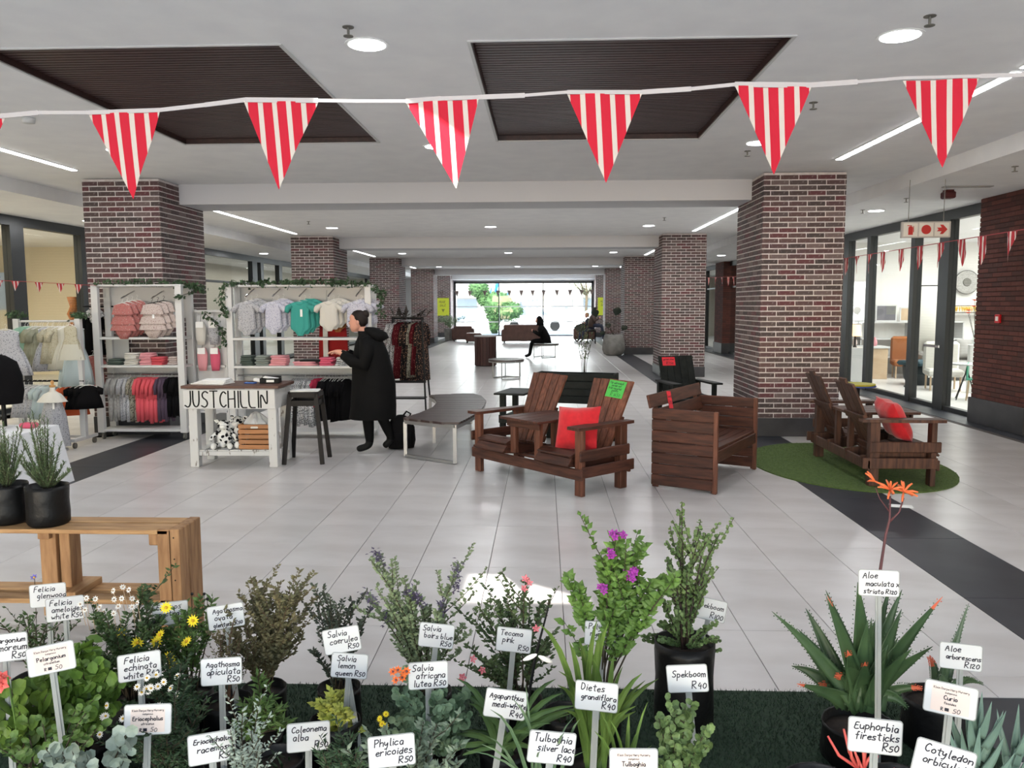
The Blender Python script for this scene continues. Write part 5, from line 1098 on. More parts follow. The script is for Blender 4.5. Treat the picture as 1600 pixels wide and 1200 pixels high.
b = MB(); rg = random.Random(8)
for _ in range(26): b.leaf((rg.uniform(-h, h+.05), rg.uniform(-.15, .1), 1.5), (rg.uniform(-.8, 1), rg.uniform(-.6, .4), rg.uniform(-.1, .9)), (0, 0, 1), rg.uniform(.14, .26), .06)
o = thing('dark_leaf_spray', 'spray of dark brown leaves on top of the black dress rack', 'plant', ((rx0+rx1)/2, RY, 1.52)); b2_ = b; b2_.v = [(x, y, z-1.5) for x, y, z in b2_.v]; b2_.build('leaves', mat('dark_leaf', (52, 44, 40), .6), o, kind='stuff'); rod('stem', (-h, 0, 0), (h, 0, 0), .006, M_vine, o)
# --- black backpack on floor
c = fl(617, 706); o = thing('black_backpack', 'black backpack standing on the floor behind the shopper boots', 'bag', (c.x+.03, c.y+.25, 0), R(20)); MB().loft([(0, 0, .01, .15, .11, .6), (0, 0, .1, .17, .13, .6), (0, 0, .26, .16, .12, .6), (0, 0, .36, .11, .08, .8), (0, 0, .40, .04, .04)], 20, True).build('sack', M_blackf, o, True); MB().tube([(.03, 0, .39), (.07, .0, .44), (.12, 0, .41), (.1, 0, .36)], .012, 6).build('handle_loop', M_black, o, True); MB().loft([(0, -.12, .05, .1, .04, .6), (0, -.12, .2, .1, .04, .6)], 16).build('front_pocket', M_blackf, o, True)

# ================================================================ PEOPLE
M_hair = mat('dark_hair', (30, 22, 20), .6, spec=.25); M_coat = mat('black_padded_coat', (9, 9, 10), .8, (13, 13, 14), 8, spec=.15); M_trou = mat('black_trousers', (11, 11, 12), .8, spec=.15); M_boot = mat('black_boot', (9, 9, 10), .6, spec=.25)
def figure(nm, label, loc, rz, J, E, mats, pick, head=None, sub=2):
    """one continuous body: joints J {name:(x,y,z,r)}, edges E, material picked per face"""
    r = thing(nm, label, 'person', loc, rz); keys = list(J); me = bpy.data.meshes.new('body')
    me.from_pydata([J[k][:3] for k in keys], [(keys.index(a), keys.index(b)) for a, b in E], [])
    o = bpy.data.objects.new('tmp', me); C.objects.link(o); md = o.modifiers.new('s', 'SKIN'); md.use_smooth_shade = True
    if not me.skin_vertices: me.attributes.new
    sv = me.skin_vertices[0].data
    for i, k in enumerate(keys): rr = J[k][3]; rr = rr if isinstance(rr, tuple) else (rr, rr); sv[i].radius = rr; sv[i].use_root = (k == 'pelvis')
    sm = o.modifiers.new('u', 'SUBSURF'); sm.levels = sub
    dg = bpy.context.evaluated_depsgraph_get(); ev = o.evaluated_get(dg); m2 = bpy.data.meshes.new_from_object(ev); bpy.data.objects.remove(o)
    a = MB(); a.v = [tuple(v.co) for v in m2.vertices]; a.f = [tuple(p.vertices) for p in m2.polygons]
    if head: head(a)
    b = a.build('body', mats, r, True)
    for p in b.data.polygons: p.material_index = pick(p.center)
    return r
# --- shopper in the long black coat (faces -x)
c = fl(585, 707); WX, WY = aty(578, 600, 9.15).x, 9.15
J = {'pelvis': (0.02, 0, .86, .13), 'belly': (.03, 0, 1.0, .13), 'chest': (.02, 0, 1.2, (.15, .13)), 'neckb': (-.03, 0, 1.34, .07), 'neck': (-.075, 0, 1.42, .055), 'head': (-.11, 0, 1.50, .05),
     'sl': (.0, -.17, 1.29, .07), 'el': (-.04, -.23, 1.04, .055), 'wl': (-.26, -.17, 1.16, .04), 'hl': (-.35, -.14, 1.19, (.035, .02)),
     'sr': (.0, .17, 1.29, .07), 'er': (-.05, .23, 1.04, .055), 'wr': (-.27, .12, 1.14, .04), 'hr': (-.36, .1, 1.17, (.035, .02)),
     'hipl': (.0, -.09, .8, .11), 'kl': (-.02, -.09, .45, .075), 'al': (.0, -.09, .09, .05), 'tl': (-.16, -.09, .045, .04), 'hipr': (.03, .09, .8, .11), 'kr': (.10, .09, .45, .075), 'ar': (.23, .09, .13, .05), 'tr': (.13, .09, .04, .04)}
E_ = [('pelvis', 'belly'), ('belly', 'chest'), ('chest', 'neckb'), ('neckb', 'neck'), ('neck', 'head'), ('chest', 'sl'), ('sl', 'el'), ('el', 'wl'), ('wl', 'hl'), ('chest', 'sr'), ('sr', 'er'), ('er', 'wr'), ('wr', 'hr'), ('pelvis', 'hipl'), ('hipl', 'kl'), ('kl', 'al'), ('al', 'tl'), ('pelvis', 'hipr'), ('hipr', 'kr'), ('kr', 'ar'), ('ar', 'tr')]
for s_, (hx, hy, hz) in (('l', (-.35, -.14, 1.19)), ('r', (-.36, .1, 1.17))):
    for f_ in range(4):
        dy = (f_-1.5)*.019; L = (.062, .072, .068, .052)[f_]
        J['f%s%d' % (s_, f_)] = (hx-.035, hy+dy, hz-.004, .009); J['g%s%d' % (s_, f_)] = (hx-.035-L*.55, hy+dy*1.1, hz-.014, .008); J['k%s%d' % (s_, f_)] = (hx-.035-L*.85, hy+dy*1.1, hz-.035, .007)
        E_ += [('h'+s_, 'f%s%d' % (s_, f_)), ('f%s%d' % (s_, f_), 'g%s%d' % (s_, f_)), ('g%s%d' % (s_, f_), 'k%s%d' % (s_, f_))]
    sg = 1 if s_ == 'l' else -1
    J['t1'+s_] = (hx-.005, hy+sg*.035, hz-.012, .010); J['t2'+s_] = (hx-.035, hy+sg*.05, hz-.03, .008); E_ += [('h'+s_, 't1'+s_), ('t1'+s_, 't2'+s_)]
def whead(a):
    cx, cz = -.13, 1.515; S = [(-.105, .035), (-.085, .055), (-.05, .068), (0, .076), (.04, .078), (.085, .066), (.115, .03)]
    prof = [(-.115, -.062, .012), (-.10, -.075, .045), (-.075, -.082, .055), (-.06, -.088, .058), (-.045, -.083, .062), (-.03, -.092, .064), (-.015, -.100, .066), (.005, -.088, .068), (.02, -.083, .070), (.05, -.088, .070), (.08, -.075, .064), (.105, -.045, .045), (.12, -.01, .012)]
    rings = []
    for (z, xf, ry) in prof:
        xb = .085*math.sqrt(max(0.02, 1-((z-.02)/.125)**2)); rings.append((cx+(xf+xb)/2, 0, cz+z, (xb-xf)/2, ry))
    a.loft(rings, 20)
    for sy in (-1, 1): a.ball((cx+.015, sy*.074, cz-.01), (.018, .008, .03), 8, 6)
wm = figure('person', 'person with short dark hair in a long black coat browsing the shelves', (WX, WY, 0), R(4), J, E_, [M_skin, M_coat, M_trou, M_boot], lambda c: (3 if c.z < .14 else 2 if c.z < .78 else 1 if (c.z < 1.385 and not (c.x < -.285 and c.z > 1.05)) else 0), whead)
b = MB(); 
b.loft([(.02, 0, .40, .27, .24), (.03, 0, .55, .265, .24), (.04, 0, .8, .25, .23), (.03, 0, 1.0, .225, .22), (.025, 0, 1.15, .20, .215), (.01, 0, 1.27, .165, .20), (-.02, 0, 1.36, .10, .12), (-.05, 0, 1.41, .075, .08)], 28, False, lambda i, t: 1+.03*math.sin(5*t+i*.9)*(i < 6))
b.build('coat', M_coat, wm, True)
for s_ in (-1, 1): MB().tube([(.0, s_*.17, 1.31), (.0, s_*.22, 1.16), (-.03, s_*.25, 1.03), (-.15, s_*.22, 1.07), (-.27, s_*.165, 1.145)], [.085, .085, .08, .07, .052], 12).build('coat_sleeve', M_coat, wm, True)
MB().loft([(.08, 0, 1.28, .06, .10), (.11, 0, 1.33, .12, .14), (.075, 0, 1.39, .13, .13), (.03, 0, 1.44, .085, .10), (.01, 0, 1.455, .04, .05)], 18).build('hood', M_coat, wm, True)
hb = MB(); hb.loft([(-.075, 0, 1.46, .03, .05), (-.07, 0, 1.50, .062, .074), (-.095, 0, 1.55, .092, .083), (-.11, 0, 1.60, .088, .078), (-.11, 0, 1.635, .06, .055), (-.11, 0, 1.65, .02, .02)], 18); hb.ball((-.035, 0, 1.60), (.045, .045, .05), 10, 6); hb.build('hair', M_hair, wm, True)
MB().ball((-.218, -.036, 1.522), (.006, .010, .006), 6, 4).ball((-.218, .036, 1.522), (.006, .010, .006), 6, 4).build('eyes', M_black, wm); MB().ball((-.214, 0, 1.463), (.006, .02, .006), 6, 4).build('mouth', mat('lips', (150, 80, 74), .5), wm)
# --- seated hooded figure (faces -x) and far people
def sitter(label, loc, rz, top, bottom, hood, lean=.1, seat=.46, hairm=None):
    J = {'pelvis': (.0, 0, seat+.1, .13), 'belly': (-.02*1, 0, seat+.25, .12), 'chest': (-lean, 0, seat+.45, (.14, .12)), 'nb': (-lean-.05, 0, seat+.58, .06), 'nk': (-lean-.08, 0, seat+.64, .05),
         'sl': (-lean, -.16, seat+.52, .06), 'el': (-lean-.08, -.2, seat+.28, .05), 'wl': (-lean-.28, -.1, seat+.40, .038), 'hl': (-lean-.33, -.06, seat+.46, .03), 'sr': (-lean, .16, seat+.52, .06), 'er': (-lean-.08, .2, seat+.28, .05), 'wr': (-lean-.28, .1, seat+.38, .038), 'hr': (-lean-.33, .06, seat+.44, .03),
         'hpl': (-.08, -.1, seat+.09, .1), 'kl': (-.44, -.11, seat+.08, .075), 'al': (-.5, -.11, .09, .045), 'tl': (-.66, -.11, .04, .04), 'hpr': (-.08, .1, seat+.09, .1), 'kr': (-.46, .11, seat+.06, .075), 'ar': (-.56, .11, .09, .045), 'tr': (-.72, .11, .04, .04)}
    E2 = [('pelvis', 'belly'), ('belly', 'chest'), ('chest', 'nb'), ('nb', 'nk'), ('chest', 'sl'), ('sl', 'el'), ('el', 'wl'), ('wl', 'hl'), ('chest', 'sr'), ('sr', 'er'), ('er', 'wr'), ('wr', 'hr'), ('pelvis', 'hpl'), ('hpl', 'kl'), ('kl', 'al'), ('al', 'tl'), ('pelvis', 'hpr'), ('hpr', 'kr'), ('kr', 'ar'), ('ar', 'tr')]
    hx, hz = -lean-.11, seat+.75
    def hd(a): a.loft([(hx-.03, 0, hz-.11, .03, .03), (hx-.02, 0, hz-.08, .065, .055), (hx-.005, 0, hz-.02, .09, .072), (hx, 0, hz+.05, .092, .076), (hx+.005, 0, hz+.10, .06, .055), (hx+.005, 0, hz+.12, .02, .02)], 16); a.ball((hx-.098, 0, hz-.02), (.016, .012, .02), 6, 4)
    f_ = figure('person', label, loc, rz, J, E2, [M_skin, top, bottom, M_boot], lambda c: 0 if (c.z > seat+.62 or (c.x < -lean-.29 and c.z > seat+.3)) else 3 if c.z < .1 else 2 if (c.z < seat+.17) else 1, hd, 1)
    if hood: MB().loft([(hx+.05, 0, hz-.16, .13, .14), (hx+.035, 0, hz-.08, .10, .11), (hx+.03, 0, hz+.02, .10, .10), (hx+.02, 0, hz+.09, .09, .09), (hx+.02, 0, hz+.14, .03, .03)], 16).build('hood', top, f_, True)
    else: MB().loft([(hx+.05, 0, hz-.08, .05, .06), (hx+.03, 0, hz, .075, .082), (hx+.01, 0, hz+.06, .10, .086), (hx+.01, 0, hz+.12, .05, .045)], 14).build('hair', hairm or M_hair, f_, True)
    MB().loft([(.0, 0, seat+.02, .19, .2), (-.01, 0, seat+.2, .17, .19), (-lean, 0, seat+.45, .15, .2), (-lean-.02, 0, seat+.56, .09, .13)], 18, True).build('jacket', top, f_, True)
    for s_ in (-1, 1): MB().tube([(-lean, s_*.16, seat+.53), (-lean-.08, s_*.21, seat+.28), (-lean-.26, s_*.11, seat+.39)], [.075, .065, .045], 8).build('sleeve', top, f_, True)
    return f_
c = aty(847, 520, 25.9); sitter('seated person in black hooded jacket looking down on the low round table', (c.x+.12, 25.9, 0), R(-8), M_coat, M_trou, True, .12, .46)
M_brj = mat('brown_jacket', (78, 62, 56), .8); M_jean = mat('dark_jeans', (44, 50, 70), .8); M_blond = mat('fair_hair', (176, 140, 100), .7); M_navy = mat('navy_top', (30, 32, 46), .8)
c = aty(934, 520, 36.5); sitter('far seated person in brown jacket beside the right armchair', (c.x-.35, 35.3, .12), R(170), M_brj, M_jean, False, .05, .60)
c = aty(921, 520, 35.8); sitter('far seated person with fair hair and dark top on the right armchair', (c.x+.1, 36.6, .02), R(30), M_navy, M_jean, False, .1, .46, M_blond)
MB_st = thing('stool', 'low dark stool under the far person in brown', 'stool', (aty(934, 520, 36.5).x-.35, 35.3, 0)); MB().slab(-.2, .2, -.2, .2, .56, .60, .01).build('seat', M_black, MB_st)
for sx in (-.16, .16):
    for sy in (-.16, .16): MB().cyl((sx, sy, 0), (sx, sy, .56), .018).build('leg', M_black, MB_st)

# ================================================================ BIG POTS
M_egg = mat('grey_concrete_pot', (140, 138, 134), .8, (120, 118, 114), 6); M_rub = mat('rubber_leaf', (28, 40, 30), .35); M_soil = mat('soil', (50, 38, 30), .95)
c = fl(960, 556); o = thing('potted_rubber_plant', 'large grey egg-shaped pot with a dark big-leaved plant', 'plant', (c.x, 27.2, 0))
MB().lathe([(.24, 0), (.33, .05), (.385, .2), (.38, .38), (.34, .58), (.30, .71), (.27, .71), (.27, .66)], 28).build('pot', M_egg, o, True); MB().lathe([(.27, .64), (.27, .66)], 20).build('soil', M_soil, o)
st = MB()
for i, (px, py, L, a, ti) in enumerate(((932, 487, .38, -.3, 0), (962, 485, .40, .25, 0), (915, 506, .42, -1.2, .1), (972, 508, .30, .6, .1), (950, 505, .3, 0, .3), (945, 515, .25, -.8, 0))):
    p = aty(px, py+8, 27.2)-o.location; st.tube([(0, 0, .65), (p.x*.3, 0, .65+(p.z-.65)*.6), tuple(p)], [.012, .009, .006], 6)
    lf = MB(); d = Vector((math.sin(a), -.2+ti, math.cos(a))); s_ = d.cross(Vector((0, -1, .1))).normalized()
    P = []; 
    for k, wf in enumerate((.1, .7, 1, .9, .5, .04)): P.append((p+d*L*k/5-Vector((0, 0, .02*k*k*.2)), wf*L*.36))
    V = [tuple(q-s_*w_) for q, w_ in P]+[tuple(q+Vector((0, -.02, 0))) for q, w_ in P]+[tuple(q+s_*w_) for q, w_ in P]
    F = [(i_, i_+1, i_+7, i_+6) for i_ in range(5)]+[(i_+6, i_+7, i_+13, i_+12) for i_ in range(5)]; lf.add(V, F); lf.build('leaf', M_rub, o, True)
st.build('stems', M_vine, o, True)
c = aty(703, 530, 38.5); o = thing('potted_palm', 'tall grey square pot with feathery green plant beside the far left wall', 'plant', (c.x, 38.6, 0))
MB().lathe([(.24, 0), (.30, .58), (.27, .58)], 4).build('pot', M_egg, o); lf = MB(); rg = random.Random(4)
for i in range(26):
    a = rg.uniform(0, 6.28); e = rg.uniform(.4, .85); pts = [Vector((math.cos(a)*e*t, math.sin(a)*e*t*.7, .58+1.0*t*rg.uniform(.8, 1.1)-.5*t*t)) for t in (0, .3, .6, .85, 1)]; lf.blade(pts, [.012]*5)
    for p in pts[1:]:
        for _ in range(6): lf.leaf(p+Vector((rg.uniform(-.06, .06), 0, rg.uniform(-.04, .04))), (rg.uniform(-1, 1), rg.uniform(-.5, .5), rg.uniform(-.4, .6)), (0, 0, 1), .14, .03)
lf.build('foliage', mat('palm_green', (110, 136, 96), .7, rnd=.2), o, kind='stuff')
# lime posters by the far glass
M_lime = mat('lime_poster', (206, 216, 60), .7)
def wall_poster(x, y, lab, seed):
    o = thing('lime_poster', lab, 'poster', (x, y, 1.62)); MB().bb(-.33, .33, 0, .01, -.47, .47).build('sheet', M_lime, o); t = MB(); rg = random.Random(seed)
    strokes(t, 'HUGE', -.2, .2, .12, .02, rg); strokes(t, 'SALE', -.18, .02, .12, .02, rg); t.add([(-.08, -.001, -.12), (.1, -.001, -.12), (.01, -.001, -.3)], [(0, 1, 2)]); t.build('print', mat('poster_grey', (130, 136, 60), .7), o)
p = aty(692, 481, 42.8); wall_poster(p.x, 42.826, 'lime yellow poster on the far left brick pillar', 1)
p = aty(941, 477, 42.8); wall_poster(p.x+.1, 42.826, 'lime yellow poster on the far right brick pillar', 2)
# thin plant growing from the planter bench
M_oliv = mat('olive_leaf', (70, 86, 60), .6, (98, 112, 82), 9, rnd=.2)
pc = bpy.data.objects['planter_bench'].location; base = aty(912, 590, 10.45)
o = thing('olive_sapling', 'thin leafy sapling growing from the black planter bench', 'plant', (base.x, 10.42, .79)); st = MB(); lf = MB(); rg = random.Random(11)
for k, (dx, hh) in enumerate(((-.07, .58), (-.03, .66), (.0, .74), (.04, .7), (.08, .55), (.02, .5))):
    pts = [(dx*.3, 0, 0), (dx*.5, 0, .2), (dx*1.1, .01, hh*.7), (dx*1.3, 0, hh)]; st.tube(pts, [.004, .0035, .003, .002], 5)
    for t in range(22):
        f_ = .28+.72*t/22; q = Vector(pts[1]).lerp(Vector(pts[3]), (f_-.28)/.72); lf.leaf(q, (rg.uniform(-1, 1), rg.uniform(-1, 1), rg.uniform(.1, 1)), (0, 0, 1), .055, .016)
st.build('stems', M_vine, o, True); lf.build('foliage', M_oliv, o, kind='stuff')

# ================================================================ BUNTING
def buntmat(name, a, b, per):
    m = bpy.data.materials.new(name); m.use_nodes = True; n, L = m.node_tree.nodes, m.node_tree.links; bs = n['Principled BSDF']; bs.inputs['Roughness'].default_value = .85
    tc = n.new('ShaderNodeTexCoord'); sx = n.new('ShaderNodeSeparateXYZ'); L.new(tc.outputs['Object'], sx.inputs[0])
    sk = n.new('ShaderNodeMath'); sk.operation = 'MULTIPLY_ADD'; sk.inputs[1].default_value = .06; L.new(sx.outputs[2], sk.inputs[0]); L.new(sx.outputs[0], sk.inputs[2])
    dv = n.new('ShaderNodeMath'); dv.operation = 'DIVIDE'; dv.inputs[1].default_value = per; L.new(sk.outputs[0], dv.inputs[0])
    ad = n.new('ShaderNodeMath'); ad.operation = 'ADD'; ad.inputs[1].default_value = 10.3; L.new(dv.outputs[0], ad.inputs[0])
    fr_ = n.new('ShaderNodeMath'); fr_.operation = 'FRACT'; L.new(ad.outputs[0], fr_.inputs[0])
    gt = n.new('ShaderNodeMath'); gt.operation = 'GREATER_THAN'; gt.inputs[1].default_value = .66; L.new(fr_.outputs[0], gt.inputs[0])
    mx = n.new('ShaderNodeMixRGB'); mx.inputs[1].default_value = (*lin(a), 1); mx.inputs[2].default_value = (*lin(b), 1); L.new(gt.outputs[0], mx.inputs[0]); L.new(mx.outputs[0], bs.inputs['Base Color'])
    tr = n.new('ShaderNodeBsdfTranslucent'); L.new(mx.outputs[0], tr.inputs[0]); ms = n.new('ShaderNodeMixShader'); ms.inputs[0].default_value = .3; L.new(bs.outputs[0], ms.inputs[1]); L.new(tr.outputs[0], ms.inputs[2]); L.new(ms.outputs[0], n['Material Output'].inputs[0])
    return m
M_bunt = buntmat('red_white_stripe', (196, 26, 52), (206, 198, 190), .0395); M_bunts = buntmat('small_red_white_stripe', (176, 52, 60), (214, 204, 198), .036); M_tape = mat('bunting_tape', (168, 164, 164), .9); M_tapr = mat('thin_red_cord', (150, 60, 64), .9)
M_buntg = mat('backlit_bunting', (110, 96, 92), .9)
def flag(par, TL_, TR_, TP, m_, seed, wave=.006, n=8):
    """triangular cloth flag; own origin at its top middle, x along the hem"""
    TL_, TR_, TP = Vector(TL_), Vector(TR_), Vector(TP); mid = (TL_+TR_)/2; ex = (TR_-TL_); wd = ex.length; ex.normalize(); rg = random.Random(seed); ph = rg.uniform(0, 6)
    a = MB(); V = []; F = []; loc = lambda p: p-mid
    ang = math.atan2(ex.y, ex.x); Rz = Matrix.Rotation(-ang, 3, 'Z')
    idx = {}
    for j in range(n+1):
        v = j/n; m_n = max(1, n-j)
        L_ = TL_.lerp(TP, v); R_ = TR_.lerp(TP, v)
        for i in range(m_n+1 if j < n else 1):
            u = i/m_n if j < n else .5; p = Rz @ loc(L_.lerp(R_, u)); p.y += wave*math.sin(ph+u*wd*(1-v)*45+v*2)*(1-v*.3); idx[(j, i)] = len(V); V.append(tuple(p))
    for j in range(n):
        m_n = max(1, n-j)
        for i in range(m_n):
            F.append((idx[(j, i)], idx[(j+1, min(i, max(m_n-1, 0)) if j < n-1 else 0)], idx[(j, i+1)]))
            if j < n-1 and i < m_n-1: F.append((idx[(j, i+1)], idx[(j+1, i)], idx[(j+1, i+1)]))
    # thickness
    k = len(V); V += [(x, y+.0012, z) for x, y, z in V]; F += [tuple(reversed([q+k for q in f])) for f in F]
    o = a.add(V, F).build('flag', m_, par); o.location = mid-par.location; o.rotation_euler = (0, 0, ang); return o
Y0 = 2.2
B = lambda px, py: aty(px, py, Y0)
bt = thing('bunting', 'large red and white striped bunting across the top of the view', 'bunting', B(800, 150))
flags = [((-106, 188), (6, 184), (-45, 312)), ((137, 178), (250, 174), (208, 311)), ((381, 158), (497, 159), (435, 296)), ((634, 160), (748, 155), (713, 295)), ((886, 146), (1003, 147), (947, 286)), ((1148, 134), (1268, 136), (1209, 273)), ((1410, 127), (1531, 122), (1473, 262)), ((1672, 115), (1788, 112), (1730, 250))]
for i, (a, b, t) in enumerate(flags): flag(bt, B(*a), B(*b), B(*t), M_bunt, i, .004)
tp = [(-150, 190), (-106, 186), (6, 181), (60, 176), (137, 176), (250, 172), (320, 164), (383, 156), (497, 157), (560, 158), (634, 158), (690, 154), (748, 152), (820, 149), (886, 144), (1003, 144), (1080, 139), (1148, 132), (1268, 133), (1340, 128), (1410, 122), (1531, 119), (1600, 117), (1672, 112), (1800, 110)]
t = MB(); pts = [B(*p)-bt.location for p in tp]; rg = random.Random(1)
for a, b in zip(pts, pts[1:]): t.bar(a, b, .003, rg.uniform(.008, .014))
t.build('tape', M_tape, bt)
def small_bunting(label, p0, p1, xs, y_of, size, m_, seed, cordm, sag=0):
    o = thing('bunting', label, 'bunting', p0); rg = random.Random(seed); c_ = MB(); N = 14; P = []
    for k in range(N+1): u = k/N; P.append(p0.lerp(p1, u)-Vector((0, 0, sag*4*u*(1-u)))-p0)
    for a, b in zip(P, P[1:]): c_.bar(a, b, .004, .006)
    c_.build('cord', cordm, o)
    for k, u in enumerate(xs):
        q = p0.lerp(p1, u)-Vector((0, 0, sag*4*u*(1-u))); d = (p1-p0).normalized()*size*.5; sh = d*rg.uniform(-.3, .3)
        flag(o, q-d, q+d, q+sh-Vector((0, 0, size*1.35)), m_, seed*10+k, size*.09, 4)
    return o
pa = aty(1318, 404, 10.3); pb = aty(1640, 352, 5.2); n = 9; dd = (pb-pa)
small_bunting('small striped bunting slung before the right shop doors', pa, pb, [.03, .12, .22, .325, .44, .545, .64, .735, .81, .895, .98], None, .16, M_bunts, 3, M_tapr)
pa = aty(-20, 437, 9.0); pb = aty(150, 446, 9.6); small_bunting('small striped bunting before the left cream shop window', pa, pb, [.1, .25, .46, .66, .83], None, .085, M_bunts, 4, M_tapr)
pa = aty(1104, 434, 17.5); pb = aty(1158, 432, 14.0); small_bunting('little striped bunting between the two right pillars', pa, pb, [.08, .3, .5, .68, .82, .95], None, .13, M_bunts, 5, M_tapr)
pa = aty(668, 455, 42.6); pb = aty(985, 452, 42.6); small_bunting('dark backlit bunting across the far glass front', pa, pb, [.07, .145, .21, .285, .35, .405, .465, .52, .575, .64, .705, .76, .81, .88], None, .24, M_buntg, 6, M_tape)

# ================================================================ SHOP CONTENTS, RIGHT
M_sofag = mat('grey_upholstery', (150, 148, 144), .9); M_mint = mat('green_chair_shell', (84, 168, 140), .4); M_ply = mat('pale_oak', (196, 172, 142), .6, (184, 158, 128), 5, (1, 6, 1)); M_disc = mat('woven_disc', (190, 188, 184), .7, (160, 158, 154), 40)
def S(px, py, x): return atx(px, py, x)
# round wall disc
o = thing('wall_disc', 'large round pale woven wall disc seen through the right doors', 'decoration', (10.78, 18.1, 0))
p = aty(1510, 441, 19.78); o.location = p; Mo = Matrix.Rotation(R(90), 4, 'X')
MB().loft([(0, 0, 0, .27, .27), (0, 0, .02, .28, .28), (0, 0, .03, .26, .26)], 32, True, None, Mo).build('plate', M_disc, o, True); MB().loft([(0, 0, .0, .285, .285), (0, 0, .022, .29, .29)], 32, True, None, Mo).build('rim', mat('disc_rim', (90, 88, 84), .5), o); MB().loft([(0, 0, .03, .1, .1), (0, 0, .05, .09, .09)], 20, True, None, Mo).build('centre_boss', mat('disc_centre', (120, 118, 112), .6), o)
tag(MB().slab(-.9, .9, -.3, 0, -.03, 0, .003).build('wall_ledge', M_sofag, None, loc=(p.x, 19.8, 1.50)), 'long grey ledge on the back wall under the round disc', 'shelf')
fr_ = thing('yellow_fringe', 'yellow fringed garland under the round disc', 'decoration', (p.x, 19.45, 1.56)); b = MB(); rg = random.Random(5)
for i in range(110): x = -.7+i*.0125; b.leaf((x, rg.uniform(-.01, .01), .09), (rg.uniform(-.2, .2), -.1, -1), (0, -1, 0), .15, .02)
b.build('fringe', mat('mustard', (206, 168, 60), .8), fr_, kind='stuff'); MB().cyl((-.72, 0, .09), (.7, 0, .09), .008).build('cord', M_vine, fr_)
# café table
c = fl(1502, 625); tb = thing('cafe_table', 'small round white cafe table on splayed black legs in the right shop', 'table', (c.x+.1, c.y+.05, 0)); zt = .62
MB().lathe([(.26, 0), (.27, .008), (.27, .022), (.26, .028)], 28, (0, 0, zt)).build('table_top', M_white, tb); 
for a in (20, 110, 200, 290): MB().tube([(0, 0, zt), (.03*math.cos(R(a)), .03*math.sin(R(a)), zt-.15), (.22*math.cos(R(a)), .22*math.sin(R(a)), 0)], .009, 6).build('leg', M_blackm, tb)
c = fl(1527, 628); o = thing('green_chair', 'mint green shell chair beside the small cafe table', 'chair', (c.x+.15, c.y+.25, 0), R(60)); MB().slab(-.2, .2, -.2, .2, .36, .39, .012).build('seat', M_mint, o); MB().slab(-.2, .2, .17, .2, .36, .66, .015).build('backrest', M_mint, o)
for sx in (-.16, .16):
    for sy in (-.16, .16): MB().cyl((sx, sy, .36), (sx*1.15, sy*1.15, 0), .012, 8).build('leg', M_ply, o)
# grey sofa with cushions
sf = thing('grey_sofa', 'light grey sofa with patterned cushions inside the right shop', 'sofa', (9.35, 17.9, 0), R(-14)); 
MB().slab(-.95, .95, 0, .85, .12, .44, .04).build('base', M_sofag, sf); MB().slab(-.95, .95, .62, .88, .12, .85, .06).build('backrest', M_sofag, sf)
for s_ in (-1, 1): MB().slab(*sorted((s_*.95, s_*.78)), 0, .85, .1, .6, .05).build('arm', M_sofag, sf)
for sx in (-.85, .85):
    for sy in (.06, .8): MB().cyl((sx, sy, 0), (sx, sy, .12), .02).build('foot', M_ply, sf)
M_dia = spots('diamond_print', (222, 220, 216), (60, 60, 62), 14, .38)
for i, (x, m_, l) in enumerate(((-.45, M_dia, 'black and white patterned cushion on the grey shop sofa'), (.05, M_sofag, 'plain grey cushion on the grey shop sofa'), (.5, M_whitef, 'cream cushion on the grey shop sofa'))):
    q = pillow(.46, .44, .16).build('cushion', m_, None, True); q.location = on(sf, x, .42, .70); q.rotation_euler = (R(-18), 0, R(-14)); tag(q, l, 'cushion')
# flowers
c = S(1527, 480, 8.2); o = thing('flower_vase', 'vase of orange and red flowers in the right shop window', 'flowers', (c.x, c.y, 0)); MB().lathe([(.12, 0), (.12, .9), (.13, .92)], 16).build('plinth_column', M_swhite, o); MB().lathe([(.05, .92), (.07, 1.0), (.04, 1.15), (.05, 1.2)], 14).build('vase', M_glass, o, True); rg = random.Random(6)
for i in range(9):
    q = Vector((rg.gauss(0, .09), rg.gauss(0, .09), c.z+rg.gauss(0, .1))); MB().cyl((0, 0, .95), tuple(q), .004, 5).build('stem', M_vine, o); b = MB()
    for k in range(9): b.leaf(q, (math.cos(k*.7), math.sin(k*.7), .5), (0, 0, 1), .075, .04)
    b.build('flower', mat('orange_bloom', (226, 86, 48), .7) if i % 3 else mat('yellow_bloom', (240, 190, 60), .7), o)
# counter, pouffe, lamps and display shelf in the left part of the shop
c = fl(1365, 596); o = thing('oak_counter', 'pale oak box counter with white top inside the right shop door', 'counter', (7.45, 18.7, 0), R(-4)); MB().slab(-.75, .35, -.3, .3, 0, .70, .006).build('carcass', M_ply, o); MB().slab(-.78, .38, -.33, .33, .70, .74, .004).build('top', M_white, o)
o = thing('dark_tub', 'dark round tub with white label beside the oak counter', 'basket', (8.0, 17.2, 0)); MB().lathe([(.26, 0), (.36, .15), (.38, .38), (.35, .40)], 22).build('tub', mat('dark_teal', (30, 42, 46), .6), o, True); MB().bb(-.05, .05, -.40, -.385, .18, .34).build('label', M_paper, o); 
tag(MB().slab(-.42, .42, -.3, .3, 0, .10, .04).build('floor_cushion', mat('teal_velvet', (40, 70, 80), .8), None, loc=(8.0, 17.2, .41)), 'dark teal cushion lying on the dark tub', 'cushion').rotation_euler = (0, 0, .4)
sh = thing('display_shelf', 'white display shelf with frames and lamps at the shop back', 'shelf', (8.75, 19.6, 0), 0); 
for z in (.4, .85, 1.25): MB().slab(-1.2, 1.2, -.2, .2, z, z+.03, .003).build('shelf_board', M_white, sh)
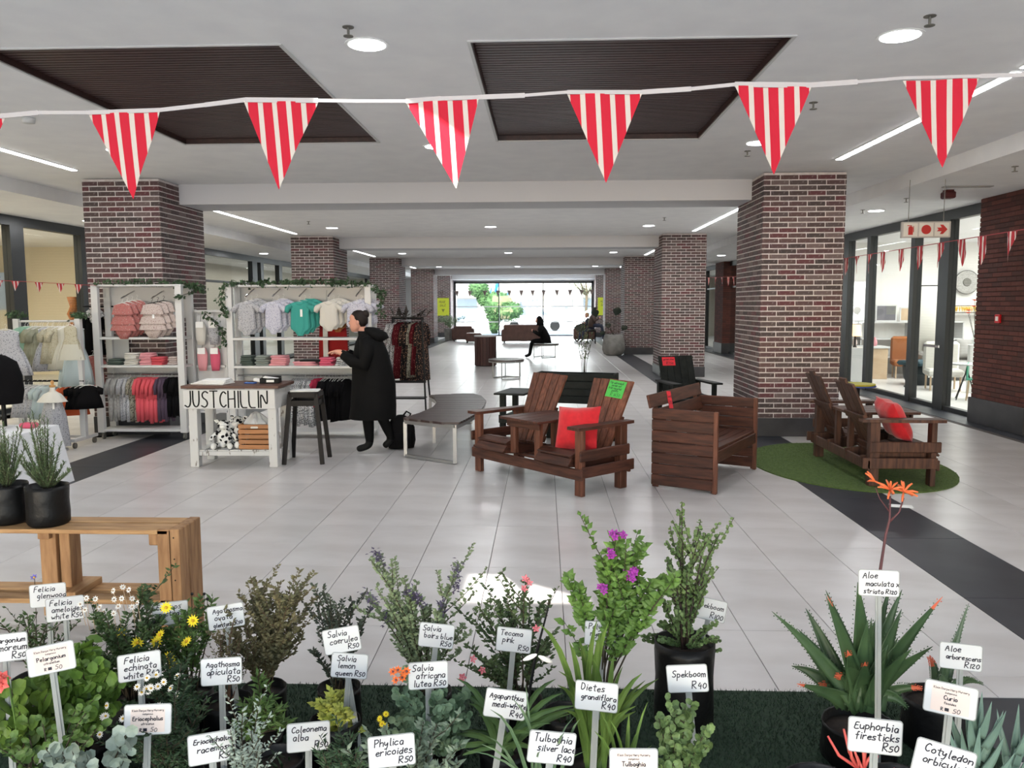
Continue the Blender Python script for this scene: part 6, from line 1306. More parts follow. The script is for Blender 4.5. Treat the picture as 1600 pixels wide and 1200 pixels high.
for x in (-1.2, 0, 1.18): MB().slab(x, x+.03, -.2, .2, 0, 1.28, .003).build('upright', M_white, sh)
for i, (x, w_, h, m_) in enumerate(((-.95, .22, .36, M_ply), (-.55, .5, .4, mat('dark_picture', (100, 98, 104), .5)), (-.1, .26, .34, M_ply), (.35, .3, .3, M_ply), (.8, .3, .42, mat('cream_picture', (214, 200, 160), .6)))):
    q = on(sh, x, -.02, 1.281); o = thing('picture_frame', 'framed picture %s on the white shop shelf' % ['at the left end', 'that is the large dark one', 'left of the middle', 'right of the middle', 'at the right end'][i], 'frame', q, 0); MB().slab(-w_/2, w_/2, -.01, .01, 0, h, .003).build('frame', M_white, o); MB().bb(-w_/2+.03, w_/2-.03, -.013, -.01, .03, h-.03).build('picture', m_, o)
o = thing('table_lamp', 'glowing pleated table lamp behind the first shop window', 'lamp', (6.85, 17.9, 0)); MB().slab(-.2, .2, -.2, .2, 0, .75, .004).build('stand', M_white, o); MB().lathe([(.05, .75), (.02, .8), (.02, 1.02)], 12).build('base', M_blackm, o); MB().lathe([(.13, 1.0), (.10, 1.25)], 20, caps=False).build('shade', mat('lamp_shade', (255, 216, 160), .7, emit=2.0), o)
for i, (x, z, m_) in enumerate(((6.9, .74, M_whitef), (7.15, .74, M_palef), (7.4, .74, M_whitef), (7.6, .74, M_pkc))):
    o = thing('small_vase', 'small pale ornament on the oak counter, %s from the left' % ['first', 'second', 'third', 'fourth'][i], 'ornament', (x, 18.7, z)); MB().lathe([(.04, 0), (.06, .06), (.05, .12), (.02, .17), (.025, .2)], 14).build('body', m_, o, True)
# yellow and blue lounge item behind the right chair
c = fl(1330, 640); o = thing('round_display_table', 'round table with yellow and blue edge behind the right double chair', 'table', (4.15, 10.15, 0))
c = aty(1335, 598, 10.1); o.location = (c.x, 10.0, 0); zt = c.z; MB().lathe([(.20, 0), (.21, .02)], 28, (0, 0, zt-.02)).build('table_top', mat('lemon_top', (206, 196, 60), .6), o); MB().lathe([(.215, 0), (.215, .012)], 28, (0, 0, zt-.035)).build('blue_edge', mat('blue_edge', (50, 70, 150), .6), o); MB().cyl((0, 0, .02), (0, 0, zt-.02), .03).build('pole', M_black, o); MB().lathe([(.2, 0), (.2, .02)], 20).build('foot', M_black, o)
# left shop: sign, menu board, wooden wall and plant stand
o = thing('shop_wall_sign', 'white sign with blue lettering inside the left cream shop', 'sign', atx(5, 455, -9.3)); ol = o.location; MB().bb(-.01, .01, -.75, .45, -.32, .32).build('board', M_white, o); t = MB(); strokes(t, 'CKY', -.55, .02, .22, .05, None, .1); strokes(t, '- YO', -.42, -.22, .13, .03, None, .0); t.v = [(.012, x, z) for x, y, z in t.v]; t.build('lettering', mat('sign_blue', (40, 70, 170), .4), o)
MB().bb(XL-4.44, XL-4.3, 6, 19.5, 1.9, 2.5).build('wood_bulkhead', M_wood_l, bpy.data.objects['wall_cream_shop'])
c = atx(113, 470, -9.6); o = thing('carved_column', 'brown carved figure on a white plinth in the left shop window', 'sculpture', (c.x, c.y, 0)); MB().slab(-.12, .12, -.12, .12, 0, 1.25, .004).build('plinth', M_white, o); b = MB(); b.loft([(0, 0, 1.25, .1, .1), (.03, 0, 1.4, .08, .08), (-.02, 0, 1.55, .1, .1), (.03, 0, 1.7, .08, .08), (0, 0, 1.9, .09, .09)], 14, True, lambda i, t: 1+.15*math.sin(4*t+i)); b.build('carving', mat('carved_brown', (160, 98, 44), .6, (120, 70, 30), 30), o, True)
for i, (x, y) in enumerate(((-10.2, 9), (-10.8, 11.5), (-11.6, 13), (-10.4, 14.6), (-11.8, 16))):
    o = dup(dl, (x, y, SZ-.0), label='tiny ceiling spotlight inside the left cream shop, %s from the front' % ['first', 'second', 'third', 'fourth', 'fifth'][i]); o['group'] = 'spotlights in the left shop'

# pale woven chairs and a white curtain in the right shop
for i, (x, y, m_, l) in enumerate(((8.35, 18.7, 'rust_cotton', 'rust brown low chair beside the dark tub in the right shop'), (7.9, 16.1, 'white_cotton', 'cream low chair before the dark tub in the right shop'))):
    o = thing('lounge_chair', l, 'chair', (x, y, 0), R(-15)); MB().slab(-.32, .32, -.3, .3, .28, .42, .04).build('seat', _mats[m_], o); MB().slab(-.32, .32, .2, .32, .3, .95, .05).build('backrest', _mats[m_], o)
    for sx in (-.26, .26):
        for sy in (-.24, .24): MB().cyl((sx, sy, 0), (sx, sy, .28), .018, 8).build('leg', M_ply, o)
p = aty(1448, 500, 16.5); o = thing('hanging_textile', 'sheer white cloth hanging from a stand behind the sliding door', 'textile', (p.x, 16.5, 0)); b = MB()
b.loft([(0, 0, .75, .26, .03), (0, 0, 1.4, .25, .035), (0, 0, 2.05, .24, .02)], 40, True, wav(12, .12)).build('cloth', M_whitef, o, True); rod('top_bar', (-.3, 0, 2.06), (.3, 0, 2.06), .012, M_blackm, o); rod('post', (-.3, 0, 0), (-.3, 0, 2.06), .012, M_blackm, o); rod('post', (.3, 0, 0), (.3, 0, 2.06), .012, M_blackm, o)
for s_ in (-.3, .3): MB().slab(s_-.02, s_+.02, -.18, .18, 0, .03, .004).build('foot', M_blackm, o)

# ================================================================ PLANT STALL
M_bagm = mat('nursery_bag_black', (14, 14, 15), .45, bump=.6, scale=14, spec=.3)
def pbase(px, t): p = at(px, 1000, t); return Vector((p.x, p.y, 0))
def nursery_bag(o, r_, h, seed=0):
    rg = random.Random(seed); ph = rg.uniform(0, 6); b = MB()
    b.loft([(0, 0, 0, r_*.88, r_*.88), (0, 0, .015, r_, r_), (0, 0, h*.3, r_*1.02, r_*.99), (0, 0, h*.6, r_*.98, r_*1.01), (0, 0, h*.9, r_, r_), (0, 0, h, r_*1.01, r_*.97), (0, 0, h-.004, r_*.97, r_*.93), (0, 0, h-.04, r_*.95, r_*.92)], 26, True, lambda i, t: 1+.018*math.sin(6*t+ph+i)+.012*math.sin(13*t-i*2))
    g = b.build('bag', M_bagm, o, True); MB().lathe([(r_*.95, h-.05), (r_*.94, h-.035), (.01, h-.03)], 16).build('soil', M_soil, o, True); return g
def bez(a, b, c, u): return a*((1-u)**2)+b*(2*u*(1-u))+c*(u*u)
def round_leaf(mb, p, d, nrm, L, W, lobes=0, n=7):
    d = Vector(d).normalized(); s_ = d.cross(Vector(nrm)); 
    if s_.length < 1e-3: s_ = Vector((1, 0, 0))
    s_.normalize(); u = s_.cross(d); p = Vector(p); c = p+d*L*.5-u*L*.08; V = [c]
    for k in range(n):
        a = -math.pi+2*math.pi*(k+.5)/n; f = 1+(.16 if lobes and k % 2 else 0); V.append(p+d*(L*.5+L*.5*math.cos(a)*f)+s_*(W*.5*math.sin(a)*f)+u*L*.06*f)
    mb.add(V, [(0, 1+k, 1+(k+1) % n) for k in range(n)])
def shrub(nm, label, t, bx, tips, leafm, L, W, pot=(.09, .22), n=24, f0=.3, jit=.10, stemm=None, sr=.0028, up=.5, twigs=0, round_=False, lobes=0, spread=1.0, seed=0, cat='plant', bulge=0.0, lift=0.0, group=None):
    b = pbase(bx, t); o = thing(nm, label, cat, b); rg = random.Random(seed+7); nursery_bag(o, pot[0], pot[1], seed); n = int(n*1.5); L *= 1.12; W *= 1.25; st = MB(); lf = MB(); z0 = pot[1]-.03; ends = []
    def leaves(pa, pb, pc, cnt, g0, sc=1.0):
        for k in range(cnt):
            u = g0+(1-g0)*(k+rg.random())/cnt; q = bez(pa, pb, pc, u); tn = (bez(pa, pb, pc, min(1, u+.05))-q)
            if tn.length < 1e-6: tn = Vector((0, 0, 1))
            tn.normalize(); a = rg.uniform(0, 6.28); rd = Vector((math.cos(a), math.sin(a), rg.uniform(-.3, .5)))*spread; d = tn*up+rd; s_ = sc*rg.uniform(.7, 1.15)
            if round_: round_leaf(lf, q, d, (rg.uniform(-.6, .6), -1, rg.uniform(-.2, .9)), L*s_, W*s_, lobes)
            else: lf.leaf(q, d, (rg.uniform(-.5, .5), -.8, rg.uniform(0, .9)), L*s_, W*s_)
    for i, tp in enumerate(tips):
        e = at(tp[0], tp[1], t)-b+Vector((0, rg.uniform(-jit, jit), 0)); p0 = Vector((rg.uniform(-.02, .02), rg.uniform(-.02, .02), z0)); c = Vector((e.x*.35+rg.uniform(-.03, .03), e.y*.35, z0+(e.z-z0)*.6))
        st.tube([tuple(bez(p0, c, e, u)) for u in (0, .25, .5, .75, 1)], [sr*1.3, sr*1.1, sr, sr*.8, sr*.45], 5); leaves(p0, c, e, n, f0); ends.append(e)
        for w_ in range(twigs):
            u = rg.uniform(.25, .85); q = bez(p0, c, e, u); ln = (e-p0).length*rg.uniform(.18, .38); a = rg.uniform(0, 6.28); tn = (e-q).normalized(); v = q+(tn*.9+Vector((math.cos(a), math.sin(a), .1))*.7)*ln
            m_ = (q+v)/2+Vector((0, 0, -.01)); st.tube([tuple(q), tuple(m_), tuple(v)], [sr*.7, sr*.55, sr*.35], 4); leaves(q, m_, v, max(4, n//3), .15, .9)
    st.build('stems', stemm or M_vine, o, True); lf.build('foliage', leafm, o, kind='stuff'); return o, ends
def petals(n, L, W, mc, md, nm='flower', cup=.15, thick=.006):
    a = MB()
    for k in range(n): t = 2*math.pi*k/n; a.leaf((math.cos(t)*.15*L, math.sin(t)*.15*L, 0), (math.cos(t), math.sin(t), cup), (0, 0, 1), L, W)
    k0 = len(a.f); a.ball((0, 0, .002), (L*.28, L*.28, thick), 8, 4); me = bpy.data.meshes.new(nm); me.from_pydata(a.v, [], a.f); me.materials.append(mc); me.materials.append(md)
    for i, p in enumerate(me.polygons): p.material_index = 1 if i >= k0 else 0
    return me
G_ = lambda nm, c1, c2, r=.5, rnd=.22, sc=12: mat(nm, c1, r, c2, sc, rnd=rnd, spec=.3)
L_dk = G_('dark_green_leaf', (46, 66, 38), (66, 88, 48)); L_md = G_('mid_green_leaf', (70, 96, 48), (90, 116, 58)); L_lt = G_('fresh_green_leaf', (106, 134, 52), (128, 156, 64)); L_gy = G_('grey_green_leaf', (92, 108, 92), (118, 132, 112)); L_sv = G_('silver_leaf', (150, 162, 150), (128, 142, 130)); L_br = G_('brownish_leaf', (84, 84, 58), (104, 96, 66)); L_ye = G_('yellow_green_leaf', (140, 152, 62), (168, 172, 84)); L_pg = G_('bright_green_leaf', (78, 108, 48), (98, 130, 60)); L_pu = G_('dusky_purple_leaf', (70, 62, 84), (94, 86, 108)); L_sp = G_('spekboom_leaf', (88, 112, 66), (116, 138, 88)); L_dark2 = G_('fine_dark_leaf', (34, 54, 34), (50, 72, 44))
F_w = mat('white_petal', (232, 230, 224), .7); F_y = mat('yellow_petal', (236, 214, 40), .7); F_yc = mat('yellow_centre', (214, 170, 40), .7); F_tan = mat('dry_flower', (186, 160, 132), .8); F_pink = mat('pink_petal', (216, 120, 130), .7); F_pur = mat('purple_petal', (150, 50, 150), .7); F_cor = mat('coral_petal', (230, 104, 96), .7); F_or = mat('orange_petal', (214, 104, 44), .7); F_blu = mat('dark_blue_flower', (72, 66, 100), .8); F_wine = mat('wine_stem', (92, 52, 56), .6)
P_daisy = petals(11, .011, .005, F_w, F_yc); P_yel = petals(12, .018, .007, F_y, F_yc); P_tan = petals(8, .010, .005, F_w, F_tan); P_pk = petals(5, .022, .014, F_pink, F_pink, cup=.6); P_pur = petals(5, .018, .014, F_pur, F_pur, cup=.3); P_cor = petals(6, .026, .02, F_cor, F_cor, cup=.2); P_or = petals(7, .022, .012, F_or, F_wine, cup=.5)
def flowers(o, t, pxs, me, rg, s_=1.0, dy=-.03, stem=None):
    for (px, py) in pxs:
        q = at(px, py, t)-o.location+Vector((0, dy+rg.uniform(-.02, .02), 0)); inst('flower', me, o, q, (R(65+rg.uniform(-30, 20)), rg.uniform(-.5, .5), rg.uniform(-.6, .6)), (s_,)*3)
        if stem: MB().tube([tuple(q), tuple(q+Vector((rg.uniform(-.01, .01), .02, -.09)))], .0013, 4).build('flower_stalk', stem, o)
rg = random.Random(21)
# back row
o, e = shrub('felicia_bush', 'sparse dark-stemmed small bush behind the two leftmost label signs', 3.2, 55, [(5, 955), (22, 968), (40, 960), (58, 972), (78, 958), (100, 955), (112, 975), (30, 985), (88, 985), (10, 990)], L_dk, .022, .009, n=18, twigs=2, seed=1)
q = at(54, 903, 3.2)-o.location; inst('flower', petals(6, .016, .008, mat('violet_blue', (96, 88, 180), .7), F_yc, cup=.8), o, q, (R(40), 0, 0)); MB().tube([(0, 0, .2), tuple(q*.7), tuple(q)], .0015, 4).build('flower_stalk', M_vine, o)
o, e = shrub('daisy_bush', 'dense dark green bush with dried white daisies before the wooden pallet stand', 3.05, 200, [(150, 965), (165, 950), (180, 945), (198, 938), (215, 942), (232, 950), (250, 965), (262, 985), (170, 985), (205, 970), (235, 990), (140, 1000), (130, 1025), (255, 1015), (185, 1010), (215, 1010)], L_dk, .028, .010, n=46, f0=.25, twigs=4, jit=.13, seed=2)
flowers(o, 3.05, [(150, 925), (158, 930), (172, 938), (140, 935), (185, 918), (178, 945), (192, 948), (196, 940), (200, 912), (210, 916), (214, 930), (218, 940), (160, 950), (145, 945), (225, 935), (183, 970), (205, 925), (188, 930)], P_tan, rg, 1.15, -.05, F_tan)
o, e = shrub('euryops_bush', 'yellow daisy bush with ferny green tufts beside the pallet stand leg', 3.1, 292, [(245, 975), (262, 992), (282, 962), (296, 952), (308, 940), (318, 946), (334, 955), (328, 985), (300, 985), (272, 1005), (310, 1010), (290, 1015)], L_md, .034, .009, n=30, f0=.55, twigs=2, seed=3)
flowers(o, 3.1, [(279, 934), (216, 968), (326, 948), (311, 985), (274, 972), (284, 1008), (293, 1014), (243, 981), (265, 985)], P_yel, rg, 1.2, -.12)
for (px, py) in ((300, 928), (319, 928), (324, 936), (241, 972)): MB().ball(tuple(at(px, py, 3.05)-o.location), .006, 8, 5).build('bud', M_black, o); MB().tube([tuple(at(px, py, 3.05)-o.location), tuple(at(px, py+30, 3.07)-o.location)], .0013, 4).build('flower_stalk', M_vine, o)
shrub('buchu_shrub', 'twiggy brownish shrub in a black bag right of the ovate buchu sign', 3.15, 410, [(403, 905), (410, 915), (472, 888), (476, 900), (468, 915), (430, 935), (440, 948), (388, 945), (372, 960), (470, 975), (397, 930), (452, 925), (460, 940), (380, 985), (425, 960), (478, 960), (450, 960), (358, 975)], L_br, .022, .009, pot=(.085, .20), n=60, f0=.2, twigs=5, jit=.12, seed=4, stemm=mat('brown_twig', (92, 68, 52), .8), sr=.002)
shrub('buchu_shrub', 'thin reddish twiggy shrub behind the ovate buchu sign', 3.0, 352, [(345, 985), (338, 1000), (372, 960), (362, 975), (378, 1000), (330, 1015), (385, 1020), (350, 1010)], L_br, .014, .005, n=22, twigs=4, seed=5, stemm=mat('brown_twig', (92, 68, 52), .8), sr=.002)
shrub('blue_salvia', 'slender dark leafy sage with upright spikes left of the tilted sage sign', 3.15, 528, [(494, 908), (497, 925), (520, 925), (516, 945), (546, 940), (540, 955), (577, 952), (562, 968), (488, 945), (530, 935), (484, 1025), (505, 960)], G_('blackish_green_leaf', (50, 60, 48), (72, 80, 66)), .020, .009, pot=(.085, .20), n=46, f0=.15, jit=.08, twigs=1, seed=6)
o, e = shrub('tall_salvia', 'tall grey-green sage with dark purple flower heads in the middle row', 3.1, 668, [(584, 862), (592, 880), (575, 932), (590, 945), (640, 925), (655, 930), (646, 950), (622, 960), (604, 972), (713, 885), (709, 905), (688, 942), (725, 985), (630, 905), (612, 940), (700, 960), (665, 960)], G_('salvia_leaf', (96, 112, 80), (120, 134, 100)), .022, .011, pot=(.09, .21), n=54, f0=.12, jit=.10, twigs=2, seed=7)
fb = MB()
for (a, b, k) in (((584, 860), (600, 885), 60), ((568, 925), (588, 945), 40), ((640, 922), (660, 945), 60), ((713, 880), (711, 925), 60), ((688, 938), (692, 960), 24), ((600, 960), (604, 978), 20), ((628, 925), (650, 935), 24)):
    for _ in range(k):
        u = rg.random(); q = at(a[0]+(b[0]-a[0])*u, a[1]+(b[1]-a[1])*u, 3.08)-o.location+Vector((rg.gauss(0, .009), rg.gauss(0, .009), rg.gauss(0, .008))); fb.leaf(q, (rg.uniform(-1, 1), rg.uniform(-1, 1), rg.uniform(-.6, .6)), (0, 0, 1), .02, .011)
fb.build('flower_heads', L_pu, o, kind='stuff')
o, e = shrub('tecoma_shrub', 'airy pink-flowered shrub in a black bag behind the pink trumpet sign', 3.05, 815, [(790, 945), (770, 948), (752, 962), (828, 940), (845, 952), (735, 985), (728, 1020), (852, 1000), (862, 1020), (780, 1000), (760, 1030), (800, 980), (745, 1045), (775, 1060), (822, 890)], G_('tecoma_leaf', (54, 74, 44), (80, 96, 60)), .026, .010, pot=(.08, .20), n=38, f0=.3, twigs=4, jit=.13, seed=8)
flowers(o, 3.05, [(822, 890), (827, 897), (819, 905), (757, 1030), (728, 1035), (726, 1042), (838, 966), (742, 1012)], P_pk, rg, .75, -.1)
o, e = shrub('milkwort_shrub', 'upright bright green shrub with small purple flowers in the middle row', 2.95, 935, [(962, 835), (970, 850), (1005, 845), (992, 862), (945, 888), (950, 905), (888, 910), (905, 925), (1050, 890), (1035, 905), (1015, 905), (1000, 900), (978, 880), (985, 930), (960, 940), (1000, 960)], L_pg, .040, .020, pot=(.09, .20), n=34, f0=.58, jit=.09, twigs=1, seed=9, sr=.0032)
for (px, py, k) in ((958, 832, 3), (970, 827, 2), (953, 858, 4), (987, 885, 6), (941, 912, 3), (981, 893, 4)): flowers(o, 2.95, [(px+rg.uniform(-5, 5), py+rg.uniform(-5, 5)) for _ in range(k)], P_pur, rg, .8, -.05)
o, e = shrub('spekboom', 'tall spekboom with tiny round leaves in a large black bag', 3.2, 1070, [(1066, 785), (1064, 800), (1094, 812), (1088, 830), (1104, 835), (1127, 838), (1118, 850), (1048, 875), (1060, 850), (1040, 900), (1110, 880), (1120, 900), (1032, 935), (1100, 920), (1008, 1010), (1022, 1005), (1115, 985), (1105, 975), (1125, 1020), (1040, 985), (1075, 900), (1068, 880)], L_sp, .0155, .013, pot=(.118, .365), n=48, f0=.1, jit=.11, twigs=2, round_=True, up=.2, seed=10, sr=.0042, stemm=mat('dark_red_stem', (48, 34, 30), .6), spread=.9)
# middle rows
shrub('pelargonium', 'light green broad-leaved pelargonium behind the printed pelargonium sign', 2.75, 120, [(70, 1050), (85, 1035), (105, 1025), (125, 1018), (145, 1020), (165, 1030), (178, 1045), (185, 1070), (150, 1055), (120, 1045), (95, 1060), (60, 1075), (165, 1085), (135, 1080), (100, 1090), (180, 1100)], G_('pelargonium_leaf', (84, 114, 48), (104, 136, 58), rnd=.2), .036, .040, pot=(.09, .19), n=20, f0=.35, jit=.12, round_=True, lobes=1, seed=11, up=.2)
o, e = shrub('pelargonium', 'low yellowish-green pelargonium with coral flowers at the left corner', 2.55, 25, [(5, 1085), (22, 1075), (40, 1080), (55, 1092), (12, 1100), (35, 1105), (58, 1115), (-15, 1090), (75, 1130), (45, 1130)], G_('pelargonium_leaf_two', (100, 124, 52), (84, 110, 46), rnd=.2), .040, .044, pot=(.09, .17), n=14, f0=.45, round_=True, lobes=1, seed=12, up=.2)
flowers(o, 2.5, [(5, 1050), (15, 1046), (22, 1055), (12, 1060), (0, 1062), (18, 1050)], P_cor, rg, .9, -.06); MB().tube([(0, 0, .17), tuple(at(12, 1058, 2.44)-o.location)], .003, 5).build('flower_stalk', L_md, o)
o, e = shrub('felicia_bush', 'bushy dark green daisy plant with white flowers around the white felicia sign', 2.8, 262, [(210, 1070), (225, 1055), (240, 1045), (258, 1040), (275, 1042), (292, 1048), (305, 1060), (315, 1080), (245, 1075), (275, 1075), (200, 1095), (225, 1100), (300, 1100), (190, 1130), (262, 1105)], L_dark2, .026, .008, n=46, f0=.25, twigs=4, jit=.13, seed=13)
flowers(o, 2.75, [(251, 1054), (258, 1048), (266, 1044), (272, 1041), (280, 1040), (262, 1052), (287, 1035), (246, 1044), (300, 1042), (304, 1030), (309, 1052), (274, 1026), (266, 1026), (205, 1068), (196, 1088), (202, 1084), (191, 1114), (235, 1092), (230, 1086), (275, 1076)], P_daisy, rg, 1.1, -.14)
shrub('fine_leaved_shrub', 'feathery dark green shrub around the printed sign in the left middle', 2.5, 262, [(215, 1120), (235, 1110), (262, 1095), (285, 1105), (305, 1115), (320, 1135), (250, 1140), (290, 1150), (200, 1150), (330, 1160), (180, 1160)], L_dark2, .024, .005, n=50, f0=.2, twigs=5, jit=.12, seed=14)
shrub('green_rosette_shrub', 'fresh green shrub with leafy rosettes right of the apiculate buchu sign', 2.75, 395, [(388, 1075), (400, 1090), (412, 1100), (425, 1082), (398, 1115), (378, 1125), (440, 1110), (462, 1112), (410, 1130), (372, 1148)], L_md, .036, .008, n=26, f0=.5, twigs=2, seed=15)
shrub('silver_herb', 'small silvery white herb beside the lower left handwritten sign', 2.3, 378, [(362, 1135), (372, 1125), (385, 1135), (395, 1150), (402, 1168), (380, 1160), (366, 1170), (392, 1180)], L_sv, .018, .006, n=34, twigs=3, pot=(.07, .24), seed=16)
shrub('lemon_salvia', 'yellow-green variegated sage in front of the lemon sage sign', 2.85, 520, [(488, 1110), (500, 1100), (515, 1095), (530, 1098), (545, 1090), (550, 1105), (505, 1120), (535, 1120), (545, 1145), (556, 1150), (525, 1140)], L_ye, .030, .013, n=24, f0=.5, twigs=1, seed=17)
shrub('confetti_bush', 'dark needle-leaved bush at the front beside the coleonema sign', 2.3, 535, [(500, 1165), (515, 1155), (530, 1160), (548, 1150), (562, 1165), (575, 1180), (520, 1180), (550, 1185)], L_dark2, .026, .005, n=44, twigs=3, pot=(.08, .2), seed=18)
o, e = shrub('golden_salvia', 'grey-green round-leaved sage with rusty orange flower heads', 2.65, 680, [(627, 1060), (634, 1085), (648, 1100), (660, 1120), (690, 1070), (705, 1085), (718, 1105), (728, 1118), (640, 1125), (620, 1130), (675, 1100), (700, 1125), (610, 1145), (650, 1150), (720, 1150), (685, 1150)], G_('golden_salvia_leaf', (92, 118, 92), (118, 140, 112)), .028, .024, n=34, f0=.15, twigs=2, round_=True, jit=.12, seed=19)
flowers(o, 2.6, [(618, 1040), (626, 1036), (634, 1044), (624, 1050), (640, 1036), (630, 1054)], P_or, rg, .65, -.04); flowers(o, 2.6, [(598, 1112), (606, 1108), (608, 1120), (600, 1124)], P_yel, rg, .6, -.04)
shrub('silver_phylica', 'dull silver-green leafy plant behind the lower phylica sign', 2.3, 640, [(600, 1150), (655, 1150), (675, 1160), (690, 1170), (580, 1160), (570, 1175), (665, 1180), (700, 1190), (720, 1180)], L_gy, .028, .010, n=34, twigs=3, pot=(.08, .2), seed=20)
shrub('spekboom', 'small spekboom with glossy round leaves before the large black bag', 2.4, 1066, [(1030, 1125), (1040, 1112), (1055, 1118), (1072, 1110), (1090, 1118), (1105, 1130), (1048, 1140), (1080, 1140), (1035, 1160), (1065, 1160), (1100, 1160), (1025, 1180), (1090, 1180)], L_sp, .022, .019, pot=(.085, .2), n=26, f0=.3, twigs=1, round_=True, up=.2, jit=.10, seed=22)
shrub('helichrysum', 'woolly silver-leaved herb at the bottom left corner', 2.15, 120, [(70, 1180), (85, 1168), (100, 1172), (115, 1165), (130, 1175), (145, 1168), (160, 1172), (178, 1165), (190, 1180), (95, 1195), (125, 1195), (165, 1195)], L_sv, .032, .026, pot=(.085, .24), n=12, f0=.45, round_=True, seed=23)
shrub('dark_groundcover', 'dark trailing plant with few leaves below the left printed sign', 2.45, 60, [(20, 1135), (45, 1140), (100, 1120), (130, 1125), (160, 1130), (150, 1100), (10, 1150), (80, 1145)], L_md, .026, .018, n=12, twigs=1, round_=True, pot=(.10, .2), seed=24)
for i, (px, t, r_, h, l) in enumerate(((160, 2.35, .09, .24, 'left of the printed white-bush sign'), (425, 2.6, .09, .22, 'between the buchu and coleonema signs'), (455, 2.2, .085, .24, 'below the coleonema sign'), (745, 2.25, .085, .22, 'before the agapanthus'), (885, 2.9, .085, .22, 'left of the tall blade plant'), (340, 2.6, .09, .2, 'below the apiculate buchu sign'), (1290, 2.45, .11, .22, 'under the red stick plant'), (1420, 2.4, .12, .24, 'between the signs at the right'))):
    b = pbase(px, t); o = thing('nursery_bag', 'black soil-filled nursery bag '+l, 'pot', b); nursery_bag(o, r_, h, 60+i); s_ = MB()
    for _ in range(16): a = rg.uniform(0, 6.28); s_.leaf((rg.uniform(-.04, .04), rg.uniform(-.04, .04), h-.035), (math.cos(a), math.sin(a), 1.2), (0, 0, 1), .05, .01)
    s_.build('sprouts', L_dark2, o, kind='stuff')
# strap-leaved plants
def strap(nm, label, t, bx, bz, tips, m_, w_, pot, seed, base_px=None):
    b = pbase(bx, t); o = thing(nm, label, 'plant', b); nursery_bag(o, *pot, seed); rg_ = random.Random(seed)
    for k, (px, py) in enumerate(tips):
        e = at(px, py, t)-b+Vector((0, rg_.uniform(-.12, .12), 0)); p0 = Vector((rg_.uniform(-.03, .03), rg_.uniform(-.03, .03), bz)); c = Vector((p0.x+e.x*.3, e.y*.3, bz+(e.z-bz)*.75+.03)); pts = [bez(p0, c, e, u/6) for u in range(7)]
        ww = w_*rg_.uniform(.75, 1.15); MB().blade(pts, [ww*f for f in (.6, .9, 1, .95, .8, .5, .06)], (0, -1, .15)).build('leaf', m_, o)
    return o
L_st = G_('strap_leaf', (66, 92, 56), (84, 110, 66), rnd=.18); L_st2 = G_('pale_strap_leaf', (98, 122, 60), (82, 108, 50), rnd=.18)
o = strap('agapanthus', 'arching dark green strap-leaved agapanthus behind its tilted sign', 2.7, 790, .18, [(713, 1062), (700, 1135), (705, 1100), (735, 1085), (880, 1088), (903, 1104), (868, 1070), (720, 1150), (712, 1172), (845, 1150), (860, 1125), (750, 1100), (895, 1140), (912, 1130), (690, 1160), (770, 1150), (830, 1130)], L_st, .022, (.09, .2), 30)
st = MB(); st.tube([tuple(at(822, 1110, 2.68)-o.location), tuple(at(838, 1020, 2.68)-o.location), tuple(at(857, 948, 2.68)-o.location)], [.006, .005, .003], 6); st.build('dry_stalk', M_black, o); b = MB(); q = at(857, 946, 2.68)-o.location
for k in range(9): b.leaf(q, (rg.uniform(-1, 1), rg.uniform(-1, 1), .8), (0, 0, 1), .022, .005)
b.build('seed_head', M_vine, o, kind='stuff')
for (px, py, a) in ((852, 1030, 1), (828, 1027, -1)): MB().ball((0, 0, 0), (.026, .008, .008), 8, 6, Matrix.Translation(at(px, py, 2.62)-o.location) @ Matrix.Rotation(R(25*a), 4, 'Y')).build('white_bud', F_w, o)
strap('wild_iris', 'tall upright pale green blade plant behind the grandiflora sign', 2.6, 930, .18, [(843, 952), (888, 985), (872, 1030), (905, 1000), (930, 950), (935, 975), (948, 960), (978, 1065), (962, 1040), (1035, 1080), (985, 1090), (870, 1045), (1005, 1060), (1015, 1090), (996, 1110), (955, 1090), (915, 1060), (1000, 1140), (970, 1110), (925, 1010), (880, 1100)], L_st2, .021, (.10, .2), 31)
strap('wild_garlic', 'thin grassy silver-edged leaves behind the silver lace sign', 2.25, 850, .2, [(770, 1080), (800, 1090), (815, 1130), (760, 1140), (880, 1110), (900, 1150), (820, 1100), (845, 1140), (905, 1110), (750, 1180), (915, 1180), (730, 1165)], G_('silver_edge_leaf', (110, 130, 100), (78, 104, 74)), .010, (.085, .22), 32)
strap('wild_garlic', 'grassy clump behind the lower printed sign', 2.2, 975, .2, [(940, 1120), (955, 1135), (985, 1125), (1000, 1140), (1015, 1150), (930, 1150), (1020, 1125)], L_st2, .013, (.085, .22), 33)
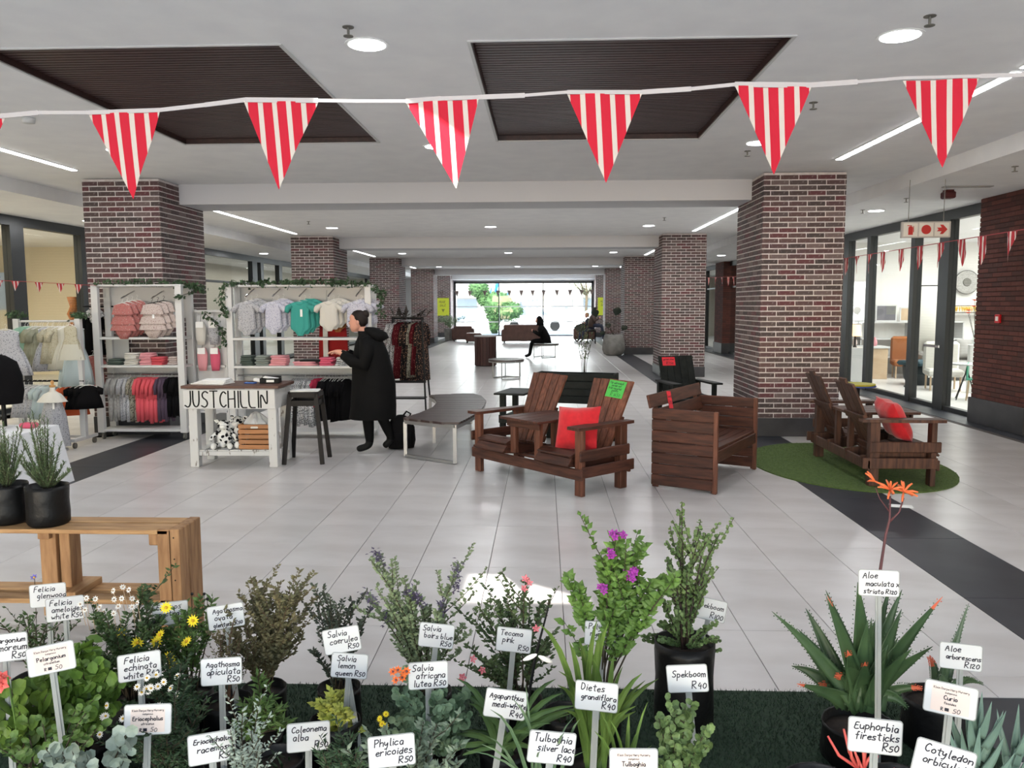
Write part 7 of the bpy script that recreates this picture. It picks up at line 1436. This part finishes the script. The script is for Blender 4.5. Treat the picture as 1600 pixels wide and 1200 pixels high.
# aloes
L_al = mat('aloe_leaf', (50, 74, 48), .45, (68, 92, 60), 7, rnd=.1, spec=.4); L_alt = mat('aloe_red_tip', (190, 90, 62), .5); L_alb = mat('aloe_blue_leaf', (66, 90, 66), .45, (84, 104, 80), 7, rnd=.1)
def aloe_leaf(par, p0, c, e, w_, m_, teeth=True, redtip=False, th=.35):
    pts = [bez(p0, c, e, u/9) for u in range(10)]; b = MB(); k = 0; n = 6; ref = None; prof = [(-1, .22), (-.5, .02), (0, -.08), (.5, .02), (1, .22), (.45, -.35), (0, -.5), (-.45, -.35)]
    n = len(prof); up = Vector((0, -.5, 1))
    for i, p in enumerate(pts):
        d = (pts[min(i+1, 9)]-pts[max(i-1, 0)]).normalized(); s_ = d.cross(Vector((0, 1, 0.0))) if abs(d.y) < .9 else d.cross(Vector((0, 0, 1)))
        s_.normalize(); u_ = s_.cross(d)*-1
        inner = Vector((-e.x, -e.y*0-.2, .4)); 
        if u_.dot(Vector((0, -1, .2))) < 0: u_ = -u_
        f = (1-(i/9)**1.6)*.96+.02; f *= .86+.14*math.sin(min(1, i/3)*1.57)
        for (a, h) in prof: b.v.append(tuple(p+s_*a*w_/2*f+u_*h*w_*th*f*2))
        if teeth and 0 < i < 9:
            for sg in (-1, 1):
                for o_ in (0, .33, .66):
                    pp = p.lerp(pts[min(i+1, 9)], o_); q = pp+s_*sg*w_/2*f*(1-o_*.08); j = len(b.v); 
                    TE.append((tuple(q-d*.003), tuple(q+s_*sg*.0055+d*.003), tuple(q+d*.004)))
    for i in range(9):
        for j in range(n): a_, b__ = i*n+j, i*n+(j+1) % n; b.f.append((a_, b__, b__+n, a_+n))
    b.f.append(tuple(range(n-1, -1, -1))); b.f.append(tuple(range(9*n, 10*n)))
    for (x_, y_, z_) in TE: k_ = len(b.v); b.v += [x_, y_, z_]; b.f.append((k_, k_+1, k_+2))
    TE.clear(); o_ = b.build('leaf', [m_, L_alt], par, True)
    if redtip:
        for p_ in o_.data.polygons:
            if (p_.center-e).length < .035: p_.material_index = 1
TE = []
def aloe(nm, label, t, bx, by, tips, w_, m_, pot, seed):
    b = pbase(bx, t); o = thing(nm, label, 'plant', b); nursery_bag(o, *pot, seed); rg_ = random.Random(seed); z0 = at(bx, by, t).z
    for k, tp in enumerate(tips):
        e = at(tp[0], tp[1], t)-b+Vector((0, rg_.uniform(-.16, .12), 0)); p0 = Vector((rg_.uniform(-.03, .03)+e.x*.1, rg_.uniform(-.04, .04), z0-.02)); c = Vector((p0.x+(e.x-p0.x)*(.55 if tp[1] > by-40 else .38), e.y*.4, z0+max((e.z-z0)*.5, .03)+(.05 if tp[1] > by-60 else 0)))
        aloe_leaf(o, p0, c, e, w_*rg_.uniform(.8, 1.15)*(tp[2] if len(tp) > 2 else 1), m_, True, rg_.random() < .22)
    return o
al = aloe('aloe', 'large spiky green aloe with toothed leaves right of the grass mat centre', 2.95, 1347, 1100, [(1202, 950), (1234, 979, .7), (1268, 908), (1288, 926, .8), (1274, 968), (1318, 890, 1.5), (1340, 952, 1.2), (1356, 960), (1226, 1040), (1280, 1074, 1.1), (1364, 1098), (1440, 1074), (1448, 914), (1418, 928, 1.2), (1410, 922), (1424, 1014), (1428, 984, 1.3), (1436, 968, 1.1), (1298, 930, 1.1), (1395, 940, 1.2), (1380, 1000, 1.3), (1310, 1000, 1.2), (1260, 1000), (1330, 1010, 1.3), (1355, 1000, 1.2), (1395, 985, 1.2), (1300, 1050, 1.2), (1400, 1050, 1.3), (1420, 1110, .9), (1290, 1110, .9), (1372, 970, 1.2), (1250, 1060)], .072, L_al, (.13, .15), 40)
aloe('aloe', 'second aloe with slim upright leaves behind the arborescens sign', 3.05, 1468, 1085, [(1487, 976), (1521, 947, .9), (1462, 1036, .9), (1500, 1040), (1440, 1030), (1515, 1050, .8), (1450, 1010), (1478, 1050)], .045, L_alb, (.12, .2), 41)
for i in range(1): pass
# aloe flower stalk
st = MB(); A = lambda px, py, y=0: at(px, py, 3.05)-al.location+Vector((0, y, 0))
st.tube([tuple(A(1372, 1060)), tuple(A(1374, 900)), tuple(A(1384, 835)), tuple(A(1390, 812)), tuple(A(1391, 775))], [.007, .006, .005, .004, .003], 7); st.tube([tuple(A(1390, 815)), tuple(A(1405, 800)), tuple(A(1412, 778))], [.004, .003, .003], 6); st.tube([tuple(A(1390, 800)), tuple(A(1375, 780)), tuple(A(1368, 762))], [.003, .002, .002], 6)
st.build('flower_stalk', F_wine, al, True)
for (px, py, n_) in ((1391, 765, 11), (1412, 768, 11), (1367, 752, 4)):
    q = A(px, py)
    for k in range(n_):
        a = rg.uniform(0, 6.28); d = Vector((math.cos(a), math.sin(a)*.6, rg.uniform(-.5, 1.1))).normalized(); MB().tube([tuple(q), tuple(q+d*.03), tuple(q+d*.05+Vector((0, 0, -.006)))], [.003, .0045, .003], 6).build('flower', mat('aloe_orange', (228, 112, 62), .6), al, True)
# red stick plant
b = pbase(1345, 2.2); o = thing('firestick_plant', 'coral red stick-like succulent left of the firesticks sign', 'plant', b); nursery_bag(o, .085, .22, 50)
M_fire = mat('coral_stick', (196, 70, 72), .5, (206, 96, 84), 10); 
for (bx_, tips) in (((1340, 1200), ((1296, 1154), (1316, 1136), (1322, 1150), (1330, 1165))), ((1350, 1200), ((1356, 1140), (1344, 1160), (1368, 1165))), ((1355, 1215), ((1392, 1192), (1375, 1185), (1338, 1180)))):
    p0 = at(*bx_, 2.2)-b; MB().tube([(0, 0, .2), tuple(p0)], [.006, .005], 6).build('stem', M_fire, o)
    for tp in tips: e = at(*tp, 2.2)-b+Vector((0, rg.uniform(-.04, .04), 0)); c_ = (p0+e)/2+Vector((rg.uniform(-.01, .01), 0, -.01)); MB().tube([tuple(p0), tuple(c_), tuple(e)], [.0048, .0044, .003], 6).build('stick', M_fire, o, True)
# blue-grey finger succulents
L_cot = mat('blue_grey_succulent', (92, 118, 108), .5, (112, 138, 126), 8, rnd=.1)
def fingers(label, bx, t, tips, seed, w_=.028):
    b = pbase(bx, t); o = thing('finger_succulent', label, 'plant', b); nursery_bag(o, .10, .26, seed); rg_ = random.Random(seed)
    for (px, py) in tips: 
        e = at(px, py, t)-b+Vector((0, rg_.uniform(-.07, .07), 0)); p0 = Vector((e.x*.3, e.y*.3, max(.24, e.z-.13))); c_ = (p0+e)/2+Vector((e.x*.12, 0, -.01)); aloe_leaf(o, p0, c_, e, w_, L_cot, False, False, .5)
    MB().cyl((0, 0, .22), (0, 0, .34), .012, 8).build('stem', L_cot, o)
fingers('blue-grey succulent with pointed upright leaves behind the cotyledon sign', 1532, 2.25, [(1505, 1102), (1520, 1090), (1535, 1083), (1548, 1092), (1560, 1100), (1570, 1112), (1498, 1122), (1512, 1112), (1528, 1105), (1545, 1110), (1560, 1125), (1488, 1145), (1505, 1140), (1525, 1130), (1545, 1135), (1565, 1145), (1515, 1160), (1540, 1160), (1478, 1165), (1575, 1165)], 51)
fingers('greener finger succulent at the right bottom corner', 1592, 2.3, [(1578, 1125), (1590, 1112), (1602, 1108), (1615, 1120), (1582, 1145), (1598, 1135), (1612, 1145), (1590, 1165), (1605, 1165), (1575, 1180)], 52, .024)

# ---------------------------------------------------------------- plant label signs
M_plas = mat('white_label_plastic', (206, 208, 210), .4, spec=.3); M_stake = mat('translucent_stake', (150, 154, 152), .35, spec=.3); M_pk2 = mat('faded_pink_print', (222, 206, 198), .6); M_bink = mat('marker_ink', (22, 22, 40), .5)
def plant_label(desc, px, py, wpx, tilt, lines, printed=False, seed=0):
    W, H = .13, .090; t = W*FPX/wpx; p = at(px, py, t); rg_ = random.Random(seed+100)
    o = thing('plant_label', desc, 'sign', p); o.rotation_euler = (R(-4), R(-tilt), R(rg_.uniform(-6, 6))+math.atan2(-p.x, p.y)*.6)
    Mr = Matrix.Rotation(R(90), 4, 'X')
    MB().prism(rrect(W, H, .008), -.0012, .0012, Mr).build('board', M_plas, o); f = MB()
    rim = rrect(W, H, .008); inn = rrect(W-.004, H-.004, .007)
    V = [(x, -.0020, y) for x, y in rim]+[(x, -.0020, y) for x, y in inn]; n = len(rim); f.add(V, [(i, (i+1) % n, n+(i+1) % n, n+i) for i in range(n)]).build('raised_edge', M_stake, o)
    zl = min(p.z-H/2-.20, .42); L = min(.66, p.z-H/2-.10)
    MB().slab(-.010, .010, .0012, .004, -H/2-L, -H/2+.012, .0008).bb(-.0025, .0025, -.002, .0012, -H/2-L, -H/2).build('stake', M_stake, o)
    tx = MB(); y0 = -.0012
    if printed:
        MB().bb(-W*.36, W*.36, -.0016, -.0012, -H*.42, H*.42).build('printed_sheet', M_pk2, o); y0 = -.0016
        for (s_, yy, hh, th) in ((lines[0], .27, .055, .0009), (lines[1], .16, .045, .0008), (lines[2], -.03, .105, .0022), (lines[3], -.17, .06, .0012)):
            h_ = min(hh*H*1.3, W*.66*9/textw(s_)); wd = textw(s_)*h_/9; strokes(tx, s_, -wd/2, yy*H, h_, th, None, 0, True, 1, 1.6, y0)
        strokes(tx, 'R', -W*.16, -H*.38, H*.10, .0018, None, 0, True, 1, 1.6, y0); tx.bb(-W*.09, -W*.01, y0-.0006, y0, -H*.38, -H*.28); strokes(tx, '50', W*.06, -H*.40, H*.19, .0016, rg_, .1, True, 1, 1.6, y0)
    else:
        n = len(lines); 
        for i, s_ in enumerate(lines):
            hh = min(H*(.235 if n > 2 else .27), W*.80*9/textw(s_)); yy = H*(.5-.08-(i+.86)*(.86/n)); wd = textw(s_)*hh/9
            x = -W*.38+W*.04*i+rg_.uniform(-.004, .006)
            if i == n-1: x = W*.43-wd
            strokes(tx, s_, x, yy, hh, 0.003, rg_, .14, True, 1, 1.6, y0)
    tx.build('lettering', M_bink, o); return o
LB = [('handwritten Felicia white label sign rising behind the leftmost plants', 75, 930, 52, 1, ['Felicia', 'glenwood', 'R50']), ('handwritten Felicia amelloides white label sign', 102, 951, 54, 1, ['Felicia', 'ameloides', 'white R50']), ('handwritten Pelargonium sign cut off by the left frame edge', 8, 1012, 64, 1, ['Pelargonium', 'fumoreum', 'R50']),
 ('printed pinkish Pelargonium sign among broad leaves', 80, 1029, 66, 4, ['Klein Dorpe Herg Nursery', 'indigenous', 'Pelargonium', 'citronellum'], True), ('handwritten Felicia echinata sign among white daisies', 218, 1041, 62, 1, ['Felicia', 'echinata', 'white R40']), ('handwritten Euryops pectinatus sign below a yellow daisy', 266, 958, 52, 0, ['Euryops', 'pectinatus', 'R50']),
 ('handwritten Agathosma ovata sign tilted before twiggy stems', 353, 963, 54, 5, ['Agathosma', 'ovata', 'glentana R50']), ('handwritten Agathosma apiculata sign', 346, 1049, 62, 0, ['Agathosma', 'apiculata', 'R50']), ('printed pinkish Eriocephalus sign with fifty price', 231, 1124, 70, -3, ['Klein Dorpe Herg Nursery', 'indigenous', 'Eriocephalus', 'africanus'], True),
 ('handwritten Helichrysum petiolare sign at the bottom left', 63, 1143, 62, -7, ['Helichrysum', 'petiolare', 'R50']), ('handwritten Eriocephalus racemosus sign', 331, 1168, 70, 1, ['Eriocephalus', 'racemosus', 'R50']), ('handwritten Coleonema alba sign on faded pink board', 482, 1151, 66, -1, ['Coleonema', 'alba', 'R50']),
 ('handwritten Salvia caerulea sign tilted upward to the right', 534, 1000, 57, 8, ['Salvia', 'caerulea', 'R50']), ('handwritten Salvia lemon queen sign', 546, 1040, 57, -5, ['Salvia', 'lemon', 'queen R50']), ('handwritten Salvia blue sign above the africana one', 682, 993, 55, -6, ['Salvia', 'bairs blue', 'R50']), ('handwritten Salvia africana lutea sign', 669, 1055, 62, 0, ['Salvia', 'africana', 'lutea R50']),
 ('handwritten Phylica ericoides sign at the bottom', 612, 1173, 73, 2, ['Phylica', 'ericoides', 'R50']), ('handwritten Tecoma pink sign', 803, 1000, 55, -5, ['Tecoma', 'pink', 'R50']), ('handwritten Agapanthus white sign tilted down to the right', 790, 1100, 66, -9, ['Agapanthus', 'medi-white', 'R40']), ('handwritten Tulbaghia silver lace sign', 862, 1168, 74, -7, ['Tulbaghia', 'silver lace', 'R40']),
 ('handwritten Polygala myrtifolia sign behind green blades', 941, 990, 55, -2, ['Polygala', 'myrtifolia', 'R50']), ('handwritten Dietes grandiflora sign', 932, 1088, 67, -2, ['Dietes', 'grandiflora', 'R40']), ('handwritten Spekboom forty price sign before the large bag', 1074, 1060, 63, 6, ['Spekboom', 'R40']), ('handwritten Spekboom sign tilted behind the tall spekboom', 1109, 952, 50, -9, ['Spekboom', 'R100']),
 ('printed pinkish Tulbaghia violacea sign at the bottom edge', 990, 1195, 76, 0, ['Klein Dorpe Herg Nursery', 'indigenous', 'Tulbaghia', 'violacea'], True), ('handwritten Aloe maculata sign above the large aloe', 1373, 911, 60, 1, ['Aloe', 'maculata x', 'striata R120']), ('handwritten Aloe arborescens sign', 1501, 1026, 60, 0, ['Aloe', 'arborescens', 'R120']), ('printed pinkish sign beside the blue-grey succulent', 1485, 1093, 74, -3, ['Klein Dorpe Herg Nursery', 'indigenous', 'Curio', 'ficoides'], True),
 ('handwritten Euphorbia firesticks sign', 1367, 1150, 80, -1, ['Euphorbia', 'firesticks', 'R50']), ('handwritten Cotyledon sign at the bottom right', 1474, 1192, 86, -10, ['Cotyledon', 'orbiculata', 'R50'])]
for i, a in enumerate(LB): plant_label(a[0], a[1], a[2], a[3], a[4], a[5], len(a) > 6, i)

# ---------------------------------------------------------------- pallet stand with rosemary
M_pal = mat('pale_pallet_pine', (176, 138, 96), .7, (142, 104, 68), 5, (7, 1, 7), rnd=.12, bump=.3); M_palz = mat('pallet_pine_upright', (170, 130, 90), .7, (136, 98, 64), 5, (7, 7, 1), rnd=.12, bump=.3); M_palx = mat('pallet_pine_long', (182, 144, 100), .7, (146, 108, 70), 5, (1, 7, 7), rnd=.12, bump=.3)
c = fl(278, 1003); y0 = 3.86; xr = aty(279, 815, y0).x; o = thing('pallet_stand', 'rough pine pallet stand on its edge holding two potted rosemary bushes', 'stand', (xr, y0, 0)); zt = aty(260, 829, y0).z
MB().slab(-1.9, -.06, 0, .13, zt-.022, zt, .003).build('top_board', M_palx, o); MB().slab(-1.9, -.06, .15, .25, zt-.022, zt, .003).build('top_board', M_palx, o)
for (a, b_) in ((0, .1), (.105, .25)): MB().slab(-.055, -.0, a, b_, 0, zt+.005, .004).build('end_board', M_palz, o)
MB().slab(-.115, -.045, .0, .02, 0, zt+.004, .004).build('end_board', M_palz, o); MB().slab(-.17, -.062, .023, .1, zt-.085, zt-.024, .004).build('end_block', M_palz, o)
lx = aty(92, 880, y0+.1).x-xr
MB().slab(lx-.07, lx+.015, .06, .16, .10, zt-.024, .004).build('middle_board', M_palz, o); MB().slab(lx+.02, lx+.075, .08, .18, .10, zt-.024, .004).build('middle_board', M_palz, o); MB().slab(lx-.06, lx+.0, .03, .06, zt-.06, zt-.024, .003).build('middle_block', M_palz, o)
MB().slab(-1.9, -.06, .0, .09, .19, .215, .003).build('lower_board', M_palx, o); MB().slab(-1.9, -.06, .14, .25, .19, .215, .003).build('lower_board', M_palx, o); MB().slab(lx+.02, lx+.14, .0, .25, .215, .25, .003, Matrix.Rotation(R(0), 4, 'Z')).build('lower_block', M_pal, o)
for i in range(5): MB().cyl((-.03, -.002, .1+i*.11), (-.03, .001, .1+i*.11), .004, 6).build('nail', M_black, o)
L_ros = G_('rosemary_leaf', (84, 104, 70), (112, 130, 92), rnd=.18)
def rosemary(label, px, y, tips, seed):
    x = aty(px, 790, y).x; o = thing('potted_rosemary', label, 'plant', (x, y, zt)); nursery_bag(o, .102, .205, seed); st = MB(); lf = MB(); rg_ = random.Random(seed); M_ = Vector((x, y, zt))
    for tp in [(a+rg_.uniform(-7, 7)*k_, b_+rg_.uniform(0, 22)*k_) for a, b_ in tips for k_ in (0, 1)]:
        e = aty(tp[0], tp[1], y)-M_+Vector((0, rg_.uniform(-.08, .08), 0)); p0 = Vector((rg_.uniform(-.015, .015), 0, .18)); c_ = Vector((e.x*.6, e.y*.5, .18+(e.z-.18)*.45)); st.tube([tuple(bez(p0, c_, e, u/4)) for u in range(5)], [.003, .0026, .0022, .0018, .001], 5)
        for k in range(84):
            u = .05+.95*k/84; q = bez(p0, c_, e, u); tn = (bez(p0, c_, e, min(1, u+.04))-q+Vector((0, 0, 1e-4))).normalized(); a = rg_.uniform(0, 6.28); lf.leaf(q, tn*1.2+Vector((math.cos(a), math.sin(a), 0)), (0, 0, 1), .028, .0052)
    st.build('stems', M_vine, o, True); lf.build('foliage', L_ros, o, kind='stuff'); return o
rosemary('right hand rosemary bush in a black bag on the pallet stand', 75, y0+.11, [(55, 648), (62, 640), (46, 672), (40, 690), (74, 668), (88, 678), (92, 700), (36, 712), (84, 715), (95, 725), (65, 680), (54, 700), (72, 700), (60, 660), (45, 720), (88, 738), (40, 735), (66, 720), (78, 735)], 70)
rosemary('left hand rosemary bush in a black bag at the frame edge', 12, y0+.14, [(5, 668), (12, 660), (20, 682), (30, 668), (0, 690), (-8, 700), (26, 700), (34, 712), (8, 700), (15, 715), (-15, 720), (28, 730), (4, 730), (22, 662), (14, 690)], 71)
import numpy as np,sys
sys.path.insert(0,'/tmp/w')
y,p,r=np.radians([2.27,5.63,-.19]);F=1250;H=1.7
f=np.array([-np.sin(y)*np.cos(p),np.cos(y)*np.cos(p),-np.sin(p)])
ri=np.array([np.cos(y),np.sin(y),0]);u=np.cross(ri,f)
c,s=np.cos(r),np.sin(r);RI=c*ri+s*u;UP=-s*ri+c*u
O=np.array([0,0,H])
def ray(px,py): return f+(px-800)/F*RI-(py-600)/F*UP
def Z(px,py,z=0): d=ray(px,py);return np.round(O+d*(z-H)/d[2],3)
def Y(px,py,y): d=ray(px,py);return np.round(O+d*y/d[1],3)
def X(px,py,x): d=ray(px,py);return np.round(O+d*x/d[0],3)
def P(x,y,z):
    v=np.array([x,y,z])-O;w=v@f;return (round(800+F*v@RI/w,1),round(600-F*v@UP/w,1))
